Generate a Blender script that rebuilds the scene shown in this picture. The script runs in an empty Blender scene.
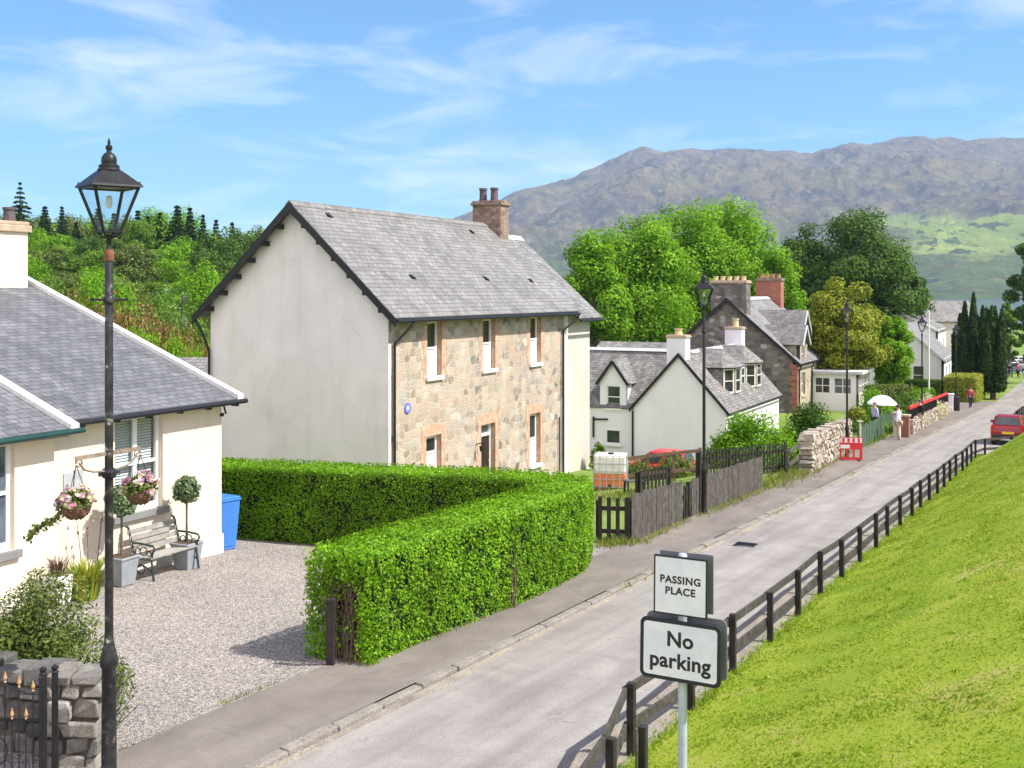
import bpy, math, random
import numpy as np
from mathutils import Vector, Matrix, noise as mnoise

random.seed(7)
RNG = np.random.default_rng(7)
SC = bpy.context.scene
COL = SC.collection
R = math.radians

# ------------------------------------------------------------------ camera
F = 1150.0                      # focal length in pixels of the 1024 wide picture
HZ = 292.0                      # pixel row of the horizon
cam = bpy.data.cameras.new("camera")
cam.sensor_width = 36.0
cam.lens = 36.0 * F / 1024.0
cam.shift_y = -(384.0 - HZ) / 1024.0
cam.clip_start = 0.2
cam.clip_end = 30000.0
camo = bpy.data.objects.new("camera", cam)
camo.location = (0, 0, 0)
camo.rotation_euler = (R(90), 0, 0)
COL.objects.link(camo)
SC.camera = camo

# ------------------------------------------------------------------ sky, sun, exposure
SUN_EL = 50.0
SUN_AZ_VEC = (0.975, -0.22)     # horizontal direction towards the sun
world = bpy.data.worlds.new("World")
SC.world = world
world.use_nodes = True
wn = world.node_tree
wn.nodes.clear()
w_out = wn.nodes.new("ShaderNodeOutputWorld")
w_bg = wn.nodes.new("ShaderNodeBackground")
w_sky = wn.nodes.new("ShaderNodeTexSky")
w_sky.sky_type = 'NISHITA'
w_sky.sun_disc = False
w_sky.sun_elevation = R(SUN_EL)
w_sky.sun_rotation = math.atan2(SUN_AZ_VEC[0], SUN_AZ_VEC[1])
w_sky.altitude = 50
w_sky.air_density = 1.0
w_sky.dust_density = 0.15
w_sky.ozone_density = 1.5
w_tc = wn.nodes.new("ShaderNodeTexCoord")
w_map = wn.nodes.new("ShaderNodeMapping")
w_map.inputs['Scale'].default_value = (2.4, 2.4, 8.5)
w_map.inputs['Rotation'].default_value = (R(8), R(14), R(20))
w_n1 = wn.nodes.new("ShaderNodeTexNoise")
w_n1.inputs['Scale'].default_value = 2.5
w_n1.inputs['Detail'].default_value = 9
w_n1.inputs['Roughness'].default_value = 0.58
w_n1.inputs['Distortion'].default_value = 0.55
w_r = wn.nodes.new("ShaderNodeValToRGB")
w_r.color_ramp.elements[0].position = 0.475
w_r.color_ramp.elements[0].color = (0, 0, 0, 1)
w_r.color_ramp.elements[1].position = 0.76
w_r.color_ramp.elements[1].color = (0.33, 0.33, 0.33, 1)
w_mix = wn.nodes.new("ShaderNodeMixRGB")
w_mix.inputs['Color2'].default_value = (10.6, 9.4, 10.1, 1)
L = wn.links.new
L(w_tc.outputs['Generated'], w_map.inputs['Vector'])
L(w_map.outputs['Vector'], w_n1.inputs['Vector'])
L(w_n1.outputs['Fac'], w_r.inputs['Fac'])
w_tint = wn.nodes.new("ShaderNodeMixRGB"); w_tint.blend_type = 'MULTIPLY'; w_tint.inputs['Fac'].default_value = 1.0
w_tint.inputs['Color2'].default_value = (0.40, 0.785, 1.06, 1)
L(w_sky.outputs['Color'], w_tint.inputs['Color1'])
w_gam = wn.nodes.new("ShaderNodeGamma"); w_gam.inputs['Gamma'].default_value = 0.90
L(w_tint.outputs['Color'], w_gam.inputs['Color'])
L(w_gam.outputs['Color'], w_mix.inputs['Color1'])
# unseen bright cloud bank added behind the camera to fill the shaded walls
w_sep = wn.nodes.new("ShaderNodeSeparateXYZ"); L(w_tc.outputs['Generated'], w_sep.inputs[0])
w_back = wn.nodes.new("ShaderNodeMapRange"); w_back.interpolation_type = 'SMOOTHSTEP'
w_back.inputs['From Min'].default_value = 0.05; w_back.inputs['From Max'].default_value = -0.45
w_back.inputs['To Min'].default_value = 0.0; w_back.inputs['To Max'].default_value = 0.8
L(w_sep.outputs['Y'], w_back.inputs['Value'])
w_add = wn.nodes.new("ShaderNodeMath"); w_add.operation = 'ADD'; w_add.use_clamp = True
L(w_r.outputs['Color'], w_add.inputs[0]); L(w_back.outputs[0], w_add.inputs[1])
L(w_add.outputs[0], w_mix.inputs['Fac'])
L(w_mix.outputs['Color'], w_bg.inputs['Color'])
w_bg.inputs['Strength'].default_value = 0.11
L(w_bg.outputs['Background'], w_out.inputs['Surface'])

sun = bpy.data.lights.new("sun", 'SUN')
sun.energy = 4.5
sun.angle = R(0.55)
sun.color = (1.0, 0.95, 0.87)
suno = bpy.data.objects.new("sun", sun)
sd = Vector((SUN_AZ_VEC[0] * math.cos(R(SUN_EL)), SUN_AZ_VEC[1] * math.cos(R(SUN_EL)), math.sin(R(SUN_EL))))
suno.rotation_euler = (-sd).to_track_quat('-Z', 'Y').to_euler()
suno.location = (40, -20, 60)
COL.objects.link(suno)

SC.view_settings.view_transform = 'Standard'
SC.view_settings.look = 'None'
SC.view_settings.gamma = 1.0
SC.view_settings.use_curve_mapping = False
SC.view_settings.exposure = 0.86
SC.render.engine = 'CYCLES'

# ------------------------------------------------------------------ material helpers
def newmat(name):
    m = bpy.data.materials.new(name)
    m.use_nodes = True
    nt = m.node_tree
    nt.nodes.clear()
    out = nt.nodes.new("ShaderNodeOutputMaterial")
    b = nt.nodes.new("ShaderNodeBsdfPrincipled")
    nt.links.new(b.outputs['BSDF'], out.inputs['Surface'])
    return m, nt, b, out

def ramp(nt, stops, src):
    r = nt.nodes.new("ShaderNodeValToRGB")
    e = r.color_ramp.elements
    while len(e) > 1:
        e.remove(e[-1])
    e[0].position, e[0].color = stops[0][0], tuple(stops[0][1]) + (1,)
    for p, c in stops[1:]:
        x = e.new(p)
        x.color = tuple(c) + (1,)
    nt.links.new(src, r.inputs['Fac'])
    return r.outputs['Color']

def tnoise(nt, coord, scale, detail=4, rough=0.55, dist=0.0):
    n = nt.nodes.new("ShaderNodeTexNoise")
    n.inputs['Scale'].default_value = scale
    n.inputs['Detail'].default_value = detail
    n.inputs['Roughness'].default_value = rough
    n.inputs['Distortion'].default_value = dist
    if coord is not None:
        nt.links.new(coord, n.inputs['Vector'])
    return n

def mixc(nt, fac, a, b, mode='MIX'):
    m = nt.nodes.new("ShaderNodeMixRGB")
    m.blend_type = mode
    for sock, v in ((m.inputs['Fac'], fac), (m.inputs['Color1'], a), (m.inputs['Color2'], b)):
        if isinstance(v, (int, float)):
            sock.default_value = v
        elif isinstance(v, tuple):
            sock.default_value = v + (1,) if len(v) == 3 else v
        else:
            nt.links.new(v, sock)
    return m.outputs['Color']

def bump(nt, b, height, strength, dist=0.02):
    k = nt.nodes.new("ShaderNodeBump")
    k.inputs['Strength'].default_value = strength
    k.inputs['Distance'].default_value = dist
    nt.links.new(height, k.inputs['Height'])
    nt.links.new(k.outputs['Normal'], b.inputs['Normal'])

def coords(nt, kind='Object'):
    return nt.nodes.new("ShaderNodeTexCoord").outputs[kind]

def g3(v):
    return (v, v, v)

def mottled(name, stops, scale, rough=0.85, bumpk=0.3, bscale=60, bdist=0.01, detail=5, fine=None, spec=0.3, metal=0.0):
    """stops: colour ramp over noise;  fine=(scale, dark multiplier) adds a small-scale speckle"""
    m, nt, b, out = newmat(name)
    c = coords(nt)
    n = tnoise(nt, c, scale, detail, 0.6, 0.3)
    col = ramp(nt, stops, n.outputs['Fac'])
    if fine:
        n2 = tnoise(nt, c, fine[0], 3, 0.6)
        s = ramp(nt, [(0.35, g3(fine[1])), (0.62, g3(1.0))], n2.outputs['Fac'])
        col = mixc(nt, 1.0, col, s, 'MULTIPLY')
    nt.links.new(col, b.inputs['Base Color'])
    b.inputs['Roughness'].default_value = rough
    b.inputs['Specular IOR Level'].default_value = spec
    b.inputs['Metallic'].default_value = metal
    if bumpk:
        n3 = tnoise(nt, c, bscale, 4, 0.6)
        bump(nt, b, n3.outputs['Fac'], bumpk, bdist)
    return m

def plain(name, col, rough=0.6, spec=0.4, metal=0.0, var=0.12):
    lo = tuple(x * (1 - var) for x in col)
    hi = tuple(min(1, x * (1 + var)) for x in col)
    return mottled(name, [(0.3, lo), (0.7, hi)], 3.0, rough, 0.12, 90, 0.004, 4, None, spec, metal)

def slate(name, cols, w=0.28, h=0.17, lichen=None, bumpk=0.7):
    m, nt, b, out = newmat(name)
    uv = coords(nt, 'UV')
    # wobble the courses a little
    nw = tnoise(nt, uv, 1.3, 3)
    add = nt.nodes.new("ShaderNodeVectorMath"); add.operation = 'MULTIPLY_ADD'
    add.inputs[1].default_value = (0.05, 0.035, 0)
    nt.links.new(nw.outputs['Color'], add.inputs[0]); nt.links.new(uv, add.inputs[2])
    br = nt.nodes.new("ShaderNodeTexBrick")
    br.inputs['Scale'].default_value = 1.0
    br.inputs['Brick Width'].default_value = w
    br.inputs['Row Height'].default_value = h
    br.inputs['Mortar Size'].default_value = 0.008
    br.inputs['Mortar Smooth'].default_value = 0.2
    br.inputs['Bias'].default_value = 0.0
    br.offset = 0.5
    br.inputs['Color1'].default_value = g3(0.0) + (1,)
    br.inputs['Color2'].default_value = g3(1.0) + (1,)
    br.inputs['Mortar'].default_value = g3(0.5) + (1,)
    nt.links.new(add.outputs['Vector'], br.inputs['Vector'])
    per = ramp(nt, [(0.0, cols[0]), (0.5, cols[1]), (1.0, cols[2])], br.outputs['Color'])
    big = tnoise(nt, uv, 0.7, 6, 0.65, 0.4)
    shade = ramp(nt, [(0.3, g3(0.72)), (0.7, g3(1.15))], big.outputs['Fac'])
    col = mixc(nt, 1.0, per, shade, 'MULTIPLY')
    fin = tnoise(nt, uv, 14, 4, 0.7)
    col = mixc(nt, 1.0, col, ramp(nt, [(0.3, g3(0.8)), (0.7, g3(1.12))], fin.outputs['Fac']), 'MULTIPLY')
    # vertical weather streaks
    mp = nt.nodes.new("ShaderNodeMapping"); mp.inputs['Scale'].default_value = (3.5, 0.25, 1)
    nt.links.new(uv, mp.inputs['Vector'])
    st = tnoise(nt, mp.outputs['Vector'], 1.0, 5, 0.6)
    col = mixc(nt, 1.0, col, ramp(nt, [(0.3, g3(0.8)), (0.65, g3(1.1))], st.outputs['Fac']), 'MULTIPLY')
    if lichen:
        ln = tnoise(nt, uv, 2.6, 8, 0.72, 0.6)
        lf = ramp(nt, [(0.55, g3(0.0)), (0.68, g3(lichen[1]))], ln.outputs['Fac'])
        col = mixc(nt, lf, col, lichen[0])
    col = mixc(nt, br.outputs['Fac'], col, tuple(x * 0.3 for x in cols[0]))
    nt.links.new(col, b.inputs['Base Color'])
    b.inputs['Roughness'].default_value = 0.72
    b.inputs['Specular IOR Level'].default_value = 0.35
    # each course is thickest at its lower edge
    sep = nt.nodes.new("ShaderNodeSeparateXYZ"); nt.links.new(add.outputs['Vector'], sep.inputs[0])
    dv = nt.nodes.new("ShaderNodeMath"); dv.operation = 'DIVIDE'; dv.inputs[1].default_value = h
    nt.links.new(sep.outputs['Y'], dv.inputs[0])
    fr = nt.nodes.new("ShaderNodeMath"); fr.operation = 'FRACT'; nt.links.new(dv.outputs[0], fr.inputs[0])
    inv = nt.nodes.new("ShaderNodeMath"); inv.operation = 'MULTIPLY_ADD'; inv.inputs[1].default_value = -1.0; inv.inputs[2].default_value = 1.0
    nt.links.new(fr.outputs[0], inv.inputs[0])
    a2 = nt.nodes.new("ShaderNodeMath"); a2.operation = 'MULTIPLY_ADD'; a2.inputs[1].default_value = 0.7
    nt.links.new(br.outputs['Color'], a2.inputs[0]); nt.links.new(inv.outputs[0], a2.inputs[2])
    bump(nt, b, a2.outputs[0], bumpk, 0.03)
    return m

def rubble(name, stops, scale=2.6, mortar=(0.36, 0.32, 0.26), mw=0.05, bumpk=0.8, squash=1.6, stain=None, blocky=False):
    m, nt, b, out = newmat(name)
    uv = coords(nt, 'UV')
    nw = tnoise(nt, uv, 2.5, 3)
    add = nt.nodes.new("ShaderNodeVectorMath"); add.operation = 'MULTIPLY_ADD'
    add.inputs[1].default_value = (0.16, 0.12, 0)
    nt.links.new(nw.outputs['Color'], add.inputs[0]); nt.links.new(uv, add.inputs[2])
    mp = nt.nodes.new("ShaderNodeMapping"); mp.inputs['Scale'].default_value = (1, squash, 1)
    nt.links.new(add.outputs['Vector'], mp.inputs['Vector'])
    v1 = nt.nodes.new("ShaderNodeTexVoronoi"); v1.feature = 'F1'; v1.voronoi_dimensions = '2D'
    v1.inputs['Scale'].default_value = scale; v1.inputs['Randomness'].default_value = 0.85
    v2 = nt.nodes.new("ShaderNodeTexVoronoi"); v2.feature = 'DISTANCE_TO_EDGE'; v2.voronoi_dimensions = '2D'
    v2.inputs['Scale'].default_value = scale; v2.inputs['Randomness'].default_value = 0.85
    nt.links.new(mp.outputs['Vector'], v1.inputs['Vector']); nt.links.new(mp.outputs['Vector'], v2.inputs['Vector'])
    edge = v2.outputs['Distance']
    if blocky:
        v1.distance = 'CHEBYCHEV'; v2.feature = 'F2'; v2.distance = 'CHEBYCHEV'
        for v_ in (v1, v2): v_.inputs['Randomness'].default_value = 0.72
        add.inputs[1].default_value = (0.07, 0.06, 0)
        sb = nt.nodes.new("ShaderNodeMath"); sb.operation = 'SUBTRACT'
        nt.links.new(v2.outputs['Distance'], sb.inputs[0]); nt.links.new(v1.outputs['Distance'], sb.inputs[1])
        edge = sb.outputs[0]
    sep = nt.nodes.new("ShaderNodeSeparateColor"); nt.links.new(v1.outputs['Color'], sep.inputs['Color'])
    col = ramp(nt, stops, sep.outputs['Red'])
    fin = tnoise(nt, uv, 22, 5, 0.7)
    col = mixc(nt, 1.0, col, ramp(nt, [(0.3, g3(0.6)), (0.68, g3(1.2))], fin.outputs['Fac']), 'MULTIPLY')
    big = tnoise(nt, uv, 0.8, 5, 0.6)
    col = mixc(nt, 1.0, col, ramp(nt, [(0.3, g3(0.8)), (0.7, g3(1.12))], big.outputs['Fac']), 'MULTIPLY')
    mf = ramp(nt, [(0.0, g3(1.0)), (mw, g3(0.75)), (mw * 2.2, g3(0.0))], edge)
    col = mixc(nt, mf, col, mortar)
    if stain:
        sn = tnoise(nt, uv, 1.6, 7, 0.7, 0.8)
        col = mixc(nt, ramp(nt, [(0.58, g3(0)), (0.72, g3(stain[1]))], sn.outputs['Fac']), col, stain[0])
    nt.links.new(col, b.inputs['Base Color'])
    b.inputs['Roughness'].default_value = 0.92
    b.inputs['Specular IOR Level'].default_value = 0.2
    hh = nt.nodes.new("ShaderNodeMath"); hh.operation = 'MINIMUM'; hh.inputs[1].default_value = 0.12
    nt.links.new(edge, hh.inputs[0])
    h2 = nt.nodes.new("ShaderNodeMath"); h2.operation = 'MULTIPLY_ADD'; h2.inputs[1].default_value = 0.08
    nt.links.new(fin.outputs['Fac'], h2.inputs[0]); nt.links.new(hh.outputs[0], h2.inputs[2])
    bump(nt, b, h2.outputs[0], bumpk, 0.15)
    return m

def harl(name, col, stain=(0.5, 0.5, 0.48), amount=0.35, rough=0.95):
    m, nt, b, out = newmat(name)
    uv = coords(nt, 'UV')
    n1 = tnoise(nt, uv, 0.55, 8, 0.65, 0.5)
    mp = nt.nodes.new("ShaderNodeMapping"); mp.inputs['Scale'].default_value = (2.2, 0.22, 1)
    nt.links.new(uv, mp.inputs['Vector'])
    n2 = tnoise(nt, mp.outputs['Vector'], 1.0, 6, 0.6)
    f1 = ramp(nt, [(0.42, g3(0)), (0.75, g3(amount))], n1.outputs['Fac'])
    c = mixc(nt, f1, col, stain)
    f2 = ramp(nt, [(0.5, g3(0)), (0.8, g3(amount))], n2.outputs['Fac'])
    c = mixc(nt, f2, c, stain)
    # patch repairs and hairline cracks
    vp = nt.nodes.new("ShaderNodeTexVoronoi"); vp.inputs['Scale'].default_value = 0.55; vp.voronoi_dimensions = '2D'
    ve = nt.nodes.new("ShaderNodeTexVoronoi"); ve.inputs['Scale'].default_value = 0.33; ve.feature = 'DISTANCE_TO_EDGE'; ve.voronoi_dimensions = '2D'
    nd = tnoise(nt, uv, 1.7, 8, 0.72)
    wv = nt.nodes.new("ShaderNodeVectorMath"); wv.operation = 'MULTIPLY_ADD'; wv.inputs[1].default_value = (0.9, 0.9, 0)
    nt.links.new(nd.outputs['Color'], wv.inputs[0]); nt.links.new(uv, wv.inputs[2])
    nt.links.new(wv.outputs['Vector'], vp.inputs['Vector']); nt.links.new(wv.outputs['Vector'], ve.inputs['Vector'])
    sp_ = nt.nodes.new("ShaderNodeSeparateColor"); nt.links.new(vp.outputs['Color'], sp_.inputs['Color'])
    k_ = min(1.0, amount * 1.1)
    c = mixc(nt, 1.0, c, ramp(nt, [(0.0, g3(1 - .10 * k_)), (0.5, g3(1.0)), (1.0, g3(1 + .05 * k_))], sp_.outputs['Red']), 'MULTIPLY')
    cr = ramp(nt, [(0.0, g3(0.55 * k_)), (0.004, g3(0.4 * k_)), (0.009, g3(0.0))], ve.outputs['Distance'])
    kp = ramp(nt, [(0.46, g3(0)), (0.58, g3(1))], n1.outputs['Fac'])
    c = mixc(nt, mixc(nt, 1.0, cr, kp, 'MULTIPLY'), c, tuple(x * 0.45 for x in stain))
    n3 = tnoise(nt, uv, 55, 3, 0.7)
    c = mixc(nt, 1.0, c, ramp(nt, [(0.3, g3(0.84)), (0.6, g3(1.0))], n3.outputs['Fac']), 'MULTIPLY')
    nt.links.new(c, b.inputs['Base Color'])
    b.inputs['Roughness'].default_value = rough
    b.inputs['Specular IOR Level'].default_value = 0.15
    bump(nt, b, n3.outputs['Fac'], 0.5, 0.02)
    return m

def leafmat(name, stops, trans=0.35, nscale=0.5, nvar=0.35, gloss=0.25):
    """stops over a per-leaf random value, with slow variation of hue through the crown"""
    m, nt, b, out = newmat(name)
    geo = nt.nodes.new("ShaderNodeNewGeometry")
    col = ramp(nt, stops, geo.outputs['Random Per Island'])
    n = tnoise(nt, coords(nt), nscale, 4, 0.6)
    col = mixc(nt, 1.0, col, ramp(nt, [(0.3, g3(1 - nvar)), (0.7, g3(1 + nvar * 0.6))], n.outputs['Fac']), 'MULTIPLY')
    b.inputs['Roughness'].default_value = 0.5
    b.inputs['Specular IOR Level'].default_value = gloss
    nt.links.new(col, b.inputs['Base Color'])
    t = nt.nodes.new("ShaderNodeBsdfTranslucent")
    tc = mixc(nt, 1.0, col, (1.25, 1.2, 0.55), 'MULTIPLY')
    nt.links.new(tc, t.inputs['Color'])
    mx = nt.nodes.new("ShaderNodeMixShader"); mx.inputs['Fac'].default_value = trans
    nt.links.new(b.outputs['BSDF'], mx.inputs[1]); nt.links.new(t.outputs['BSDF'], mx.inputs[2])
    nt.links.new(mx.outputs['Shader'], out.inputs['Surface'])
    return m

def glassmat(name, col=(0.03, 0.035, 0.04), rough=0.04):
    m, nt, b, out = newmat(name)
    n = tnoise(nt, coords(nt), 2.5, 3)
    c = ramp(nt, [(0.3, tuple(x * 0.6 for x in col)), (0.7, tuple(x * 1.5 for x in col))], n.outputs['Fac'])
    nt.links.new(c, b.inputs['Base Color'])
    b.inputs['Roughness'].default_value = rough
    b.inputs['Specular IOR Level'].default_value = 0.7
    bump(nt, b, n.outputs['Fac'], 0.04, 0.02)
    return m

def clearglass(name):
    m, nt, b, out = newmat(name)
    tr = nt.nodes.new("ShaderNodeBsdfTransparent"); tr.inputs['Color'].default_value = (0.9, 0.93, 0.94, 1)
    gl = nt.nodes.new("ShaderNodeBsdfGlossy"); gl.inputs['Roughness'].default_value = 0.05
    n = tnoise(nt, coords(nt), 6, 5, 0.7)
    f = ramp(nt, [(0.45, g3(0.03)), (0.75, g3(0.12))], n.outputs['Fac'])
    mx = nt.nodes.new("ShaderNodeMixShader")
    nt.links.new(f, mx.inputs['Fac'])
    nt.links.new(tr.outputs['BSDF'], mx.inputs[1]); nt.links.new(gl.outputs['BSDF'], mx.inputs[2])
    nt.links.new(mx.outputs['Shader'], out.inputs['Surface'])
    return m

M = {}
M['harl_grey'] = harl('white_harling_weathered', (0.80, 0.76, 0.745), (0.60, 0.56, 0.54), 0.5)
M['harl_white'] = harl('white_limewash', (0.86, 0.825, 0.86), (0.66, 0.63, 0.66), 0.25)
M['harl_cream'] = harl('cream_painted_render', (0.81, 0.71, 0.56), (0.60, 0.53, 0.43), 0.4)
M['harl_pale'] = harl('pale_grey_cream_render', (0.58, 0.53, 0.47), (0.44, 0.41, 0.37), 0.35)
M['plinth'] = harl('pale_plinth_paint', (0.72, 0.68, 0.62), (0.5, 0.48, 0.45), 0.4)
M['stone_tan'] = rubble('tan_rubble_stone', [(0.0, (0.30, 0.24, 0.19)), (0.2, (0.44, 0.35, 0.27)), (0.42, (0.50, 0.43, 0.35)), (0.6, (0.51, 0.375, 0.295)), (0.78, (0.37, 0.35, 0.325)), (0.9, (0.57, 0.50, 0.42)), (1.0, (0.17, 0.16, 0.15))], 3.0, (0.45, 0.39, 0.32), 0.06, 0.5, 1.35, ((0.54, 0.475, 0.40), 0.75), True)
M['stone_grey'] = rubble('grey_rubble_stone', [(0.0, (0.22, 0.2, 0.18)), (0.3, (0.36, 0.34, 0.3)), (0.6, (0.45, 0.42, 0.36)), (0.85, (0.3, 0.27, 0.24)), (1.0, (0.5, 0.47, 0.42))], 5.2, (0.24, 0.22, 0.19), 0.05, 0.8, 1.3, ((0.30, 0.28, 0.10), 0.6))
M['stone_dark'] = rubble('dark_rubble_stone', [(0.0, (0.10, 0.085, 0.075)), (0.5, (0.17, 0.15, 0.13)), (0.85, (0.22, 0.19, 0.17)), (1.0, (0.38, 0.37, 0.35))], 2.4, (0.16, 0.14, 0.12), 0.06, 0.4, 1.5, ((0.30, 0.29, 0.27), 0.7), True)
M['stone_buff'] = rubble('buff_house_stone', [(0.0, (0.3, 0.25, 0.19)), (0.5, (0.42, 0.37, 0.28)), (1.0, (0.5, 0.44, 0.34))], 2.2, (0.45, 0.4, 0.32), 0.05, 0.6)
M['sandstone'] = mottled('pink_sandstone', [(0.25, (0.42, 0.235, 0.165)), (0.45, (0.53, 0.32, 0.225)), (0.62, (0.56, 0.42, 0.31)), (0.75, (0.50, 0.44, 0.36))], 3.2, 0.9, 0.4, 30, 0.02, 6, (9, 0.8))
M['redstone'] = mottled('red_sandstone', [(0.25, (0.30, 0.12, 0.08)), (0.75, (0.42, 0.19, 0.13))], 2.4, 0.9, 0.4, 30, 0.02, 6, (9, 0.8))
M['chimstone'] = rubble('chimney_stone', [(0.0, (0.16, 0.11, 0.09)), (0.5, (0.30, 0.20, 0.15)), (1.0, (0.36, 0.27, 0.2))], 4.0, (0.2, 0.17, 0.15), 0.05, 0.7)
M['slate_light'] = slate('weathered_grey_slate', ((0.175, 0.17, 0.162), (0.21, 0.205, 0.195), (0.25, 0.245, 0.233)), 0.28, 0.18, ((0.38, 0.37, 0.34), 0.35), 0.9)
M['slate_blue'] = slate('blue_grey_slate', ((0.12, 0.122, 0.132), (0.145, 0.147, 0.158), (0.175, 0.178, 0.19)), 0.25, 0.155, ((0.34, 0.35, 0.36), 0.35), 0.5)
M['slate_brown'] = slate('lichened_brown_slate', ((0.155, 0.143, 0.137), (0.205, 0.192, 0.184), (0.27, 0.255, 0.243)), 0.28, 0.18, ((0.36, 0.35, 0.27), 0.6))
M['slate_mid'] = slate('mid_grey_slate', ((0.16, 0.157, 0.152), (0.215, 0.21, 0.205), (0.275, 0.27, 0.262)), 0.28, 0.18, ((0.36, 0.36, 0.33), 0.5))
M['white_paint'] = plain('white_gloss_paint', (0.8, 0.8, 0.79), 0.4, 0.4, 0, 0.05)
M['white_skew'] = mottled('white_skew_coping', [(0.3, (0.66, 0.66, 0.64)), (0.7, (0.8, 0.8, 0.78))], 2.0, 0.8, 0.3, 40, 0.01, 6, (14, 0.85))
M['lead'] = plain('lead_ridge', (0.48, 0.49, 0.5), 0.6, 0.4, 0.0)
M['black_paint'] = mottled('black_iron_paint', [(0.35, (0.012, 0.012, 0.013)), (0.62, (0.02, 0.02, 0.022)), (0.74, (0.05, 0.045, 0.04))], 14.0, 0.42, 0.25, 80, 0.004, 6)
M['black_chipped'] = mottled('chipped_black_lamp_paint', [(0.36, (0.012, 0.012, 0.014)), (0.58, (0.028, 0.028, 0.03)), (0.66, (0.09, 0.085, 0.08)), (0.71, (0.38, 0.36, 0.33))], 11.0, 0.38, 0.3, 60, 0.004, 7)
M['black_wood'] = mottled('black_stained_timber', [(0.3, (0.014, 0.012, 0.011)), (0.7, (0.04, 0.034, 0.03))], 8.0, 0.75, 0.4, 50, 0.01, 5)
M['grey_wood'] = mottled('weathered_grey_timber', [(0.3, (0.055, 0.047, 0.042)), (0.7, (0.145, 0.128, 0.114))], 5.0, 0.9, 0.5, 50, 0.01, 6, (20, 0.7))
M['brown_wood'] = mottled('brown_fence_timber', [(0.3, (0.11, 0.075, 0.05)), (0.7, (0.2, 0.14, 0.09))], 6.0, 0.9, 0.5, 50, 0.01, 5)
M['rail_wood'] = mottled('dark_rail_timber', [(0.3, (0.03, 0.026, 0.023)), (0.6, (0.07, 0.062, 0.054)), (0.78, (0.15, 0.135, 0.12))], 7.0, 0.85, 0.5, 60, 0.01, 6)
M['green_wood'] = mottled('green_painted_timber', [(0.3, (0.045, 0.085, 0.05)), (0.7, (0.08, 0.135, 0.08))], 4.0, 0.8, 0.3, 40, 0.01, 5)
M['bench_wood'] = mottled('bleached_bench_slats', [(0.3, (0.24, 0.225, 0.20)), (0.7, (0.38, 0.36, 0.33))], 8.0, 0.85, 0.4, 70, 0.006, 6)
M['dark_green_iron'] = plain('dark_green_iron', (0.02, 0.045, 0.035), 0.45)
M['green_gutter'] = plain('green_gutter', (0.008, 0.045, 0.036), 0.4)
M['rust'] = mottled('rusty_copper_band', [(0.3, (0.13, 0.05, 0.025)), (0.7, (0.24, 0.10, 0.05))], 20.0, 0.7, 0.3, 80, 0.004)
M['gold'] = mottled('faded_gold_finial', [(0.3, (0.30, 0.16, 0.07)), (0.7, (0.48, 0.31, 0.16))], 25.0, 0.45, 0.2, 80, 0.003)
M['glass'] = glassmat('window_glass')
M['glass_blue'] = glassmat('window_glass_sky', (0.10, 0.13, 0.16))
M['clear_glass'] = clearglass('lantern_glass')
M['terracotta'] = mottled('terracotta_pot', [(0.3, (0.30, 0.15, 0.09)), (0.7, (0.44, 0.24, 0.14))], 6, 0.85)
M['pot_dark'] = mottled('sooty_chimney_pot', [(0.3, (0.06, 0.05, 0.055)), (0.7, (0.13, 0.10, 0.11))], 6, 0.7)
M['pot_buff'] = mottled('buff_chimney_pot', [(0.3, (0.45, 0.35, 0.2)), (0.7, (0.6, 0.48, 0.3))], 6, 0.85)
M['cope_buff'] = mottled('buff_chimney_cope', [(0.3, (0.34, 0.26, 0.19)), (0.7, (0.46, 0.37, 0.27))], 5, 0.9)
M['planter'] = mottled('grey_stone_planter', [(0.3, (0.22, 0.24, 0.26)), (0.7, (0.30, 0.32, 0.34))], 5, 0.7, 0.3, 40)
M['soil'] = mottled('dark_soil', [(0.3, (0.05, 0.035, 0.025)), (0.7, (0.11, 0.08, 0.055))], 6, 0.98, 0.6, 30, 0.03)
M['bark'] = mottled('grey_brown_bark', [(0.3, (0.09, 0.07, 0.055)), (0.7, (0.19, 0.155, 0.125))], 5, 0.95, 0.8, 20, 0.03)
M['wicker'] = mottled('brown_wicker', [(0.3, (0.10, 0.055, 0.035)), (0.7, (0.24, 0.14, 0.09))], 30, 0.9, 0.9, 60, 0.02)
M['blue_plastic'] = plain('blue_bin_plastic', (0.05, 0.19, 0.56), 0.45, 0.4, 0, 0.1)
M['rubber'] = plain('black_rubber', (0.02, 0.02, 0.02), 0.8)
M['car_red'] = plain('red_car_paint', (0.26, 0.008, 0.016), 0.25, 0.6, 0, 0.06)
M['car_red2'] = plain('bright_red_car_paint', (0.55, 0.02, 0.03), 0.25, 0.6, 0, 0.06)
M['car_silver'] = plain('silver_car_paint', (0.5, 0.52, 0.55), 0.3, 0.6, 0.2, 0.06)
M['car_white'] = plain('white_car_paint', (0.75, 0.76, 0.77), 0.3, 0.6, 0, 0.05)
M['car_blue'] = plain('blue_grey_car_paint', (0.08, 0.13, 0.22), 0.3, 0.6, 0, 0.06)
M['car_trim'] = plain('black_car_trim', (0.018, 0.018, 0.02), 0.6)
M['alloy'] = plain('wheel_alloy', (0.42, 0.43, 0.45), 0.4, 0.5, 0.6)
M['lamp_red'] = plain('tail_lamp_red', (0.5, 0.02, 0.015), 0.25)
M['lamp_white'] = plain('head_lamp_clear', (0.7, 0.72, 0.74), 0.2)
M['plate_yellow'] = plain('yellow_number_plate', (0.72, 0.50, 0.03), 0.5, 0.4, 0, 0.04)
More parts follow.
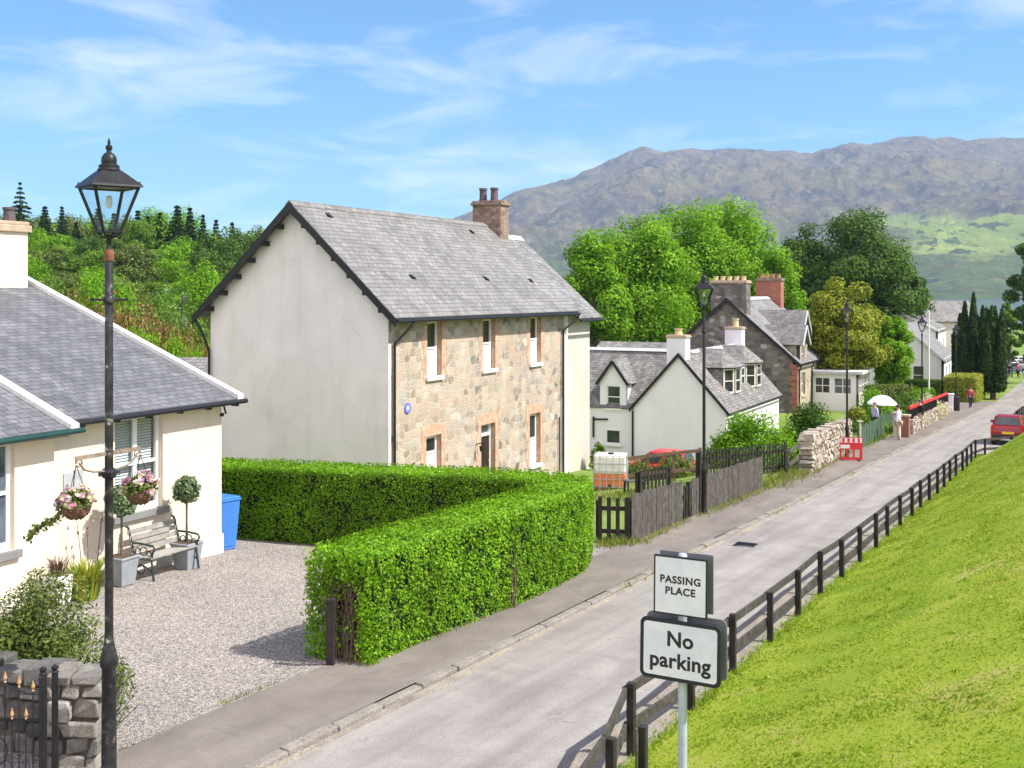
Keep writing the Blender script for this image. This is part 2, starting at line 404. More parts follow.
M['sign_face'] = mottled('grimy_white_sign_face', [(0.3, (0.64, 0.67, 0.72)), (0.6, (0.74, 0.76, 0.80)), (0.75, (0.76, 0.78, 0.81))], 4.0, 0.45, 0.05, 40, 0.002, 7, (22, 0.94))
M['sign_black'] = plain('black_sign_lettering', (0.018, 0.02, 0.024), 0.5)
M['sign_back'] = plain('dull_grey_sign_back', (0.17, 0.185, 0.195), 0.55, 0.4, 0.3)
M['galv'] = mottled('galvanised_steel', [(0.3, (0.36, 0.42, 0.48)), (0.7, (0.48, 0.54, 0.6))], 12, 0.5, 0.15, 60, 0.003, 4, None, 0.5, 0.25)
M['plaque_blue'] = plain('blue_plaque', (0.12, 0.14, 0.5), 0.5)
M['slate_plaque'] = mottled('grey_slate_plaque', [(0.3, (0.32, 0.33, 0.34)), (0.7, (0.45, 0.46, 0.47))], 8, 0.8)
M['barrier_red'] = plain('red_barrier_plastic', (0.62, 0.03, 0.04), 0.5, 0.4, 0, 0.1)
M['barrier_white'] = plain('white_reflective_panel', (0.78, 0.72, 0.72), 0.5)
M['tank_white'] = plain('white_tank_plastic', (0.80, 0.76, 0.70), 0.5)
M['tank_orange'] = mottled('rusty_orange_tank_liquid', [(0.3, (0.66, 0.15, 0.04)), (0.7, (0.72, 0.28, 0.12))], 1.5, 0.5, 0.05, 40)
M['parasol'] = plain('white_parasol_cloth', (0.78, 0.79, 0.82), 0.9)
M['skin'] = plain('skin', (0.48, 0.29, 0.21), 0.55, 0.4, 0, 0.06)
M['hair_brown'] = plain('brown_hair', (0.07, 0.04, 0.025), 0.7)
M['hair_blond'] = plain('fair_hair', (0.35, 0.24, 0.12), 0.7)
M['cloth_red'] = plain('dusky_red_cloth', (0.42, 0.07, 0.09), 0.9)
M['cloth_dark'] = plain('dark_trousers_cloth', (0.03, 0.035, 0.05), 0.9)
M['cloth_white'] = plain('white_shirt_cloth', (0.72, 0.72, 0.76), 0.9)
M['cloth_beige'] = plain('beige_cloth', (0.42, 0.35, 0.26), 0.9)
M['cloth_lilac'] = plain('lilac_shirt_cloth', (0.45, 0.42, 0.62), 0.9)
M['cloth_black'] = plain('black_cloth', (0.02, 0.02, 0.022), 0.9)
M['shoe'] = plain('dark_shoe_leather', (0.03, 0.022, 0.018), 0.6)
M['brick'] = mottled('red_brick_pier', [(0.3, (0.22, 0.09, 0.06)), (0.7, (0.36, 0.17, 0.12))], 12, 0.9, 0.5, 40)
M['red_paint'] = plain('red_paint', (0.5, 0.02, 0.025), 0.5)
# foliage
M['leaf_hedge'] = leafmat('privet_leaves', [(0.0, (0.09, 0.22, 0.010)), (0.5, (0.165, 0.36, 0.012)), (0.85, (0.23, 0.43, 0.016)), (1.0, (0.32, 0.50, 0.04))], 0.35, 1.1, 0.3, 0.15)
M['leaf_lime'] = leafmat('fresh_lime_leaves', [(0.0, (0.10, 0.24, 0.012)), (0.5, (0.17, 0.36, 0.016)), (1.0, (0.26, 0.46, 0.03))], 0.42, 0.35, 0.3, 0.12)
M['leaf_mid'] = leafmat('mid_green_leaves', [(0.0, (0.07, 0.145, 0.018)), (0.5, (0.115, 0.225, 0.025)), (1.0, (0.18, 0.31, 0.035))], 0.35, 0.35, 0.35, 0.12)
M['leaf_dark'] = leafmat('dark_needles', [(0.0, (0.016, 0.04, 0.012)), (0.5, (0.03, 0.065, 0.018)), (1.0, (0.055, 0.095, 0.022))], 0.12, 0.6, 0.35, 0.05)
M['leaf_larch'] = leafmat('soft_dark_green_leaves', [(0.0, (0.04, 0.09, 0.014)), (0.5, (0.07, 0.145, 0.018)), (1.0, (0.12, 0.21, 0.03))], 0.28, 0.35, 0.4, 0.12)
M['leaf_yellow'] = leafmat('yellow_green_leaves', [(0.0, (0.14, 0.19, 0.016)), (0.5, (0.24, 0.29, 0.025)), (1.0, (0.36, 0.37, 0.05))], 0.3, 0.5, 0.3, 0.12)
M['leaf_olive'] = leafmat('olive_shrub_leaves', [(0.0, (0.06, 0.10, 0.022)), (0.5, (0.12, 0.175, 0.035)), (1.0, (0.22, 0.26, 0.075))], 0.28, 0.8, 0.3, 0.12)
M['leaf_rust'] = leafmat('rusty_brown_shrub_leaves', [(0.0, (0.13, 0.08, 0.025)), (0.45, (0.24, 0.125, 0.04)), (0.7, (0.28, 0.18, 0.05)), (1.0, (0.15, 0.19, 0.035))], 0.25, 0.25, 0.35)
M['leaf_bay'] = leafmat('grey_green_bay_leaves', [(0.0, (0.05, 0.10, 0.035)), (0.5, (0.10, 0.17, 0.06)), (1.0, (0.22, 0.28, 0.14))], 0.15, 4, 0.2, 0.5)
M['leaf_gold'] = leafmat('golden_grass_blades', [(0.0, (0.14, 0.22, 0.02)), (0.6, (0.28, 0.36, 0.03)), (1.0, (0.42, 0.30, 0.06))], 0.3, 2, 0.2)
M['leaf_dead'] = leafmat('dead_brown_twigs', [(0.0, (0.08, 0.05, 0.035)), (0.5, (0.16, 0.10, 0.07)), (1.0, (0.24, 0.17, 0.12))], 0.1, 2, 0.2)
M['petal'] = leafmat('mixed_petals', [(0.0, (0.32, 0.08, 0.30)), (0.15, (0.5, 0.16, 0.42)), (0.25, (0.6, 0.52, 0.34)), (0.75, (0.68, 0.64, 0.56)), (0.85, (0.25, 0.12, 0.40)), (1.0, (0.6, 0.2, 0.25))], 0.3, 6, 0.2)
M['petal_white'] = leafmat('creamy_blossom', [(0.0, (0.45, 0.42, 0.30)), (1.0, (0.7, 0.66, 0.5))], 0.3, 3, 0.2)
M['grass_blade'] = leafmat('lawn_grass_blades', [(0.0, (0.15, 0.27, 0.018)), (0.5, (0.21, 0.345, 0.025)), (0.85, (0.30, 0.39, 0.05)), (1.0, (0.50, 0.42, 0.15))], 0.4, 0.8, 0.25, 0.08)

# ------------------------------------------------------------------ mesh helper
class MB:
    def __init__(s, mtx=None):
        s.v = []; s.f = []; s.m = mtx
    def add(s, vs, fs):
        o = len(s.v)
        if s.m is not None:
            vs = [tuple(s.m @ Vector(p)) for p in vs]
        s.v += [tuple(p) for p in vs]
        s.f += [tuple(i + o for i in f) for f in fs]
        return s
    def box(s, x0, x1, y0, y1, z0, z1):
        return s.add([(x0, y0, z0), (x1, y0, z0), (x1, y1, z0), (x0, y1, z0), (x0, y0, z1), (x1, y0, z1), (x1, y1, z1), (x0, y1, z1)],
                     [(0, 3, 2, 1), (4, 5, 6, 7), (0, 1, 5, 4), (1, 2, 6, 5), (2, 3, 7, 6), (3, 0, 4, 7)])
    def frustum(s, x0, x1, y0, y1, z0, z1, ins):
        return s.add([(x0 + ins, y0 + ins, z0), (x1 - ins, y0 + ins, z0), (x1 - ins, y1 - ins, z0), (x0 + ins, y1 - ins, z0), (x0, y0, z1), (x1, y0, z1), (x1, y1, z1), (x0, y1, z1)],
                     [(0, 3, 2, 1), (4, 5, 6, 7), (0, 1, 5, 4), (1, 2, 6, 5), (2, 3, 7, 6), (3, 0, 4, 7)])
    def bar(s, p, q, w, h=None, up=(0, 0, 1)):
        h = w if h is None else h
        p, q = Vector(p), Vector(q)
        d = (q - p).normalized()
        u = Vector(up)
        if abs(d.dot(u)) > 0.98:
            u = Vector((0, 1, 0))
        a = d.cross(u).normalized(); b = a.cross(d).normalized()
        vs = []
        for c in (p, q):
            for i, j in ((-1, -1), (1, -1), (1, 1), (-1, 1)):
                vs.append(c + a * (i * w / 2) + b * (j * h / 2))
        return s.add(vs, [(0, 3, 2, 1), (4, 5, 6, 7), (0, 1, 5, 4), (1, 2, 6, 5), (2, 3, 7, 6), (3, 0, 4, 7)])
    def tube(s, pts, r, seg=8, cap=True):
        pts = [Vector(p) for p in pts]
        n = len(pts)
        rs = r if isinstance(r, (list, tuple)) else [r] * n
        vs = []; fs = []
        prev = None
        for i, p in enumerate(pts):
            d = (pts[min(i + 1, n - 1)] - pts[max(i - 1, 0)])
            d = d.normalized() if d.length > 1e-9 else Vector((0, 0, 1))
            a = Vector((0, 0, 1)).cross(d) if prev is None else prev - d * prev.dot(d)
            if a.length < 1e-4:
                a = Vector((1, 0, 0)).cross(d)
            a.normalize(); prev = a
            b = d.cross(a)
            for k in range(seg):
                t = 2 * math.pi * k / seg
                vs.append(p + (a * math.cos(t) + b * math.sin(t)) * rs[i])
        for i in range(n - 1):
            for k in range(seg):
                k2 = (k + 1) % seg
                fs.append((i * seg + k, i * seg + k2, (i + 1) * seg + k2, (i + 1) * seg + k))
        if cap:
            fs.append(tuple(range(seg - 1, -1, -1)))
            fs.append(tuple((n - 1) * seg + k for k in range(seg)))
        return s.add(vs, fs)
    def lathe(s, prof, c=(0, 0, 0), seg=16, rot=0.0, sx=1.0, sy=1.0):
        vs = []; fs = []
        n = len(prof)
        for r, z in prof:
            for k in range(seg):
                t = rot + 2 * math.pi * k / seg
                vs.append((c[0] + r * math.cos(t) * sx, c[1] + r * math.sin(t) * sy, c[2] + z))
        for i in range(n - 1):
            for k in range(seg):
                k2 = (k + 1) % seg
                fs.append((i * seg + k, i * seg + k2, (i + 1) * seg + k2, (i + 1) * seg + k))
        fs.append(tuple(range(seg - 1, -1, -1)))
        fs.append(tuple((n - 1) * seg + k for k in range(seg)))
        return s.add(vs, fs)
    def poly(s, pts):
        return s.add(pts, [tuple(range(len(pts)))])
    def prism(s, pts, vec):
        """pts: planar loop, extruded by vec"""
        n = len(pts); vec = Vector(vec)
        vs = [Vector(p) for p in pts] + [Vector(p) + vec for p in pts]
        fs = [tuple(range(n - 1, -1, -1)), tuple(range(n, 2 * n))]
        for i in range(n):
            j = (i + 1) % n
            fs.append((i, j, n + j, n + i))
        return s.add(vs, fs)
    def slab(s, a, b, c, d, t):
        """thick sheet, top surface a b c d (counter-clockwise seen from above), thickness t downwards along the normal"""
        A, B, C_, D = map(Vector, (a, b, c, d))
        n = (B - A).cross(D - A).normalized()
        return s.prism([A - n * t, B - n * t, C_ - n * t, D - n * t], n * t)
    def wall(s, x0, x1, z0, z1, holes, y0=0.0, y1=0.3):
        """wall in the xz plane, front at y0, back at y1, with rectangular holes (x0,x1,z0,z1) and their reveals"""
        xs = sorted({x0, x1} | {h[0] for h in holes} | {h[1] for h in holes})
        zs = sorted({z0, z1} | {h[2] for h in holes} | {h[3] for h in holes})
        for i in range(len(xs) - 1):
            for j in range(len(zs) - 1):
                cx, cz = (xs[i] + xs[i + 1]) / 2, (zs[j] + zs[j + 1]) / 2
                if any(h[0] < cx < h[1] and h[2] < cz < h[3] for h in holes):
                    continue
                a, b, c, d = xs[i], xs[i + 1], zs[j], zs[j + 1]
                s.add([(a, y0, c), (b, y0, c), (b, y0, d), (a, y0, d)], [(0, 1, 2, 3)])
                s.add([(a, y1, c), (b, y1, c), (b, y1, d), (a, y1, d)], [(3, 2, 1, 0)])
        for a, b, c, d in holes:
            s.add([(a, y0, c), (a, y1, c), (a, y1, d), (a, y0, d)], [(0, 1, 2, 3)])
            s.add([(b, y0, c), (b, y1, c), (b, y1, d), (b, y0, d)], [(3, 2, 1, 0)])
            s.add([(a, y0, c), (b, y0, c), (b, y1, c), (a, y1, c)], [(0, 1, 2, 3)])
            s.add([(a, y0, d), (b, y0, d), (b, y1, d), (a, y1, d)], [(3, 2, 1, 0)])
        return s
    def build(s, name, mat, parent=None, smooth=False, bevel=0.0):
        me = bpy.data.meshes.new(name)
        me.from_pydata(s.v, [], s.f)
        me.validate()
        me.update()
        auto_uv(me)
        if smooth:
            me.polygons.foreach_set('use_smooth', [True] * len(me.polygons))
            try:
                me.set_sharp_from_angle(angle=R(40))
            except Exception:
                pass
        me.materials.append(mat)
        o = bpy.data.objects.new(name, me)
        COL.objects.link(o)
        if parent is not None:
            o.parent = parent
        if bevel:
            b = o.modifiers.new('bevel', 'BEVEL'); b.width = bevel; b.segments = 2; b.limit_method = 'ANGLE'
        return o

def auto_uv(me):
    uv = me.uv_layers.new(name='uv')
    data = [0.0] * (2 * len(me.loops))
    Z = Vector((0, 0, 1))
    vs = me.vertices
    for p in me.polygons:
        n = p.normal
        if abs(n.z) > 0.995 or n.length < 0.5:
            t, b = Vector((1, 0, 0)), Vector((0, 1, 0))
        else:
            t = Z.cross(n).normalized(); b = n.cross(t)
        for li in p.loop_indices:
            co = vs[me.loops[li].vertex_index].co
            data[2 * li] = co.dot(t); data[2 * li + 1] = co.dot(b)
    uv.data.foreach_set('uv', data)

def tag(o, label=None, cat=None, group=None, kind=None):
    if label: o['label'] = label
    if cat: o['category'] = cat
    if group: o['group'] = group
    if kind: o['kind'] = kind
    return o

def thing(name, label, cat, loc=(0, 0, 0), rz=0.0, group=None, scale=None):
    o = bpy.data.objects.new(name, None)
    COL.objects.link(o)
    o.empty_display_size = 0.2
    o.location = loc
    o.rotation_euler = (0, 0, rz)
    if scale: o.scale = scale
    return tag(o, label, cat, group)

def copy_tree(o, parent=None):
    c = o.copy()
    COL.objects.link(c)
    if parent is not None:
        c.parent = parent
    for ch in list(o.children):
        copy_tree(ch, c)
    return c

def dup(o, label, loc, rz=0.0, group=None, scale=None):
    c = copy_tree(o)
    c.location = loc; c.rotation_euler = (0, 0, rz)
    if scale: c.scale = scale
    c['label'] = label
    if group: c['group'] = group
    return c

def npmesh(name, V, Fc, mat, parent=None):
    """V (n,3), Fc (m,k) with k = 3 or 4"""
    me = bpy.data.meshes.new(name)
    V = np.asarray(V, dtype=np.float32); Fc = np.asarray(Fc, dtype=np.int32)
    k = Fc.shape[1]
    me.vertices.add(len(V)); me.vertices.foreach_set('co', V.ravel())
    me.loops.add(Fc.size); me.loops.foreach_set('vertex_index', Fc.ravel())
    me.polygons.add(len(Fc))
    me.polygons.foreach_set('loop_start', np.arange(0, Fc.size, k, dtype=np.int32))
    me.update(calc_edges=True)
    me.materials.append(mat)
    o = bpy.data.objects.new(name, me)
    COL.objects.link(o)
    if parent is not None:
        o.parent = parent
    return o

def leaf_arrays(P, N, size, aspect=0.55, jitter=0.7, rng=RNG, droop=0.0):
    """diamond leaves at P facing roughly N"""
    P = np.asarray(P); N = np.asarray(N)
    n = len(P)
    N = N + rng.normal(0, jitter, (n, 3))
    N /= np.linalg.norm(N, axis=1, keepdims=True) + 1e-9
    T = rng.normal(0, 1, (n, 3))
    T[:, 2] -= droop
    T -= N * np.sum(T * N, axis=1, keepdims=True)
    T /= np.linalg.norm(T, axis=1, keepdims=True) + 1e-9
    B = np.cross(N, T)
    s = (size * rng.uniform(0.65, 1.3, n))[:, None]
    V = np.empty((n, 4, 3))
    V[:, 0] = P - T * s * 0.5
    V[:, 1] = P + B * s * aspect * 0.5 + N * s * 0.06
    V[:, 2] = P + T * s * 0.5
    V[:, 3] = P - B * s * aspect * 0.5 + N * s * 0.06
    return V.reshape(-1, 3), np.arange(4 * n).reshape(n, 4)

def leaves(name, P, N, size, mat, parent=None, aspect=0.55, jitter=0.7, rng=RNG, droop=0.0):
    V, Fc = leaf_arrays(P, N, size, aspect, jitter, rng, droop)
    return npmesh(name, V, Fc, mat, parent)

# ------------------------------------------------------------------ terrain
TH = R(27.0)
ST, CT = math.sin(TH), math.cos(TH)
H0, KS = 4.45, 0.0465

def sn(x, y):
    return ST * x + CT * y, CT * x - ST * y

def xy(s, n):
    return ST * s + CT * n, CT * s - ST * n

def smooth(a, b, t):
    t = min(1.0, max(0.0, (t - a) / (b - a)))
    return t * t * (3 - 2 * t)

def base(s):
    if s < 105: return -(H0 + KS * s)
    if s < 185: return -(H0 + KS * 105 + 0.022 * (s - 105))
    return -(H0 + KS * 105 + 0.022 * 80 + 0.008 * min(s - 185, 400))

N_KERB, N_FENCE, N_PAVE = -7.55, -4.35, -9.0

def NF(s):
    return N_FENCE + 1.75 * smooth(50.5, 55.5, s) * (1 - smooth(67, 74, s))

def ground(x, y):
    s, n = sn(x, y)
    z = base(s)
    nf = NF(s)
    if n > nf:
        m = 0.22 + 0.0105 * max(0.0, min(s, 70))
        d = n - nf
        z += min(m * min(d, 0.8) * 0.8 + m * max(0, d - 0.8), 7.0)
        z -= max(0.0, s - 75) * 0.0
    if n < -9.8:
        w = smooth(-10.5, -17.0, n) if False else smooth(10.5, 17.0, -n)
        z -= w * (2.3 * smooth(40, 52, s) - 2.1 * smooth(72, 78, s) + 0.7 * smooth(24, 28, s) * (1 - smooth(40, 46, s)))
    if y > 55 and x < 0:
        u = -x / y
        z += 11.0 * smooth(60, 210, y) * smooth(0.03, 0.34, u)
        z += 3.5 * smooth(50, 75, y) * smooth(0.14, 0.45, u)
    return z

def at(px, py, Y):
    return Vector(((px - 512) / F * Y, Y, (HZ - py) / F * Y))

def G(px, py):
    """point of the terrain seen at a pixel of the photograph"""
    u, v = (px - 512) / F, (HZ - py) / F
    lo = 2.0
    y = 3.0
    while y < 900:
        if v * y < ground(u * y, y):
            a, b = lo, y
            for _ in range(40):
                m_ = (a + b) / 2
                if v * m_ < ground(u * m_, m_): b = m_
                else: a = m_
            return Vector((u * b, b, ground(u * b, b)))
        lo = y
        y += 0.1 + y * 0.004
    return Vector((u * 900, 900, v * 900))

def gp(x, y, dz=0.0):
    return Vector((x, y, ground(x, y) + dz))

def gsn(s, n, dz=0.0):
    x, y = xy(s, n)
    return Vector((x, y, ground(x, y) + dz))
# ================================================================== SETTING
SR = math.atan2(CT, ST)          # local x along the street (away), local y towards the houses

def sheet(name, s_lines, n_lines, zf, mat, kind='structure', nmap=None):
    """surface in street coordinates: local x = s, local y = -n"""
    ns, nn = len(s_lines), len(n_lines)
    V = []
    for s in s_lines:
        for n in n_lines:
            V.append((s, -(nmap(s, n) if nmap else n), zf(s, n)))
    Fc = []
    for i in range(ns - 1):
        for j in range(nn - 1):
            a = i * nn + j
            Fc.append((a, a + nn, a + nn + 1, a + 1)[::-1])
    o = npmesh(name, V, Fc, mat)
    o.rotation_euler = (0, 0, SR)
    o.data.polygons.foreach_set('use_smooth', [True] * len(o.data.polygons))
    return tag(o, kind=kind)

def frange(a, b, d):
    n = max(1, int(round((b - a) / d)))
    return [a + (b - a) * i / n for i in range(n + 1)]

# garden and far ground ------------------------------------------------
m, nt, b, out = newmat('garden_grass_ground')
c = coords(nt)
n1 = tnoise(nt, c, 0.35, 8, 0.65, 0.4)
col = ramp(nt, [(0.3, (0.09, 0.14, 0.025)), (0.5, (0.16, 0.25, 0.03)), (0.68, (0.22, 0.30, 0.05)), (0.8, (0.26, 0.25, 0.09))], n1.outputs['Fac'])
n2 = tnoise(nt, c, 18, 4, 0.7)
col = mixc(nt, 1.0, col, ramp(nt, [(0.3, g3(0.6)), (0.7, g3(1.15))], n2.outputs['Fac']), 'MULTIPLY')
nt.links.new(col, b.inputs['Base Color']); b.inputs['Roughness'].default_value = 0.95
bump(nt, b, n2.outputs['Fac'], 0.7, 0.06)
M['garden'] = m

def zg_sheet(s, n):
    x, y = xy(s, n)
    z = ground(x, y)
    if -9.3 < n < NF(s) + .15: z -= 0.07
    elif n >= NF(s) + .15: z -= 0.25
    return z
s_l = frange(-160, -10, 15) + frange(-8, 120, 2) + frange(124, 240, 8) + frange(255, 620, 20)
n_l = frange(-620, -130, 14) + frange(-124, -40, 6) + frange(-38, -12, 1.6) + [-11, -10, -9.3, -9.0, -7.55, -4.35, -4.2, -3.6] + frange(-2.5, 20, 2.5) + frange(30, 300, 20)
ground_o = sheet('ground', s_l, n_l, zg_sheet, M['garden'])

# road ------------------------------------------------------------------
def asphalt(name, stops, scale_s=0.25, scale_n=1.6, speck=(60, 0.75), patch=0.12):
    m, nt, b, out = newmat(name)
    c = coords(nt)
    mp = nt.nodes.new("ShaderNodeMapping"); mp.inputs['Scale'].default_value = (scale_s, scale_n, 1)
    nt.links.new(c, mp.inputs['Vector'])
    n1 = tnoise(nt, mp.outputs['Vector'], 1.0, 7, 0.62, 0.3)
    col = ramp(nt, stops, n1.outputs['Fac'])
    n2 = tnoise(nt, c, speck[0], 3, 0.7)
    col = mixc(nt, 1.0, col, ramp(nt, [(0.32, g3(speck[1])), (0.62, g3(1.08))], n2.outputs['Fac']), 'MULTIPLY')
    n3 = tnoise(nt, c, 0.9, 7, 0.7, 0.6)
    col = mixc(nt, 1.0, col, ramp(nt, [(0.32, g3(1 - patch)), (0.66, g3(1 + patch * 0.6))], n3.outputs['Fac']), 'MULTIPLY')
    # hairline cracks
    v = nt.nodes.new("ShaderNodeTexVoronoi"); v.feature = 'DISTANCE_TO_EDGE'; v.inputs['Scale'].default_value = 0.42
    nd = tnoise(nt, c, 2.0, 6, 0.7)
    ad = nt.nodes.new("ShaderNodeVectorMath"); ad.operation = 'MULTIPLY_ADD'; ad.inputs[1].default_value = (0.9, 0.9, 0)
    nt.links.new(nd.outputs['Color'], ad.inputs[0]); nt.links.new(c, ad.inputs[2]); nt.links.new(ad.outputs['Vector'], v.inputs['Vector'])
    cr = ramp(nt, [(0.0, g3(0.55)), (0.006, g3(0.8)), (0.014, g3(0.0))], v.outputs['Distance'])
    keep = ramp(nt, [(0.5, g3(0)), (0.62, g3(0.6))], n3.outputs['Fac'])
    crk = mixc(nt, 1.0, cr, keep, 'MULTIPLY')
    col = mixc(nt, crk, col, (0.08, 0.075, 0.07))
    nt.links.new(col, b.inputs['Base Color'])
    b.inputs['Roughness'].default_value = 0.93
    b.inputs['Specular IOR Level'].default_value = 0.2
    bump(nt, b, n2.outputs['Fac'], 0.5, 0.012)
    return m
M['road'] = asphalt('worn_road_asphalt', [(0.25, (0.205, 0.19, 0.175)), (0.5, (0.28, 0.26, 0.238)), (0.72, (0.33, 0.308, 0.28))], 0.14, 2.2, (60, .72), .2)
M['pave'] = asphalt('worn_pavement_asphalt', [(0.25, (0.15, 0.13, 0.113)), (0.5, (0.20, 0.175, 0.153)), (0.75, (0.25, 0.222, 0.195))], 0.4, 1.2, (70, 0.7), 0.16)
M['verge'] = mottled('sandy_gravel_verge', [(0.3, (0.24, 0.205, 0.165)), (0.5, (0.33, 0.29, 0.24)), (0.68, (0.40, 0.35, 0.27)), (0.78, (0.16, 0.18, 0.06))], 1.8, 0.97, 0.8, 45, 0.03, 7, (40, 0.55))
M['kerb'] = mottled('worn_kerb_stone', [(0.3, (0.20, 0.18, 0.155)), (0.6, (0.29, 0.265, 0.235)), (0.75, (0.22, 0.215, 0.13))], 2.5, 0.95, 0.6, 40, 0.02, 7, (30, 0.65))

sl = frange(-30, 105, 3) + frange(110, 185, 5) + frange(195, 330, 15)
def wob(s, k): return 0.09 * mnoise.noise(Vector((s * 0.23, k, 0.0)))
tag(sheet('road', sl, [0, 1, 2, 3, 4], lambda s, n: base(s) + (0.02 if 0 < n < 4 else 0.0), M['road'], nmap=lambda s, k: -7.75 + k / 4 * (NF(s) - .4 + 7.75)))
# gravelly strip between asphalt and fence, with a ragged inner edge
V = []; Fc = []
slv = frange(-20, 105, 0.6)
for s in slv:
    dn_ = N_FENCE - NF(s)
    V += [(s, 4.98 + dn_ + wob(s, 3.0) + 0.10 * mnoise.noise(Vector((s * 1.1, 9, 0))), base(s) + 0.024), (s, 4.5 + dn_, base(s) + 0.028), (s, 4.1 + dn_, base(s) + 0.01)]
for i in range(len(slv) - 1):
    a = 3 * i
    Fc += [(a, a + 1, a + 4, a + 3), (a + 1, a + 2, a + 5, a + 4)]
o = npmesh('gravel_verge', V, Fc, M['verge']); o.rotation_euler = (0, 0, SR); tag(o, kind='structure')

PH = 0.085
def pave_z(s, n): return base(s) + PH + 0.015 * mnoise.noise(Vector((s * 0.3, n, 2.0)))
tag(sheet('pavement', frange(-30, 105, 1.0), [0, 1, 2, 3], pave_z, M['pave'], nmap=lambda s, k: (-9.12 - 2.2 * smooth(62, 88, s)) * (1 - k / 3) - 7.69 * k / 3))
# kerb stones, slightly uneven and sunk
mb = MB()
s = -20.0
while s < 104:
    l = 0.9
    dz = PH + random.uniform(-0.02, 0.012); dn = random.uniform(-0.012, 0.012)
    a0, a1 = base(s), base(s + l)
    mb.add([(s + .01, 7.55 + dn, a0 - .2), (s + l - .01, 7.55 + dn, a1 - .2), (s + l - .01, 7.70 + dn, a1 - .2), (s + .01, 7.70 + dn, a0 - .2),
            (s + .01, 7.565 + dn, a0 + dz), (s + l - .01, 7.565 + dn, a1 + dz), (s + l - .01, 7.70 + dn, a1 + dz + .008), (s + .01, 7.70 + dn, a0 + dz + .008)],
           [(0, 3, 2, 1), (4, 5, 6, 7), (0, 1, 5, 4), (1, 2, 6, 5), (2, 3, 7, 6), (3, 0, 4, 7)])
    s += l
o = mb.build('kerb', M['kerb'], bevel=0.02); o.rotation_euler = (0, 0, SR); tag(o, kind='structure')
# grit and dirt washed up against the kerb
V = []; Fc = []
slv = frange(-10, 100, 0.5)
for s in slv:
    w = 0.10 + 0.16 * max(0, mnoise.noise(Vector((s * 0.35, 5, 0)))) + 0.05 * mnoise.noise(Vector((s * 1.7, 8, 0)))
    V += [(s, 7.56, base(s) + 0.03), (s, 7.56 - max(0.04, w), base(s) + 0.005)]
for i in range(len(slv) - 1):
    a = 2 * i
    Fc.append((a, a + 2, a + 3, a + 1)[::-1])
o = npmesh('kerb_grit', V, Fc, M['verge']); o.rotation_euler = (0, 0, SR); tag(o, kind='structure')

# gravel yard in front of the cottage -----------------------------------
m, nt, b, out = newmat('pinkish_grey_gravel')
c = coords(nt)
v = nt.nodes.new("ShaderNodeTexVoronoi"); v.inputs['Scale'].default_value = 46; nt.links.new(c, v.inputs['Vector'])
sp = nt.nodes.new("ShaderNodeSeparateColor"); nt.links.new(v.outputs['Color'], sp.inputs['Color'])
col = ramp(nt, [(0.0, (0.15, 0.142, 0.135)), (0.25, (0.29, 0.27, 0.25)), (0.5, (0.41, 0.365, 0.325)), (0.75, (0.48, 0.435, 0.39)), (1.0, (0.64, 0.61, 0.58))], sp.outputs['Red'])
n1 = tnoise(nt, c, 0.5, 6, 0.65, 0.4)
col = mixc(nt, 1.0, col, ramp(nt, [(0.3, (0.86, 0.86, 0.87)), (0.7, (1.06, 1.02, 0.98))], n1.outputs['Fac']), 'MULTIPLY')
edge = ramp(nt, [(0.3, g3(1.0)), (0.75, g3(0.55))], v.outputs['Distance'])
nt.links.new(mixc(nt, 1.0, col, edge, 'MULTIPLY'), b.inputs['Base Color'])
b.inputs['Roughness'].default_value = 0.95; b.inputs['Specular IOR Level'].default_value = 0.2
iv = nt.nodes.new("ShaderNodeMath"); iv.operation = 'SUBTRACT'; iv.inputs[0].default_value = 1.0
nt.links.new(v.outputs['Distance'], iv.inputs[1])
bump(nt, b, iv.outputs[0], 0.9, 0.02)
M['gravel'] = m
def zyard(s, n):
    x, y = xy(s, n)
    return ground(x, y) + 0.03 + 0.025 * mnoise.noise(Vector((s * 0.5, n * 0.5, 0))) + (0.05 if n > -9.3 else 0.0)
sheet('gravel_yard', frange(2.0, 23.5, 0.5), frange(-24, -9.08, 0.5), zyard, M['gravel'])

# grass bank --------------------------------------------------------------
m, nt, b, out = newmat('mown_bank_grass')
c = coords(nt)
n1 = tnoise(nt, c, 0.55, 8, 0.66, 0.5)
col = ramp(nt, [(0.30, (0.165, 0.265, 0.018)), (0.44, (0.235, 0.325, 0.022)), (0.58, (0.30, 0.365, 0.034)), (0.68, (0.40, 0.37, 0.10))], n1.outputs['Fac'])
n4 = tnoise(nt, c, 2.3, 7, 0.72, 0.5)
col = mixc(nt, ramp(nt, [(0.62, g3(0)), (0.76, g3(0.7))], n4.outputs['Fac']), col, (0.34, 0.28, 0.11))
n2 = tnoise(nt, c, 26, 5, 0.75)
col = mixc(nt, 1.0, col, ramp(nt, [(0.3, g3(0.82)), (0.7, g3(1.1))], n2.outputs['Fac']), 'MULTIPLY')
nt.links.new(col, b.inputs['Base Color']); b.inputs['Roughness'].default_value = 0.95; b.inputs['Specular IOR Level'].default_value = 0.15
bump(nt, b, n2.outputs['Fac'], 0.8, 0.05)
M['lawn'] = m
def zbank(s, n):
    x, y = xy(s, n)
    k = 0.028 if n > -4.0 else 0.0
    return ground(x, y) + k * (mnoise.noise(Vector((s * 0.8, n * 0.9, 0))) + 0.5 * mnoise.noise(Vector((s * 2.1, n * 2.3, 4)))) + 0.02
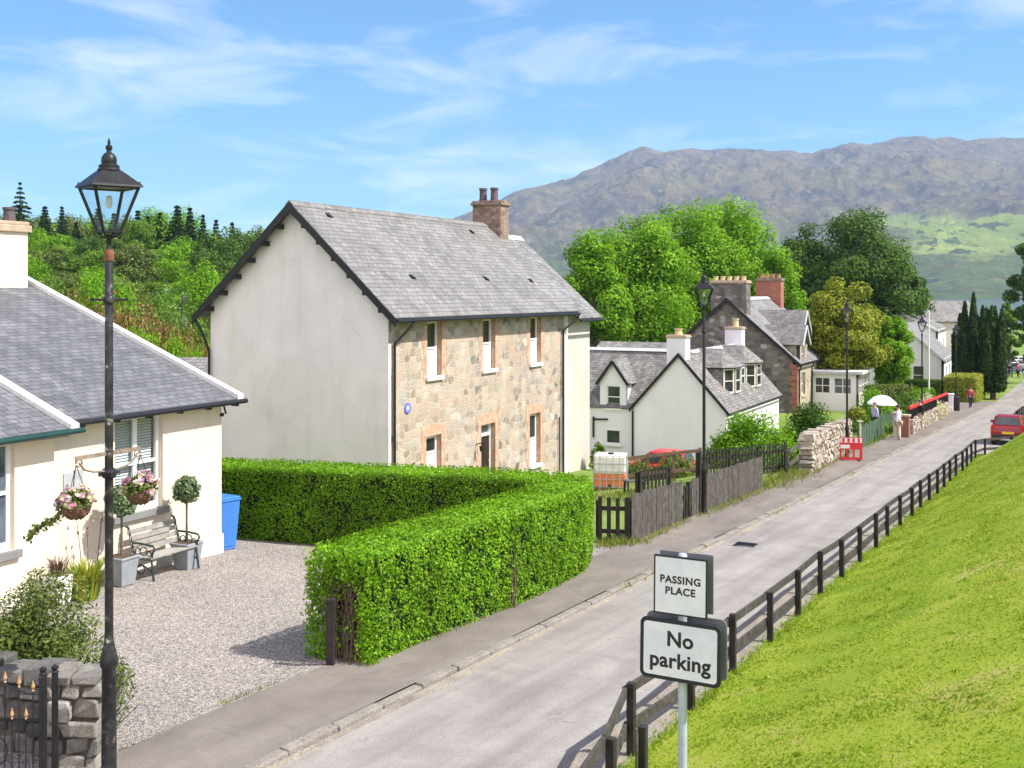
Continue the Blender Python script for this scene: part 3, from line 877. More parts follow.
sheet('grass_bank', frange(-10, 75, 0.5) + frange(77, 200, 3), [-4.42, -4.3, -4.0, -3.7, -3.4, -3.1, -2.8, -2.5, -2.2, -1.9, -1.6, -1.3, -1.0, -0.6, 0, 0.8, 1.8, 3, 5, 8, 14], lambda s, n: zbank(s, n + NF(s) - N_FENCE), M['lawn'], nmap=lambda s, n: n + NF(s) - N_FENCE)
# real blades on the near part of the bank
N_ = 150000
ss = 4 + 44 * RNG.random(N_) ** 1.7
nn = -4.3 + RNG.random(N_) * 4.4
P = []
keep = RNG.random(N_)
for i in range(N_):
    cl = mnoise.noise(Vector((ss[i] * 1.3, nn[i] * 1.3, 7)))
    if keep[i] > 0.62 + 0.75 * cl: continue
    x, y = xy(ss[i], nn[i])
    P.append((x, y, zbank(ss[i], nn[i]), 0.75 + 0.5 * max(0, cl)))
P = np.array(P)
# scattered coarser tufts
tl = []
for _ in range(170):
    s_, n_ = 4 + 40 * random.random() ** 1.6, -4.2 + 4.2 * random.random() ** 1.4
    for k in range(16):
        a_, b_ = s_ + random.gauss(0, .04), n_ + random.gauss(0, .04)
        tl.append((*xy(a_, b_), zbank(a_, b_), 1.5))
P = np.vstack([P, np.array(tl)])
# a taller unmown fringe under the fence
ns_ = 14000
s2 = 2 + 50 * RNG.random(ns_) ** 1.5; n2_ = -4.33 + RNG.normal(0, 0.08, ns_)
Q = np.array([(*xy(s2[i], n2_[i]), base(s2[i]) + 0.01, 4.2 * (0.6 + 0.6 * max(0, mnoise.noise(Vector((s2[i] * .9, 3, 0)))))) for i in range(ns_)])
P = np.vstack([P, Q])
n = len(P)
hgt = RNG.uniform(0.012, 0.034, n) * P[:, 3]
ang = RNG.uniform(0, 2 * np.pi, n)
wd = 0.006 + 0.006 * RNG.random(n) + 0.0004 * np.hypot(P[:, 0], P[:, 1])
dx = np.stack([np.cos(ang), np.sin(ang), np.zeros(n)], 1)
lean = RNG.normal(0, 0.5, (n, 2)) * hgt[:, None]
B0 = P[:, :3] - dx * wd[:, None]; B1 = P[:, :3] + dx * wd[:, None]
T0 = P[:, :3] + np.concatenate([lean, hgt[:, None]], 1)
V = np.stack([B0, B1, T0], 1).reshape(-1, 3)
o = npmesh('bank_grass', V, np.arange(3 * n).reshape(n, 3), M['grass_blade'])
tag(o, 'short mown grass covering the sunny bank right of the road', 'grass', kind='stuff')

# loch ----------------------------------------------------------------------
m, nt, b, out = newmat('loch_water')
b.inputs['Base Color'].default_value = (0.05, 0.10, 0.16, 1); b.inputs['Roughness'].default_value = 0.12
nn_ = tnoise(nt, coords(nt), 0.15, 4); bump(nt, b, nn_.outputs['Fac'], 0.15, 0.3)
mb = MB(); mb.poly([(-9000, 330, -13.6), (9000, 330, -13.6), (9000, 9000, -13.6), (-9000, 9000, -13.6)])
tag(mb.build('loch', m), kind='structure')

# hills beyond the loch -------------------------------------------------------
prof = [(-900, 255), (-200, 245), (100, 240), (300, 238), (390, 232), (440, 226), (465, 219), (490, 208), (515, 192), (550, 184), (580, 175), (610, 161), (632, 150), (645, 147), (662, 151), (700, 149), (740, 146), (775, 147), (795, 152), (812, 155), (828, 149), (850, 143), (868, 146), (890, 141), (920, 138), (970, 139), (1024, 138), (1100, 142), (1300, 150), (1900, 175)]
pxs = [p[0] for p in prof]; pys = [p[1] for p in prof]
D0, D1 = 2300.0, 5600.0
cols_ = np.concatenate([np.linspace(-560, 380, 60), np.linspace(386, 1040, 380), np.linspace(1050, 1580, 40)])
rows = np.concatenate([np.linspace(0, 1, 170), [1.08, 1.2, 1.35]])
V = []
for px in cols_:
    u = (px - 512) / F
    ztop = (HZ - np.interp(px, pxs, pys)) / F * D1
    for t in rows:
        Y = D0 + (D1 - D0) * t
        X = u * Y
        if t <= 1:
            # even rise seen from the street, with broken rocky relief
            fb = mnoise.fractal(Vector((X / 420.0, Y / 420.0, 5.0)), 0.75, 2.1, 7)
            fc = mnoise.fractal(Vector((X / 110.0, Y / 110.0, 2.0)), 0.7, 2.1, 4)
            rg = abs(mnoise.fractal(Vector((X / 900.0 + 3, Y / 800.0, 1.0)), 0.8, 2.1, 6))
            env = min(1, t / .25) * min(1, (1.0 - t) / .12)
            g_ = 0.12 * t + 0.88 * t ** (1.25 - 0.35 * min(1, max(0, (px - 600) / 400)))
            e_ = ztop / D1 * g_
            z = -14 * (1 - t) + e_ * Y + env * (130 * (0.33 - rg) + 62 * fb + 24 * fc) * (0.35 + 0.65 * t)
            z += (1 - env) * t * (26 * fb + 10 * fc)
            if 0.4 < t < 0.97: z = min(z, ztop * Y / D1 * 0.992)
            z = max(z, -16) if t > 0 else -20
        else:
            z = max(-30, ztop * (1 - 2.6 * (t - 1)) - 10)
        V.append((X, Y, z))
nr = len(rows)
Fc = []
for i in range(len(cols_) - 1):
    for j in range(nr - 1):
        a = i * nr + j
        Fc.append((a, a + nr, a + nr + 1, a + 1))
m, nt, b, out = newmat('heather_hillside')
c = coords(nt)
sp = nt.nodes.new("ShaderNodeSeparateXYZ"); nt.links.new(c, sp.inputs[0])
h = nt.nodes.new("ShaderNodeMapRange"); h.inputs['From Min'].default_value = 0; h.inputs["From Max"].default_value = 1050
nt.links.new(sp.outputs['Z'], h.inputs['Value'])
n1 = tnoise(nt, c, 0.004, 10, 0.68, 0.6)
s_ = nt.nodes.new("ShaderNodeMath"); s_.operation = 'MULTIPLY_ADD'; s_.inputs[1].default_value = 0.55
nt.links.new(n1.outputs['Fac'], s_.inputs[0]); nt.links.new(h.outputs[0], s_.inputs[2])
col = ramp(nt, [(0.22, (0.05, 0.075, 0.025)), (0.38, (0.08, 0.095, 0.035)), (0.50, (0.135, 0.12, 0.045)), (0.60, (0.115, 0.088, 0.06)), (0.72, (0.15, 0.13, 0.06)), (0.9, (0.14, 0.115, 0.085))], s_.outputs[0])
n2 = tnoise(nt, c, 0.013, 8, 0.7, 1.2)
col = mixc(nt, ramp(nt, [(0.48, g3(0)), (0.60, g3(0.8))], n2.outputs['Fac']), col, (0.23, 0.20, 0.075))
n3 = tnoise(nt, c, 0.009, 9, 0.75, 0.8)
col = mixc(nt, ramp(nt, [(0.52, g3(0)), (0.60, g3(0.85))], n3.outputs['Fac']), col, (0.035, 0.04, 0.035))
n5 = tnoise(nt, c, 0.03, 6, 0.7, 0.8)
col = mixc(nt, ramp(nt, [(0.58, g3(0)), (0.66, g3(0.75))], n5.outputs['Fac']), col, (0.30, 0.265, 0.235))
# pasture on the lower right shoulder, with dark tree clumps
def rng_mask(sock, a, b_, soft):
    r1 = nt.nodes.new("ShaderNodeMapRange"); r1.interpolation_type = 'SMOOTHSTEP'
    r1.inputs['From Min'].default_value = a - soft; r1.inputs['From Max'].default_value = a + soft; nt.links.new(sock, r1.inputs['Value'])
    r2 = nt.nodes.new("ShaderNodeMapRange"); r2.interpolation_type = 'SMOOTHSTEP'
    r2.inputs['From Min'].default_value = b_ - soft; r2.inputs['From Max'].default_value = b_ + soft
    r2.inputs['To Min'].default_value = 1; r2.inputs['To Max'].default_value = 0; nt.links.new(sock, r2.inputs['Value'])
    mm = nt.nodes.new("ShaderNodeMath"); mm.operation = 'MULTIPLY'
    nt.links.new(r1.outputs[0], mm.inputs[0]); nt.links.new(r2.outputs[0], mm.inputs[1])
    return mm.outputs[0]
wn_ = tnoise(nt, c, 0.0035, 5, 0.6)
def warped(sock, amp):
    w = nt.nodes.new("ShaderNodeMath"); w.operation = 'MULTIPLY_ADD'; w.inputs[1].default_value = amp
    sb = nt.nodes.new("ShaderNodeMath"); sb.operation = 'SUBTRACT'; sb.inputs[1].default_value = 0.5
    nt.links.new(wn_.outputs['Fac'], sb.inputs[0]); nt.links.new(sb.outputs[0], w.inputs[0]); nt.links.new(sock, w.inputs[2])
    return w.outputs[0]
mx_ = rng_mask(warped(sp.outputs['X'], 500), 1120, 2600, 60)
mz_ = rng_mask(warped(sp.outputs['Z'], 260), 95, 260, 20)
mm = nt.nodes.new("ShaderNodeMath"); mm.operation = 'MULTIPLY'; nt.links.new(mx_, mm.inputs[0]); nt.links.new(mz_, mm.inputs[1])
fld = ramp(nt, [(0.35, (0.20, 0.28, 0.05)), (0.65, (0.32, 0.38, 0.09))], wn_.outputs['Fac'])
col = mixc(nt, mm.outputs[0], col, fld)
n4 = tnoise(nt, c, 0.011, 6, 0.72, 0.3)
fo = rng_mask(sp.outputs['Z'], -40, 95, 50)
f2 = nt.nodes.new("ShaderNodeMath"); f2.operation = 'MULTIPLY'
nt.links.new(ramp(nt, [(0.40, g3(0)), (0.5, g3(1))], n4.outputs['Fac']), f2.inputs[0]); nt.links.new(fo, f2.inputs[1])
col = mixc(nt, f2.outputs[0], col, ramp(nt, [(0.3, (0.06, 0.095, 0.03)), (0.7, (0.15, 0.21, 0.06))], n5.outputs['Fac']))
n6 = tnoise(nt, c, 0.016, 4, 0.6, 0.3)
f3 = nt.nodes.new("ShaderNodeMath"); f3.operation = 'MULTIPLY'
nt.links.new(ramp(nt, [(0.56, g3(0)), (0.60, g3(0.9))], n6.outputs['Fac']), f3.inputs[0]); nt.links.new(mm.outputs[0], f3.inputs[1])
col = mixc(nt, f3.outputs[0], col, (0.04, 0.075, 0.025))
nt.links.new(col, b.inputs['Base Color']); b.inputs['Roughness'].default_value = 1.0; b.inputs['Specular IOR Level'].default_value = 0.05
bump(nt, b, n3.outputs['Fac'], 1.0, 40.0)
o = npmesh('hills', V, Fc, m)
o.data.polygons.foreach_set('use_smooth', [True] * len(o.data.polygons))
tag(o, kind='structure')

# air ------------------------------------------------------------------------
m = bpy.data.materials.new('haze_air'); m.use_nodes = True
nt = m.node_tree; nt.nodes.clear()
out = nt.nodes.new("ShaderNodeOutputMaterial"); pv = nt.nodes.new("ShaderNodeVolumePrincipled")
pv.inputs['Color'].default_value = (0.50, 0.69, 1.0, 1)
pv.inputs['Density'].default_value = 0.00008
pv.inputs['Anisotropy'].default_value = 0.0
nt.links.new(pv.outputs['Volume'], out.inputs['Volume'])
mb = MB(); mb.box(-6500, 6500, -400, 7200, -40, 800)
o = mb.build('haze', m); tag(o, 'thin blue air between the street and the far hills', 'haze', kind='stuff')
# ================================================================== BUILDINGS
HA = math.atan2(0.898, 0.4397)   # house fronts run along this direction
DX, DY = math.cos(HA), math.sin(HA)
SILLM = plain('grey_sill_paint', (0.2, 0.2, 0.2), 0.8)
NETM = plain('pale_net_curtain', (0.55, 0.56, 0.56), 0.7, 0.5)
DARKROOM = plain('dark_room', (0.03, 0.03, 0.032), 0.9)
BLINDM = plain('white_blind_slats', (0.72, 0.72, 0.70), 0.6, 0.3, 0, 0.04)

def T(x, y, z, rz=0.0):
    return Matrix.Translation((x, y, z)) @ Matrix.Rotation(rz, 4, 'Z')

def window(parent, mtx, w, h, cols=1, rows=2, recess=0.12, sill=None, blind=False, frame=None, f=0.055, glass=None, label=None, half=None, bar=0.03):
    frame = frame or M['white_paint']
    g = MB(mtx)
    y0, y1 = recess, recess + 0.06
    g.box(0, f, y0, y1, 0, h); g.box(w - f, w, y0, y1, 0, h)
    g.box(f, w - f, y0, y1, 0, f * 1.3); g.box(f, w - f, y0, y1, h - f, h)
    for i in range(1, cols):
        x = w * i / cols
        g.box(x - bar, x + bar, y0 + .008, y1 - .004, f * 1.3, h - f)
    for j in range(1, rows):
        z = h * j / rows if half is None else half * h
        g.box(f, w - f, y0 - .012, y1 - .002, z - .028, z + .028)
    fr = g.build('window', frame, parent)
    if label: fr['label'] = label
    p = MB(mtx)
    p.box(f * .5, w - f * .5, y0 + .03, y0 + .038, f * .5, h - f * .5)
    if blind:
        p.build('pane', M['clear_glass'], fr)
        b = MB(mtx)
        z = 0.05
        while z < h - 0.04:
            b.add([(f, y0 + .10, z), (w - f, y0 + .10, z), (w - f, y0 + .125, z + .040), (f, y0 + .125, z + .040)], [(0, 1, 2, 3)])
            z += 0.052
        b.build('blind', BLINDM, fr)
        d = MB(mtx); d.poly([(0, y0 + .165, 0), (w, y0 + .165, 0), (w, y0 + .165, h), (0, y0 + .165, h)])
        d.build('room_backing', DARKROOM, fr)
    else:
        p.build('pane', glass or M['glass'], fr)
    if sill is not None:
        s = MB(mtx); s.box(-.09, w + .09, -.085, recess - .002, -.13, -.004)
        s.build('sill', sill, fr, bevel=.008)
    return fr

def surround(mtx, w, h, mw=0.17, top=0.24, bottom=0.0, proud=0.012, mb=None, reveal=.14):
    """dressed stone margins round an opening, as alternating long and short blocks"""
    s = mb or MB()
    om = s.m; s.m = mtx
    z = -bottom; k = 0
    while z < h - .05:
        hh = min(0.34, h - z)
        e = 0.1 if k % 2 else 0.0
        s.box(-mw - e, 0, -proud, .02, z + .004, z + hh - .004)
        s.box(w, w + mw + e, -proud, .02, z + .004, z + hh - .004)
        z += hh; k += 1
    s.box(-mw - .06, w + mw + .06, -proud - .003, .02, h, h + top)
    s.box(.0, .006, .021, reveal, .01, h - .006); s.box(w - .006, w, .021, reveal, .01, h - .006); s.box(0, w, .021, reveal, h - .006, h)
    s.m = om
    return s

def pipe(mb, pts, r=0.04):
    mb.tube(pts, r, 8)

def roof_pair(parent, mat, L0, L1, W, ez, rz_, o, th=0.07, name='roof', yc=None):
    """two slopes over a house of depth W; eaves at height ez at overhang o, ridge at rz_"""
    yc = W / 2 if yc is None else yc
    mb = MB()
    mb.slab((L0, -o, ez), (L1, -o, ez), (L1, yc, rz_), (L0, yc, rz_), th)
    mb.slab((L1, W + o, ez), (L0, W + o, ez), (L0, yc, rz_), (L1, yc, rz_), th)
    return mb.build(name, mat, parent)

# ------------------------------------------------------------------ 1. stone house
Y0 = 33.0
hz = -6.75
C0 = Vector((-0.1074 * Y0, Y0, hz))
stone_house = thing('stone_house', 'two-storey house with tan rubble stone front and tall white harled gable behind the hedge', 'house', C0, HA)
SH_L, SH_W = 12.55, 6.52
EZ = -0.74 - hz; RZ = 2.68 - hz; OH = 0.45
def zz(v): return v - hz
up = [(2.18, 3.07), (5.84, 6.75), (9.54, 10.46)]
ztop, zsill = zz(-0.86), zz(-2.58)
lo = [(2.12, 3.05, zz(-5.45), zz(-4.40)), (9.5, 10.42, zz(-6.28), zz(-4.42))]
door = (5.72, 6.75, 0.02, zz(-4.42))
holes = [(a, b_, zsill, ztop) for a, b_ in up] + lo + [door]
mb = MB(); mb.wall(0.0, SH_L, -0.6, EZ + 0.12, holes, 0.0, 0.45)
mb.build('front_wall', M['stone_tan'], stone_house)
mb = MB()
zap = EZ + (RZ - EZ) * (SH_W / 2 + 0) / (SH_W / 2 + OH) + (RZ - EZ) * OH / (SH_W / 2 + OH) - 0.09
ze = EZ + (RZ - EZ) * OH / (SH_W / 2 + OH) - 0.09
for x in (0.0, SH_L + 0.45):
    pts = [(x, 0.004, -0.8), (x, SH_W, -0.8), (x, SH_W, ze), (x, SH_W / 2, zap), (x, 0.004, ze)]
    mb.prism(pts, (0.3 if x == 0 else -0.3, 0, 0))
mb.box(0.3, SH_L, SH_W - .3, SH_W, -0.8, ze)
mb.m = None
gw = mb.build('gable_wall', M['harl_grey'], stone_house)
mb = MB(); mb.box(-0.012, 0.10, -0.012, 0.3, -0.6, EZ - .75)
mb.build('corner_strip', M['harl_grey'], stone_house)
roof = roof_pair(stone_house, M['slate_light'], -0.34, 13.08, SH_W, EZ, RZ, OH)
# lifted / slipped slates and a few ridge tiles
mb = MB()
sl_ = math.atan2(RZ - EZ, SH_W / 2 + OH)
for l, t in ((1.05, 0.88), (2.6, 0.33), (7.6, 0.33), (11.2, 0.32), (10.2, 0.86)):
    y = -OH + t * (SH_W / 2 + OH); z = EZ + t * (RZ - EZ)
    mb = MB(); mb.slab((l, y - .02, z + .08), (l + .24, y - .02, z + .025), (l + .26, y + .14, z + .16), (l + .02, y + .14, z + .16), .02)
    mb.build('slipped_slate', M['car_trim'], roof)
mb = MB()
x = -0.34
while x < 12.5:
    mb.prism([(x + .004, SH_W / 2 - .15, RZ - .12), (x + .004, SH_W / 2 - .13, RZ - .075), (x + .004, SH_W / 2, RZ + .055), (x + .004, SH_W / 2 + .13, RZ - .075), (x + .004, SH_W / 2 + .15, RZ - .12)], (.44, 0, 0))
    x += .45
mb.build('ridge', M['slate_light'], roof)
# bargeboards with the purlin ends showing under them
mb = MB()
for sgn in (-1, 1):
    ye = SH_W / 2 + sgn * (SH_W / 2 + OH)
    a = Vector((-0.36, ye, EZ - .10)); b_ = Vector((-0.36, SH_W / 2, RZ - .10))
    mb.prism([a + Vector((0, 0, -.16)), b_ + Vector((0, 0, -.18)), b_ + Vector((0, 0, .10)), a + Vector((0, 0, .10))], (.05, 0, 0))
mb.build('bargeboard', M['black_paint'], stone_house)
for sgn in (-1, 1):
    for k in range(1, 7):
        t = k / 6.9
        y = SH_W / 2 + sgn * (SH_W / 2 + OH) * (1 - t); z = EZ + (RZ - EZ) * t - .25
        mb = MB(); mb.box(-.33, -.003, y - .06, y + .06, z - .10, z + .05)
        mb.build('purlin_end', M['black_paint'], stone_house)
mb = MB(); mb.slab((-.32, -OH - .01, EZ - .10), (13.0, -OH - .01, EZ - .10), (13.0, 0.0, ze - .03), (-.32, 0.0, ze - .03), .02)
mb.build('soffit', M['black_wood'], stone_house)
mb = MB(); pipe(mb, [(-.30, -OH - .02, EZ - .085), (13.05, -OH - .02, EZ - .10)], .055)
mb.build('gutter', M['black_paint'], stone_house)
mb = MB(); pipe(mb, [(.75, -OH - .03, EZ - .12), (.62, -OH + .02, EZ - .22), (.22, -.08, EZ - .75), (.22, -.07, EZ - 1.0), (.22, -.07, -.3)], .042)
mb.build('downpipe', M['black_paint'], stone_house)
mb = MB(); pipe(mb, [(12.98, -OH - .03, EZ - .12), (12.95, -OH + .03, EZ - .3), (12.35, -.09, EZ - .72), (12.35, -.08, EZ - 1.0), (12.35, -.08, -.3)], .042)
pipe(mb, [(12.05, -.06, 2.0), (12.05, -.06, -.2)], .025)
mb.build('downpipe', M['black_paint'], stone_house)
mb = MB(); pipe(mb, [(-.25, SH_W + OH - .05, EZ - .1), (-.2, SH_W + .2, EZ - .45), (-.09, SH_W - .02, EZ - 1.1), (-.09, SH_W - .02, -.3)], .042)
mb.build('downpipe', M['black_paint'], stone_house)
mb = MB(); pipe(mb, [(-.012, SH_W, 1.42), (-.012, 2.0, 1.34), (-.012, 1.55, 1.32), (-.012, 1.55, .7)], .018)
mb.build('wall_cable', M['black_paint'], stone_house)
mb = MB()
for a, b_ in up:
    surround(T(a, 0, zsill), b_ - a, ztop - zsill, .2, .1, .1, .012).build('window_surround', M['sandstone'], stone_house)
for a, b_, c_, d_ in lo:
    surround(T(a, 0, c_), b_ - a, d_ - c_, .22, .34, .1, .012).build('window_surround', M['sandstone'], stone_house)
surround(T(door[0], 0, door[2]), door[1] - door[0], door[3] - door[2], .24, .36, 0, .012).build('door_surround', M['sandstone'], stone_house)
for a, b_ in up:
    w = b_ - a
    fr_ = window(stone_house, T(a + .008, 0, zsill), w - .016, ztop - zsill - .008, 1, 2, .15, M['white_paint'], f=.10)
    q_ = MB(T(a + .008, 0, zsill)); q_.box(.10, w - .116, .165, .178, .13, (ztop - zsill) / 2 - .03); q_.build('net_curtain', NETM, fr_)
for a, b_, c_, d_ in lo:
    fr_ = window(stone_house, T(a + .008, 0, c_), b_ - a - .016, d_ - c_ - .008, 1, 2, .15, M['white_paint'], f=.10)
    q_ = MB(T(a + .008, 0, c_)); q_.box(.10, b_ - a - .116, .165, .178, .13, (d_ - c_) / 2 - .03); q_.build('net_curtain', NETM, fr_)
# net blinds half drawn in the upper windows
w = door[1] - door[0]; h = door[3] - door[2]
mt = T(door[0], 0, door[2])
g = MB(mt); g.box(.008, .09, .16, .26, 0, h - .008); g.box(w - .09, w - .008, .16, .26, 0, h - .008); g.box(.09, w - .09, .16, .26, h - .07, h - .008); g.box(.09, w - .09, .14, .27, h - .42, h - .33)
dr = g.build('door', M['white_paint'], stone_house)
g = MB(mt); g.box(.09, w - .09, .19, .24, 0, h - .42)
for zq in (.25, 1.05):
    for xq in (.16, w / 2 + .03):
        g.box(xq, xq + w / 2 - .2, .178, .2, zq, zq + .65)
g.build('door_leaf', plain('dark_door_paint', (.03, .022, .02), .4), dr)
g = MB(mt); g.box(.09, w - .09, .21, .22, h - .33, h - .07); g.build('fanlight', M['glass_blue'], dr)
g = MB(mt); g.lathe([(.0, 0), (.03, .01), (.03, .04), (0, .05)], (w - .2, .15, 1.0), 8); g.build('handle', M['gold'], dr)
g = MB(); g.tube([(5.35, -.01, 1.75), (5.35, -.2, 1.8), (5.35, -.22, 1.72)], .018, 6); g.frustum(5.29, 5.41, -.28, -.16, 1.52, 1.7, .02)
g.build('porch_lantern', M['black_paint'], stone_house)
g = MB(T(1.02, 0, zz(-3.43)))
g.add(*[[(0.16 * math.cos(t), -.03, .16 * math.sin(t)) for t in [2 * math.pi * k / 24 for k in range(24)]] + [(0.16 * math.cos(t), .0, .16 * math.sin(t)) for t in [2 * math.pi * k / 24 for k in range(24)]],
         [tuple(range(24))] + [(k, (k + 1) % 24, 24 + (k + 1) % 24, 24 + k) for k in range(24)]])
pl = g.build('plaque', M['plaque_blue'], stone_house)
g = MB(T(1.02, 0, zz(-3.43)))
for zq, wq in ((.06, .13), (.02, .18), (-.02, .19), (-.07, .14)):
    g.box(-wq / 2, wq / 2, -.034, -.031, zq, zq + .018)
g.build('plaque_lines', M['white_paint'], pl)

def chimney(parent, x0, x1, y0, y1, z0, z1, mat, cope, pots, potmat, copeh=.16, name='chimney', ph=.5, pr=.12):
    mb = MB(); mb.box(x0, x1, y0, y1, z0, z1 - copeh)
    c_ = mb.build(name, mat, parent)
    mb = MB(); mb.box(x0 - .07, x1 + .07, y0 - .07, y1 + .07, z1 - copeh, z1 - copeh * .35); mb.box(x0 - .03, x1 + .03, y0 - .03, y1 + .03, z1 - copeh * .35, z1)
    mb.build('coping', cope, c_, bevel=.02)
    for (px_, py_) in pots:
        mb = MB(); mb.lathe([(pr * 1.1, 0), (pr * 1.12, .06), (pr, .1), (pr * .95, ph * .8), (pr * 1.12, ph * .84), (pr * 1.12, ph), (pr * .8, ph), (pr * .7, ph * .7)], (px_, py_, z1), 14)
        mb.build('chimney_pot', potmat, c_, smooth=True)
    return c_
chimney(stone_house, 12.42, 13.15, SH_W / 2 - .62, SH_W / 2 + .62, RZ - 1.3, zz(3.63), M['chimstone'], M['chimstone'],
        [(12.75, SH_W / 2 - .18), (12.75, SH_W / 2 + .32)], M['pot_dark'], .2, ph=.52, pr=.15)
# lower wing continuing the line of the front
WX0, WX1 = SH_L, 15.3
mb = MB(); 
ez2, rz2 = zz(-1.02), zz(2.3)
ze2 = ez2 + (rz2 - ez2) * OH / (SH_W / 2 + OH) - .09; za2 = rz2 - .09
mb.box(WX0 + .002, WX1, .03, .3, -.8, ze2)
mb.prism([(WX1, .302, -.8), (WX1, SH_W, -.8), (WX1, SH_W, ze2), (WX1, SH_W / 2, za2), (WX1, .302, ze2)], (-.3, 0, 0))
wing = mb.build('wing_wall', M['harl_pale'], stone_house)
roof_pair(stone_house, M['slate_mid'], 13.09, WX1 + .25, SH_W, ez2, rz2, OH, name='wing_roof')
mb = MB(); mb.prism([(13.2, SH_W / 2 - .2, rz2 - .15), (13.2, SH_W / 2, rz2 + .05), (13.2, SH_W / 2 + .2, rz2 - .15)], (WX1 + .25 - 13.2, 0, 0))
mb.build('wing_ridge', M['lead'], stone_house)
mb = MB(); pipe(mb, [(13.1, -OH - .05, ez2 - .1), (WX1 + .3, -OH - .05, ez2 - .1)], .05); mb.build('gutter', M['black_paint'], stone_house)

# ------------------------------------------------------------------ 2. cream cottage on the left
cw = Vector((-5.86, 23.2, 0)); cz = ground(cw.x, cw.y)
cottage = thing('cream_cottage', 'single-storey cream rendered cottage with blue-grey slate roof beside the gravel yard', 'house', (cw.x, cw.y, cz), HA)
ce = -2.16 - cz                  # eaves height
pit = math.tan(R(21.5))
mb = MB()
wl0, wl1 = -2.87, -1.66
wz0, wz1 = -4.03 - cz, -2.27 - cz
mb.wall(-4.6, 0, -.3, ce + .06, [(wl0, wl1, wz0, wz1)], 0, .3)
# gable end facing the hedge
D_ = 6.6
mb.prism([(0, .3, -.3), (0, 2 * D_, -.3), (0, 2 * D_, ce), (0, D_, ce + pit * D_ - .05), (0, .3, ce + .3 * pit - .05)], (-.3, 0, 0))
mb.build('wall', M['harl_cream'], cottage)
mb = MB()
wx0, wx1 = -7.0, -5.0
mb.wall(-9.0, -4.55, -.3, ce - .02, [(-6.62, -5.34, wz0 - .05, wz1)], -.35, 0.0)
mb.box(-4.57, -4.55, -.349, 0.0, -.3, ce - .02)
mb.build('projecting_wall', M['harl_cream'], cottage)
mb = MB(); mb.box(-4.52, .03, -.03, .0, -.3, .42); mb.box(-9.0, -4.52, -.385, -.352, -.3, .45); mb.box(-.2, .03, .0, 6, -.3, .42)
mb.build('plinth', M['plinth'], cottage)
window(cottage, T(wl0, 0, wz0), wl1 - wl0, wz1 - wz0, 2, 2, .1, SILLM, blind=True, f=.075, bar=.05)
window(cottage, T(-6.62, -.35, wz0 - .05), 1.28, wz1 - wz0 + .05, 1, 2, .08, SILLM, f=.09, glass=M['glass_blue'])
mb = MB(); o_ = .26
mb.slab((-9.5, -o_, ce), (.30, -o_, ce), (.30, D_, ce + pit * (D_ + o_)), (-9.5, D_, ce + pit * (D_ + o_)), .06)
mb.slab((.30, 2 * D_ + .2, ce), (-9.5, 2 * D_ + .2, ce), (-9.5, D_, ce + pit * (D_ + o_)), (.30, D_, ce + pit * (D_ + o_)), .06)
croof = mb.build('roof', M['slate_blue'], cottage)
mb = MB()
e2 = ce - .08
mb.slab((-9.5, -o_ - .37, e2), (-4.42, -o_ - .37, e2), (-4.42, D_, e2 + pit * (D_ + o_ + .37) + .03), (-9.5, D_, e2 + pit * (D_ + o_ + .37) + .03), .10)
mb.build('roof', M['slate_blue'], cottage)
def skew(name, x0, x1, ya, za, yb, zb, t, mat, parent):
    mb = MB()
    mb.prism([(x0, ya, za), (x0, yb, zb), (x0, yb, zb + t), (x0, ya, za + t)], (x1 - x0, 0, 0))
    return mb.build(name, mat, parent, bevel=.012)
skew('verge_skew', .18, .35, -o_ - .02, ce - .02, D_, ce + pit * (D_ + o_), .11, M['white_skew'], cottage)
skew('verge_skew', -4.50, -4.32, -o_ - .42, e2 - .06, D_ - .1, e2 + pit * (D_ + o_ + .3) - .02, .13, M['white_skew'], cottage)
mb = MB(); pipe(mb, [(-4.28, -o_ - .06, ce - .06), (.38, -o_ - .06, ce - .05)], .05); 
for k in range(6): mb.box(-3.9 + k * .8, -3.86 + k * .8, -o_ - .07, -o_ + .1, ce - .14, ce - .1)
mb.build('gutter', M['black_paint'], cottage)
mb = MB(); pipe(mb, [(-9.5, -o_ - .44, e2 - .07), (-4.24, -o_ - .43, e2 - .05)], .05); mb.build('gutter', M['green_gutter'], cottage)
mb = MB(); mb.slab((-4.4, -o_ + .02, ce - .075), (.2, -o_ + .02, ce - .075), (.2, 0.0, ce - .06), (-4.4, 0.0, ce - .06), .015); mb.slab((-9.5, -o_ - .36, e2 - .13), (-4.45, -o_ - .36, e2 - .13), (-4.45, -.35, e2 - .12), (-9.5, -.35, e2 - .12), .015)
mb.build('soffit', M['harl_cream'], cottage)
mb = MB(); mb.box(-.05, .05, -.02, -.001, ce - .35, ce - .28); mb.tube([(0.02, -.03, ce - .1), (0.04, -.08, ce - .3)], .02, 6); mb.build('gutter_bracket', M['black_paint'], cottage)
# chimney near the ridge of the cottage
ct = (at(27, 222, 25.6)); cl = cottage.matrix_basis.inverted() @ ct
chx1 = cl.x; chy = cl.y
c_ = chimney(cottage, chx1 - .75, chx1, chy - .02, chy + .95, ce + pit * chy - .6, cl.z, M['harl_cream'], M['cope_buff'], [(chx1 - .22, chy + .3), (chx1 - .55, chy + .7)], M['pot_dark'], .24, ph=.32, pr=.13)
def wall_px(px, out):
    l = 0.0
    while l > -8:
        v = cottage.matrix_basis @ Vector((l, -out, 0))
        if 512 + F * v.x / v.y <= px: break
        l -= .01
    return l
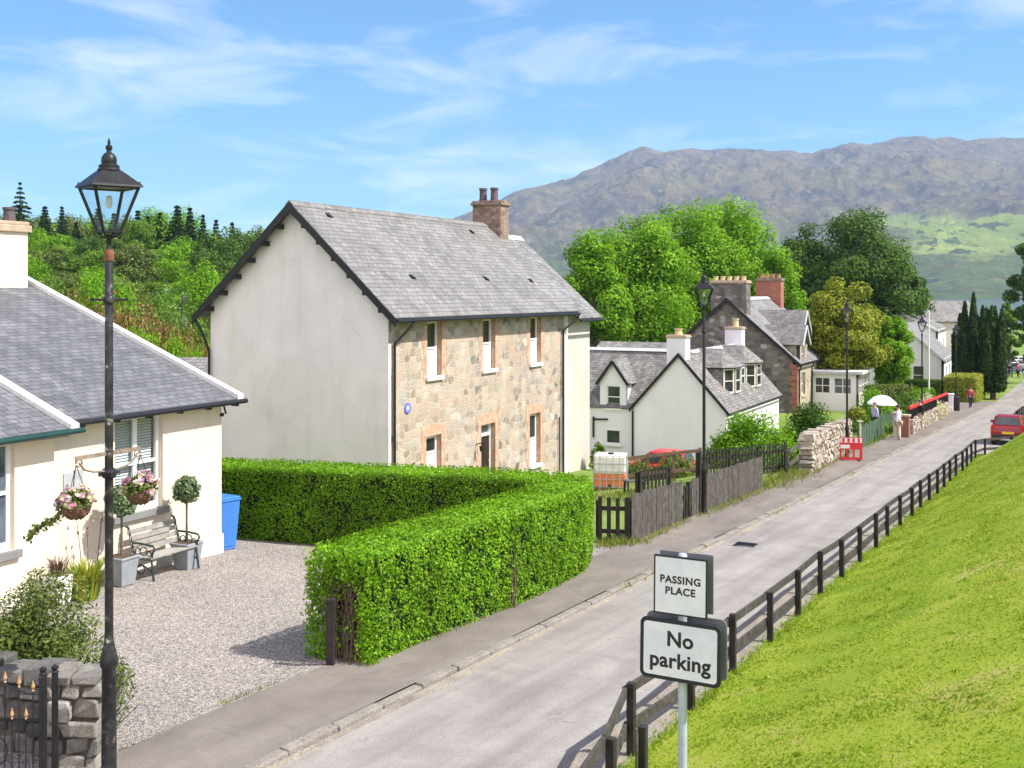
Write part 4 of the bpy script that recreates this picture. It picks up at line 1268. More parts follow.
# grey slate plaque above the basket
pw = MB(T(wall_px(73, 0), 0, 1.86))
pw.box(-.22, -.005, -.025, -.002, 0, .34); pw.box(.005, .21, -.03, -.003, .03, .37)
pw.build('wall_plaque', M['slate_plaque'], cottage, bevel=.01)

# ------------------------------------------------------------------ 3. white cottage
Yw = 64.0
wh = Vector((0.186 * Yw, Yw, 0)); wgz = -9.15
white_cottage = thing('white_cottage', 'white limewashed cottage with brown slate roof and two piended dormers', 'house', (wh.x, wh.y, wgz), HA)
WL, WW = 12.7, 5.45
we = -6.74 - wgz; wr = -3.45 - wgz; wo = .22
zeW = we + (wr - we) * wo / (WW / 2 + wo) - .08
mb = MB()
mb.prism([(0, 0, -1.5), (0, WW, -1.5), (0, WW, zeW), (0, WW / 2, wr - .1), (0, 0, zeW)], (.3, 0, 0))
mb.prism([(WL, 0, -.5), (WL, WW, -.5), (WL, WW, zeW), (WL, WW / 2, wr - .1), (WL, 0, zeW)], (-.3, 0, 0))
mb.box(.3, WL - .3, 0.0, .3, -1.5, zeW); mb.box(.3, WL - .3, WW - .3, WW, -.5, zeW)
mb.build('wall', M['harl_white'], white_cottage)
roof_pair(white_cottage, M['slate_brown'], -.12, WL + .1, WW, we, wr, wo)
mb = MB()
for sgn in (-1, 1):
    ye = WW / 2 + sgn * (WW / 2 + wo)
    a = Vector((-.17, ye, we - .08)); b_ = Vector((-.17, WW / 2, wr - .08))
    mb.prism([a + Vector((0, 0, -.12)), b_ + Vector((0, 0, -.14)), b_ + Vector((0, 0, .1)), a + Vector((0, 0, .1))], (.05, 0, 0))
mb.build('bargeboard', M['black_paint'], white_cottage)
mb = MB(); pipe(mb, [(-.1, -wo - .05, we - .08), (WL, -wo - .05, we - .08)], .05); mb.build('gutter', M['black_paint'], white_cottage)
mb = MB(); pipe(mb, [(-.08, WW + .02, we - .1), (-.08, WW + .02, -.3)], .06); mb.build('downpipe', M['black_paint'], white_cottage)
mb = MB(); mb.prism([(2.0, WW / 2 - .2, wr - .12), (2.0, WW / 2, wr + .06), (2.0, WW / 2 + .2, wr - .12)], (WL - 2, 0, 0)); mb.build('ridge', M['lead'], white_cottage)
chimney(white_cottage, .1, 1.0, WW / 2 - .35, WW / 2 + .75, wr - 1.0, wr + 1.0, M['harl_white'], M['cope_buff'], [(.55, WW / 2 + .2)], M['pot_buff'], .16, ph=.35, pr=.22)
chimney(white_cottage, WL - 1.0, WL - .1, WW / 2 - .5, WW / 2 + .6, wr - 1.0, wr + 1.15, M['harl_white'], M['cope_buff'], [(WL - .55, WW / 2)], M['pot_buff'], .16, ph=.55, pr=.2)
# left rear wing whose slope faces the camera
wwz = we
mb = MB(); mb.box(.35, 5.2, WW, 14.5, -1.5, we + .02)
mb.build('wing_wall', M['harl_white'], white_cottage)
mb = MB()
mb.slab((.2, 16, we - .02), (.2, WW - .05, we - .02), (3.0, WW / 2 + .2, wr - .03), (3.0, 16, wr - .03), .07)
mb.slab((5.6, WW, we - .02), (5.6, 16, we - .02), (3.0, 16, wr - .03), (3.0, WW, wr - .03), .07)
mb.build('wing_roof', M['slate_brown'], white_cottage)
mb = MB(); mb.prism([(2.82, WW / 2 + .6, wr - .1), (3.0, WW / 2 + .6, wr + .07), (3.18, WW / 2 + .6, wr - .1)], (0, 9.5, 0)); mb.build('ridge', M['lead'], white_cottage)
# wallhead dormer on the wing: face looks at -x
dy0, dy1 = WW + .55, WW + 2.2
dm = Matrix.Translation((.33, dy1, 0)) @ Matrix.Rotation(R(-90), 4, 'Z')     # local x from left (far y) to right, y inward
dz0, dz1, dzr = we - .3, we + 1.45, we + 2.65
dw = dy1 - dy0
mb = MB(dm)
mb.wall(0, dw, dz0, dz1, [(.42, 1.27, we - .05, we + 1.25)], 0, .2)
mb.prism([(0, 0, dz1), (dw, 0, dz1), (dw / 2, 0, dzr)], (0, .2, 0))
mb.box(0, .1, .2, 1.5, dz0, dz1); mb.box(dw - .1, dw, .2, 1.5, dz0, dz1)
dor = mb.build('dormer', M['harl_white'], white_cottage)
mb = MB(dm); ov = .18
mb.slab((-ov, -ov, dz1 - .1), (dw / 2, -ov, dzr + .08), (dw / 2, 2.3, dzr + .08), (-ov, 1.4, dz1 - .1), -.06)
mb.slab((dw / 2, -ov, dzr + .08), (dw + ov, -ov, dz1 - .1), (dw + ov, 1.4, dz1 - .1), (dw / 2, 2.3, dzr + .08), -.06)
mb.build('dormer_roof', M['slate_mid'], dor)
mb = MB(dm)
for a, b_ in (((-ov, dz1 - .14), (dw / 2, dzr + .04)), ((dw + ov, dz1 - .14), (dw / 2, dzr + .04))):
    mb.bar((a[0], -ov - .02, a[1]), (b_[0], -ov - .02, b_[1]), .05, .16)
mb.build('dormer_bargeboard', M['black_paint'], dor)
window(white_cottage, dm @ T(.42, 0, we - .05), .85, 1.3, 1, 2, .07, M['white_paint'], f=.06, label='sash window in the gabled dormer')
window(white_cottage, Matrix.Translation((.35, dy1, 0)) @ Matrix.Rotation(R(-90), 4, 'Z') @ T(.4, -.07, we - 2.15), .9, .85, 1, 1, .0, M['white_paint'], f=.06)
mb = MB(); mb.tube([(.28, dy1 + .4, .6), (.28, dy1 + .4, we - .6)], .06); mb.tube([(.28, dy1 + .35, we - .75), (.28, dy1 - .5, we - .72)], .05)
mb.build('waste_pipe', M['black_paint'], white_cottage)
# canted, piended dormers on the street slope
def yslope(z): return -wo + (z - we) * (WW / 2 + wo) / (wr - we)
mb = MB(); mr = MB()
for l0 in (2.6, 7.6):
    l1 = l0 + 2.5; zb, zt = we + .75, we + 2.35
    yf = yslope(zb) - .05; yb = yslope(zt) + .6
    c1, c2 = l0 + .65, l1 - .65
    mb.prism([(l0, yf + .55, zb - .5), (c1, yf, zb - .5), (c2, yf, zb - .5), (l1, yf + .55, zb - .5), (l1, yb, zb - .5), (l0, yb, zb - .5)], (0, 0, zt - zb + .5))
    e = .2
    P0, P1, P2, P3 = (l0 - e, yf + .45, zt), (c1 - .1, yf - e, zt), (c2 + .1, yf - e, zt), (l1 + e, yf + .45, zt)
    A, B_ = ((l0 + l1) / 2, yf + .95, zt + 1.05), ((l0 + l1) / 2, yslope(zt + 1.05), zt + 1.05)
    Q0, Q3 = (l0 - e, yslope(zt), zt), (l1 + e, yslope(zt), zt)
    mr.add([P0, P1, P2, P3, A, B_, Q0, Q3], [(0, 1, 4), (1, 2, 4), (2, 3, 4), (3, 7, 5, 4), (6, 0, 4, 5)])
    mr.add([(p[0], p[1], p[2] - .05) for p in (P0, P1, P2, P3, Q3, Q0)], [(5, 4, 3, 2, 1, 0)])
    for (xa, ya), (xb, yb_) in (((l0, yf + .55), (c1, yf)), ((c1, yf), (c2, yf)), ((c2, yf), (l1, yf + .55))):
        an = math.atan2(yb_ - ya, xb - xa); ln = math.hypot(xb - xa, yb_ - ya)
        window(white_cottage, T(xa, ya, zb + .08, an) @ T(.06, -.07, 0), ln - .12, zt - zb - .15, 1, 2, 0.0, None, f=.085, frame=plain('cream_sash_paint', (.66, .63, .55), .5))
# link between the dormers with its own small window
l0, l1 = 5.15, 7.55; zb, zt = we + .95, we + 2.25
yf = yslope(zb) + .25
mb.box(l0, l1, yf, yslope(zt) + .5, zb - .3, zt)
mr.slab((l0, yf - .15, zt), (l1, yf - .15, zt), (l1, yslope(zt + .55), zt + .55), (l0, yslope(zt + .55), zt + .55), .06)
window(white_cottage, T(6.4, yf - .07, zb + .1), .8, zt - zb - .2, 1, 2, 0.0, None, f=.08)
mb.build('dormer', M['slate_brown'], white_cottage)
mr.build('dormer_roof', M['slate_brown'], white_cottage)

# ------------------------------------------------------------------ 4. dark stone house with porch
Yd = 79.0
dh = Vector((0.248 * Yd, Yd, 0)); dgz = -8.25
dark_house = thing('dark_stone_house', 'dark stone gabled house with broad chimneys, three dormers and a flat-roofed porch', 'house', (dh.x, dh.y, dgz), HA)
DL, DW = 13.3, 9.85
de = -4.93 - dgz; dr_ = -0.42 - dgz; do = .25
zeD = de + (dr_ - de) * do / (DW / 2 + do) - .08
mb = MB()
mb.prism([(0, .302, -.5), (0, DW, -.5), (0, DW, zeD), (0, DW / 2, dr_ - .1), (0, .302, zeD + .25)], (.4, 0, 0))
mb.prism([(DL, .302, -.5), (DL, DW, -.5), (DL, DW, zeD), (DL, DW / 2, dr_ - .1), (DL, .302, zeD + .25)], (-.4, 0, 0))
mb.box(.4, DL - .4, DW - .3, DW, -.5, zeD)
mb.build('gable_wall', M['stone_dark'], dark_house)
mb = MB(); fw = [(1.5, 2.6, 1.0, 2.6), (9.5, 10.6, 1.0, 2.6)]
mb.wall(0, DL, -.5, zeD, fw, 0, .3); mb.build('front_wall', M['stone_buff'], dark_house)
for a, b_, c_, d_ in fw:
    window(dark_house, T(a, 0, c_), b_ - a, d_ - c_, 1, 2, .15, M['sandstone'], f=.08)
mb = MB(); z = -.3; k = 0
while z < zeD - .3:
    e = .25 if k % 2 else .0
    mb.box(-.012, .35 + e, -.012, .3 + .2 - e * .5, z + .01, z + .38); z += .4; k += 1
mb.build('quoins', M['redstone'], dark_house)
roof_pair(dark_house, M['slate_mid'], -.15, DL + .15, DW, de, dr_, do)
mb = MB()
for sgn in (-1, 1):
    ye = DW / 2 + sgn * (DW / 2 + do)
    a = Vector((-.2, ye, de - .08)); b_ = Vector((-.2, DW / 2, dr_ - .08))
    mb.prism([a + Vector((0, 0, -.16)), b_ + Vector((0, 0, -.18)), b_ + Vector((0, 0, .1)), a + Vector((0, 0, .1))], (.05, 0, 0))
mb.build('bargeboard', M['black_paint'], dark_house)
mb = MB(); pipe(mb, [(-.1, -do - .05, de - .08), (DL + .15, -do - .05, de - .08)], .06); mb.build('gutter', M['black_paint'], dark_house)
for l in (.35, 4.6, 8.6):
    mb = MB(); pipe(mb, [(l, -do, de - .1), (l, -.08, de - .5), (l, -.08, 0)], .05); mb.build('downpipe', M['black_paint'], dark_house)
mb = MB(); mb.prism([(1.6, DW / 2 - .25, dr_ - .15), (1.6, DW / 2, dr_ + .06), (1.6, DW / 2 + .25, dr_ - .15)], (DL - 2.7, 0, 0)); mb.build('ridge', M['lead'], dark_house)
pots = [(.75, DW / 2 - 1.0 + .5 * k) for k in range(5)]
chimney(dark_house, .15, 1.3, DW / 2 - 1.35, DW / 2 + 1.2, dr_ - 1.6, dr_ + 1.25, M['stone_dark'], M['cope_buff'], pots, M['pot_buff'], .22, ph=.3, pr=.17)
chimney(dark_house, DL - 1.1, DL - .05, DW / 2 - 1.0, DW / 2 + 1.0, dr_ - 1.6, dr_ + 1.55, M['redstone'], M['chimstone'], [(DL - .55, DW / 2 - .7 + .45 * k) for k in range(4)], M['terracotta'], .25, ph=.32, pr=.15)
def ysl(z): return -do + (z - de) * (DW / 2 + do) / (dr_ - de)
for l0, l1, zt, zr, sb in ((.9, 2.9, de + 1.35, de + 2.5, 0), (3.5, 6.0, de + 2.0, de + 3.5, .55), (8.4, 10.4, de + 1.35, de + 2.55, 0)):
    lm = (l0 + l1) / 2; w = l1 - l0
    sbz = (sb + do) * (dr_ - de) / (DW / 2 + do) if sb else 0
    ysl = lambda z, sb=sb: -do - sb + (z - de) * (DW / 2 + do) / (dr_ - de)
    mb = MB(T(l0, sb, 0))
    mb.wall(0, w, de - .35, zt, [(w / 2 - .5, w / 2 + .5, de - .1, zt - .1)], -.004, .25)
    mb.prism([(0, -.004, zt), (w, -.004, zt), (w / 2, -.004, zr)], (0, .25, 0))
    mb.box(.004, .12, .25, ysl(zt) + .2, de - .3, zt); mb.box(w - .12, w - .004, .25, ysl(zt) + .2, de - .3, zt)
    dd = mb.build('dormer', M['stone_buff'], dark_house)
    mr = MB(T(l0, sb, 0)); ov = .25
    mr.slab((-ov, -ov, zt - .12), (w / 2, -ov, zr + .08), (w / 2, ysl(zr) + .1, zr + .08), (-ov, ysl(zt) + .1, zt - .12), -.07)
    mr.slab((w / 2, -ov, zr + .08), (w + ov, -ov, zt - .12), (w + ov, ysl(zt) + .1, zt - .12), (w / 2, ysl(zr) + .1, zr + .08), -.07)
    mr.build('dormer_roof', M['slate_mid'], dd)
    mr = MB(T(l0, sb, 0)); mr.bar((-ov, -ov - .03, zt - .16), (w / 2, -ov - .03, zr + .04), .06, .18); mr.bar((w + ov, -ov - .03, zt - .16), (w / 2, -ov - .03, zr + .04), .06, .18)
    mr.build('dormer_bargeboard', M['lead'], dd)
    window(dark_house, T(lm - .5, sb - .004, de - .1), 1.0, zt - de, 1, 2, .1, None, f=.08)
# porch
px0, px1, py0 = 4.9, 9.9, -3.3
ph_ = 2.35
mb = MB()
for a, b_ in (((px0, py0), (px1, py0)),):
    mb.wall(px0, px1, -.3, ph_, [(px0 + .25 + k * 1.17, px0 + 1.3 + k * 1.17, .9, 2.1) for k in range(4)], py0, py0 + .18)
mb2 = MB(Matrix.Translation((px0, 0, 0)) @ Matrix.Rotation(R(-90), 4, 'Z'))
mb2.wall(0.001, 3.12, -.3, ph_, [(.2, 1.3, .9, 2.1), (1.55, 2.8, .9, 2.1)], 0, .18)
pw_ = mb.build('porch_wall', M['harl_pale'], dark_house)
mb2.build('porch_wall', M['harl_white'], dark_house)
for k in range(4):
    window(dark_house, T(px0 + .25 + k * 1.17, py0, .9), 1.05, 1.2, 1, 2, .05, None, f=.07, glass=M['glass_blue'])
for a, w in ((.2, 1.1), (1.55, 1.25)):
    window(dark_house, Matrix.Translation((px0, 0, 0)) @ Matrix.Rotation(R(-90), 4, 'Z') @ T(a, 0, .9), w, 1.2, 2, 2, .05, None, f=.07)
mb = MB(); mb.box(px0 - .25, px1 + .25, py0 - .3, -.004, ph_, ph_ + .22); mb.build('porch_roof', M['lead'], dark_house, bevel=.02)
# rear wing of the dark house, seen left of its gable
mb = MB()
mb.box(1.2, 7, DW, DW + 6, -.5, de - .4)
mb.build('rear_wing_wall', M['stone_dark'], dark_house)
mb = MB(); mb.slab((.9, DW + 6.3, de - .5), (.9, DW - .4, de - .5), (4.1, DW - .4, de + 1.1), (4.1, DW + 6.3, de + 1.1), .1); mb.slab((7.3, DW - .4, de - .5), (7.3, DW + 6.3, de - .5), (4.1, DW + 6.3, de + 1.1), (4.1, DW - .4, de + 1.1), .1)
mb.build('rear_wing_roof', M['slate_mid'], dark_house)

# ------------------------------------------------------------------ 5. far houses at the end of the street
def simple_house(name, label, px, py_eave, Y, L, W, h, rise, wallm, roofm, gz=None, wins=(), gwins=(), bb='black_paint', oh=.25, chim=()):
    p = at(px, py_eave, Y); gz = p.z - h
    t = thing(name, label, 'house', (p.x, p.y, gz), HA)
    mb = MB()
    mb.prism([(0, .252, -1.5), (0, W, -1.5), (0, W, h), (0, W / 2, h + rise - .08), (0, .252, h + .2)], (.25, 0, 0))
    mb.prism([(L, .252, -1.5), (L, W, -1.5), (L, W, h), (L, W / 2, h + rise - .08), (L, .252, h + .2)], (-.25, 0, 0))
    mb.wall(0, L, -1.5, h + .05, [(a, a + w_, z, z + hh) for a, w_, z, hh in wins], 0, .25)
    mb.box(.25, L - .25, W - .25, W, -1.5, h)
    mb.build('wall', wallm, t)
    k = rise / (W / 2)
    roof_pair(t, roofm, -.25, L + .25, W, h - oh * k, h + rise, oh)
    mb = MB()
    for sgn in (-1, 1):
        ye = W / 2 + sgn * (W / 2 + oh)
        a = Vector((-.3, ye, h - oh * k - .05)); b_ = Vector((-.3, W / 2, h + rise - .05))
        mb.prism([a + Vector((0, 0, -.14)), b_ + Vector((0, 0, -.16)), b_ + Vector((0, 0, .08)), a + Vector((0, 0, .08))], (.05, 0, 0))
    mb.build('bargeboard', M[bb], t)
    for a, w_, z, hh in wins:
        window(t, T(a, 0, z), w_, hh, 1, 2, .1, M['white_paint'], f=.08)
    for a, w_, z, hh in gwins:
        window(t, Matrix.Translation((0, W, 0)) @ Matrix.Rotation(R(-90), 4, 'Z') @ T(a, -.05, z), w_, hh, 1, 2, 0, M['white_paint'], f=.08)
    for x0_, z_ in chim:
        chimney(t, x0_, x0_ + .8, W / 2 - .5, W / 2 + .5, h + rise - .8, h + rise + z_, M['harl_white'], M['cope_buff'], [(x0_ + .4, W / 2)], M['pot_buff'], .15, ph=.35, pr=.15)
    return t
simple_house('white_bungalow', 'small white house with pale slate roof end-on beyond the leafy gardens', 944, 359, 112, 10, 7.5, 3.2, 3.4, M['harl_white'], M['slate_mid'], wins=((1.5, 1.2, .9, 1.5), (5.0, 1.2, .9, 1.5)), gwins=((1.2, 1.0, .9, 1.6), (4.6, 1.1, .6, 1.9)), bb='white_paint')
simple_house('white_gabled_house', 'taller white-walled house with grey roof behind the small white house', 938, 330, 132, 9, 8.0, 4.6, 2.0, M['harl_white'], M['slate_mid'], wins=((1.5, 1.2, 2.0, 1.5), (5.5, 1.2, 2.0, 1.5)), gwins=((2.0, 1.0, 2.2, 1.4),), bb='white_paint', chim=((.1, .9),))
# long brown-roofed building, ridge parallel to the picture
lp = at(888, 321, 165)
long_hall = thing('long_roofed_building', 'long low building with brownish slate roof far behind the white houses', 'building', (lp.x, lp.y, lp.z - 5), R(4))
mb = MB(); mb.wall(0, 13.5, -3, 5, [(1.5 + 2.6 * k, 2.7 + 2.6 * k, 1.6, 3.2) for k in range(4)], 0, .3); mb.box(0, .3, .3, 8, -3, 5); mb.box(13.2, 13.5, .3, 8, -3, 5)
mb.build('wall', M['harl_pale'], long_hall)
mb = MB(); mb.slab((-.3, -.3, 4.9), (13.8, -.3, 4.9), (13.8, 4, 7.9), (-.3, 4, 7.9), .1); mb.slab((13.8, 8.3, 4.9), (-.3, 8.3, 4.9), (-.3, 4, 7.9), (13.8, 4, 7.9), .1)
mb.build('roof', M['slate_brown'], long_hall)
for k in range(4): window(long_hall, T(1.5 + 2.6 * k, 0, 1.6), 1.2, 1.6, 2, 2, .1, None)
# low roofs on the left behind the cottage
lp = at(164, 362, 40)
shed = thing('grey_roofed_shed', 'low shed with pale grey slate roof between the cream cottage and the white gable', 'shed', (lp.x, lp.y, lp.z - 3.6), R(-2))
mb = MB(); mb.box(0, 2.8, 1.2, 4, 0, 2.75); mb.build('wall', M['harl_white'], shed)
mb = MB(); mb.slab((-2, 1.0, 2.65), (3.0, 1.0, 2.65), (3.0, 2.6, 3.62), (-2, 2.6, 3.62), .06); mb.slab((3.0, 4.2, 2.65), (-2, 4.2, 2.65), (-2, 2.6, 3.62), (3.0, 2.6, 3.62), .06); mb.build('roof', M['slate_light'], shed)
chimney(shed, 1.42, 1.62, 2.4, 2.7, 3.4, 4.05, M['harl_white'], M['lead'], [], M['pot_dark'], .1)
for px, py, Y, nm, lb in ((143, 294, 150, 'hillside_house', 'small grey house half hidden among the hillside trees left of the white gable'), (186, 300, 120, 'hillside_house', 'pale house glimpsed between the woodland and the black bargeboard')):
    p = at(px, py, Y)
    t = thing(nm, lb, 'house', (p.x, p.y, p.z - 4.5), R(20))
    mb = MB(); mb.wall(0, 6, -2, 3, [(1, 2, 1, 2.2), (3.8, 4.8, 1, 2.2)], 0, .25); mb.prism([(0, .25, -2), (0, 5, -2), (0, 5, 3), (0, 2.5, 5.2), (0, .25, 3.2)], (.25, 0, 0)); mb.prism([(6, .25, -2), (6, 5, -2), (6, 5, 3), (6, 2.5, 5.2), (6, .25, 3.2)], (-.25, 0, 0))
    mb.build('wall', M['harl_white'], t)
    roof_pair(t, M['slate_mid'], -.2, 6.2, 5, 2.8, 5.3, .25)
    for a in (1, 3.8): window(t, T(a, 0, 1), 1, 1.2, 1, 2, .1, None)
# ================================================================== VEGETATION
def sphere_dirs(n, rng=RNG):
    d = rng.normal(0, 1, (n, 3)); return d / np.linalg.norm(d, axis=1, keepdims=True)

def crown_points(H, Rr, zb, nclump, nleaf, shape='round', rng=RNG, clump=0.3, top_taper=0.0, vst=0.72):
    """leaf positions and facings for a crown from height zb to H with radius Rr"""
    ch = H - zb
    P = []; N = []
    cc = []
    while len(cc) < nclump:
        d = sphere_dirs(1, rng)[0] * rng.random() ** 0.36
        t = (d[2] + 1) / 2
        if shape == 'column': k = 0.55 + 0.45 * math.sin(math.pi * min(1, t * 1.1 + .1))
        elif shape == 'broad': k = 1.1 - 0.35 * t
        else: k = 1.0 - top_taper * t
        cc.append((d[0] * Rr * k * (0.85 + 0.3 * rng.random()), d[1] * Rr * k * (0.85 + 0.3 * rng.random()), zb + ch * (0.08 + 0.86 * t)))
    cc = np.array(cc)
    w = rng.uniform(0.6, 1.35, nclump)
    cnt = (w ** 2 / (w ** 2).sum() * nleaf).astype(int)
    for c, ww, k in zip(cc, w, cnt):
        r = clump * Rr * ww
        d = sphere_dirs(max(k, 3), rng)
        rad = r * rng.random((len(d), 1)) ** 0.33
        p = c + d * rad * np.array([1, 1, vst])
        out = (c - np.array([0, 0, zb + ch * 0.45])); out /= np.linalg.norm(out) + 1e-6
        P.append(p); N.append(d * 0.9 + out * 0.5 + np.array([0, 0, 0.35]))
    return np.vstack(P), np.vstack(N), cc

def limbs(mb, H, zb, cc, r0, n=9, rng=RNG, top=0.8):
    zt = zb + (H - zb) * top
    pts = [(0, 0, -.3), (0.02 * H * rng.normal() * .4, 0.02 * H * rng.normal() * .4, zb * .6), (0.02 * H * rng.normal(), 0.02 * H * rng.normal(), (zb + zt) / 2), (0, 0, zt)]
    mb.tube(pts, [r0 * 1.25, r0 * .9, r0 * .55, r0 * .12], 9)
    for c in cc[rng.permutation(len(cc))[:n]]:
        s = min(zb * .8 + (c[2] - zb) * .35, zt * .9)
        s = max(s, .2)
        mid = (c[0] * .45, c[1] * .45, s + (c[2] - s) * .6)
        mb.tube([(0, 0, s), mid, tuple(c)], [r0 * .45, r0 * .25, r0 * .07], 6)

def make_tree(name, label, loc, H, Rr, zb, leafm, nleaf, lsize, nclump=40, shape='round', r0=None, clump=.3, group=None, cat='tree', taper=0.0, rng=RNG, nl=10, rz=0.0, aspect=.6):
    t = thing(name, label, cat, loc, rz, group)
    P, N, cc = crown_points(H, Rr, zb, nclump, nleaf, shape, rng, clump, taper, 1.0 if leafm is M['leaf_lime'] else .8)
    mb = MB(); limbs(mb, H, zb, cc, r0 or H * .018, nl, rng)
    mb.build('trunk', M['bark'], t, smooth=True)
    leaves('crown', P, N, lsize, leafm, t, aspect, .55)
    return t

def make_conifer(name, label, loc, H, Rr, leafm, nleaf, lsize, group=None, rng=RNG, tiers=16, zb=.8, cat='tree', rz=0.0, gap=.25):
    t = thing(name, label, cat, loc, rz, group)
    mb = MB(); mb.tube([(0, 0, -.3), (0, 0, H * .5), (0, 0, H * .985)], [H * .016, H * .01, .015], 8)
    P = []; N = []
    tot = 0
    for i in range(tiers):
        f = i / (tiers - 1)
        z = zb + (H - zb) * f * .97
        rr = Rr * (1 - f) ** .85 * rng.uniform(.75, 1.15) + .08
        nb = max(4, int(9 * (1 - f) + 4))
        a0 = rng.uniform(0, 6.28)
        for k in range(nb):
            a = a0 + 6.283 * k / nb + rng.normal(0, .15)
            rl = rr * rng.uniform(.7, 1.1)
            if i % 3 == 0 and f < .85: mb.tube([(0, 0, z), (math.cos(a) * rl * .8, math.sin(a) * rl * .8, z - rl * .18)], [.03, .008], 4, False)
            n = max(30, int(nleaf * rl / (Rr * tiers * 5.2)))
            u = rng.random(n) ** .7
            sp = .22 * rl * (1.1 - u) + .05
            x = u * rl
            lat = rng.normal(0, 1, n) * sp
            p = np.stack([math.cos(a) * x - math.sin(a) * lat, math.sin(a) * x + math.cos(a) * lat, z - u * rl * .28 + rng.normal(0, .05 * H / tiers, n)], 1)
            P.append(p); N.append(np.stack([math.cos(a) * np.ones(n) * .6, math.sin(a) * np.ones(n) * .6, np.ones(n)], 1))
    mb.build('trunk', M['bark'], t, smooth=True)
    leaves('crown', np.vstack(P), np.vstack(N), lsize, leafm, t, .45, .5, rng, .6)
    return t

def shrub(name, label, loc, rx, ry, h, leafm, n, ls, group=None, cat='shrub', rz=0.0, clumps=26, core=True, aspect=.55, low=0.0):
    t = thing(name, label, cat, loc, rz, group)
    rng = RNG
    d = sphere_dirs(clumps, rng); d[:, 2] = np.abs(d[:, 2])
    cc = d * (rng.random((clumps, 1)) ** .3) * np.array([rx * .8, ry * .8, h * .74]) + np.array([0, 0, h * .1 + low])
    P = []; N = []
    for c in cc:
        k = n // clumps
        q = sphere_dirs(k, rng)
        r = min(rx, ry, h) * .36 * rng.uniform(.75, 1.25)
        P.append(c + q * r * rng.random((k, 1)) ** .3); N.append(q + np.array([0, 0, .5]))
    P = np.vstack(P); N = np.vstack(N)
    kp = P[:, 2] > -0.02
    mb = MB()
    for c in cc[:12]:
        mb.tube([(0, 0, -.1), (c[0] * .5, c[1] * .5, c[2] * .5), tuple(c)], [.03, .02, .006], 5, False)
    mb.build('stems', M['bark'], t)
    leaves('foliage', P[kp], N[kp], ls, leafm, t, aspect, .6)
    return t

# ------------------------------------------------------------------ the clipped hedge
def rib(path, w, ztop_f, dens, inset=0.0):
    """leaf positions over the surface of a hedge running along path (list of xy), half-width w"""
    P = []; N = []
    L_ = 0
    pts = [Vector((p[0], p[1], 0)) for p in path]
    for i in range(len(pts) - 1):
        a, b_ = pts[i], pts[i + 1]
        d = b_ - a; ln = d.length; d.normalize(); nrm = Vector((-d.y, d.x, 0))
        zg0 = ground(a.x, a.y)
        for side in (-1, 1, 0):
            hgt = ztop_f(a) - zg0
            area = ln * (hgt if side else 2 * w)
            k = int(area * dens)
            for _ in range(k):
                t = random.random() * ln
                p = a + d * t
                zt = ztop_f(p); zg_ = ground(p.x, p.y)
                lump = .055 * mnoise.noise(Vector((p.x * 1.6, p.y * 1.6, side * 3.0 + 1))) + .03 * mnoise.noise(Vector((p.x * 5, p.y * 5, side)))
                if side:
                    z = zg_ + .03 + random.random() ** .92 * (zt - zg_)
                    f = (z - zg_) / (zt - zg_)
                    wob_ = .07 * mnoise.noise(Vector((p.x * 1.4, z * 1.8, side * 5))) + .035 * mnoise.noise(Vector((p.x * 4.5 + p.y * 3, z * 5, side)))
                    off = w * (1.0 - .10 * max(0, .25 - f) / .25) + wob_ - abs(random.gauss(0, .05))
                    q = p + nrm * (side * off); n_ = nrm * side + Vector((0, 0, .25))
                    if f > .9: n_ += Vector((0, 0, .6))
                else:
                    e = random.uniform(-1, 1)
                    z = zt + lump - abs(random.gauss(0, .04)) - .05 * abs(e) ** 6 + (.09 * random.random() if random.random() < .03 else 0)
                    q = p + nrm * (e * w); n_ = Vector((0, 0, 1)) + nrm * e * .4
                P.append((q.x, q.y, z)); N.append((n_.x, n_.y, n_.z))
    return P, N

def subdiv(path, d):
    o = []
    for i in range(len(path) - 1):
        a, b_ = Vector(path[i]), Vector(path[i + 1])
        k = max(1, int((b_ - a).length / d))
        for j in range(k):
            o.append(a.lerp(b_, j / k))
    o.append(Vector(path[-1]))
    return [tuple(p) for p in o]

def hedge_core(path, w, ztop_f, inset=.14):
    mb = MB()
    n = len(path)
    vs = []; fs = []
    for i, p in enumerate(path):
        a = Vector(path[max(0, i - 1)]); b_ = Vector(path[min(n - 1, i + 1)])
        d = (b_ - a).normalized(); nr = Vector((-d.y, d.x))
        zt = ztop_f(Vector((p[0], p[1], 0))) - inset; zg_ = ground(p[0], p[1]) + .02
        ww = w - inset
        for e, z in ((-1, zg_), (-1, zt), (1, zt), (1, zg_)):
            q = Vector(p[:2]) + nr * e * ww
            vs.append((q.x, q.y, z))
    for i in range(n - 1):
        for k in range(4):
            k2 = (k + 1) % 4
            fs.append((4 * i + k, 4 * i + k2, 4 * i + 4 + k2, 4 * i + 4 + k))
    fs.append((3, 2, 1, 0)); fs.append((4 * n - 4, 4 * n - 3, 4 * n - 2, 4 * n - 1))
    mb.add(vs, fs)
    return mb
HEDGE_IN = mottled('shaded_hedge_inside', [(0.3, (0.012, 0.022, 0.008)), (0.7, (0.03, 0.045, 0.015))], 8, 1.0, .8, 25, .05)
def hz_top(p):
    return -3.50 - 0.0265 * max(0, p.y - 15.5) * (1 if p.x > -2.7 else 1)
A_ = G(300, 640); 
front = [(-2.28, 15.62), (-1.35, 17.35), (-0.35, 19.2), (0.40, 20.65), (0.82, 21.6)]
bend = [(0.82, 21.6), (1.0, 22.15), (1.02, 22.6), (0.88, 23.0), (0.55, 23.35), (0.05, 23.6), (-0.6, 23.8)]
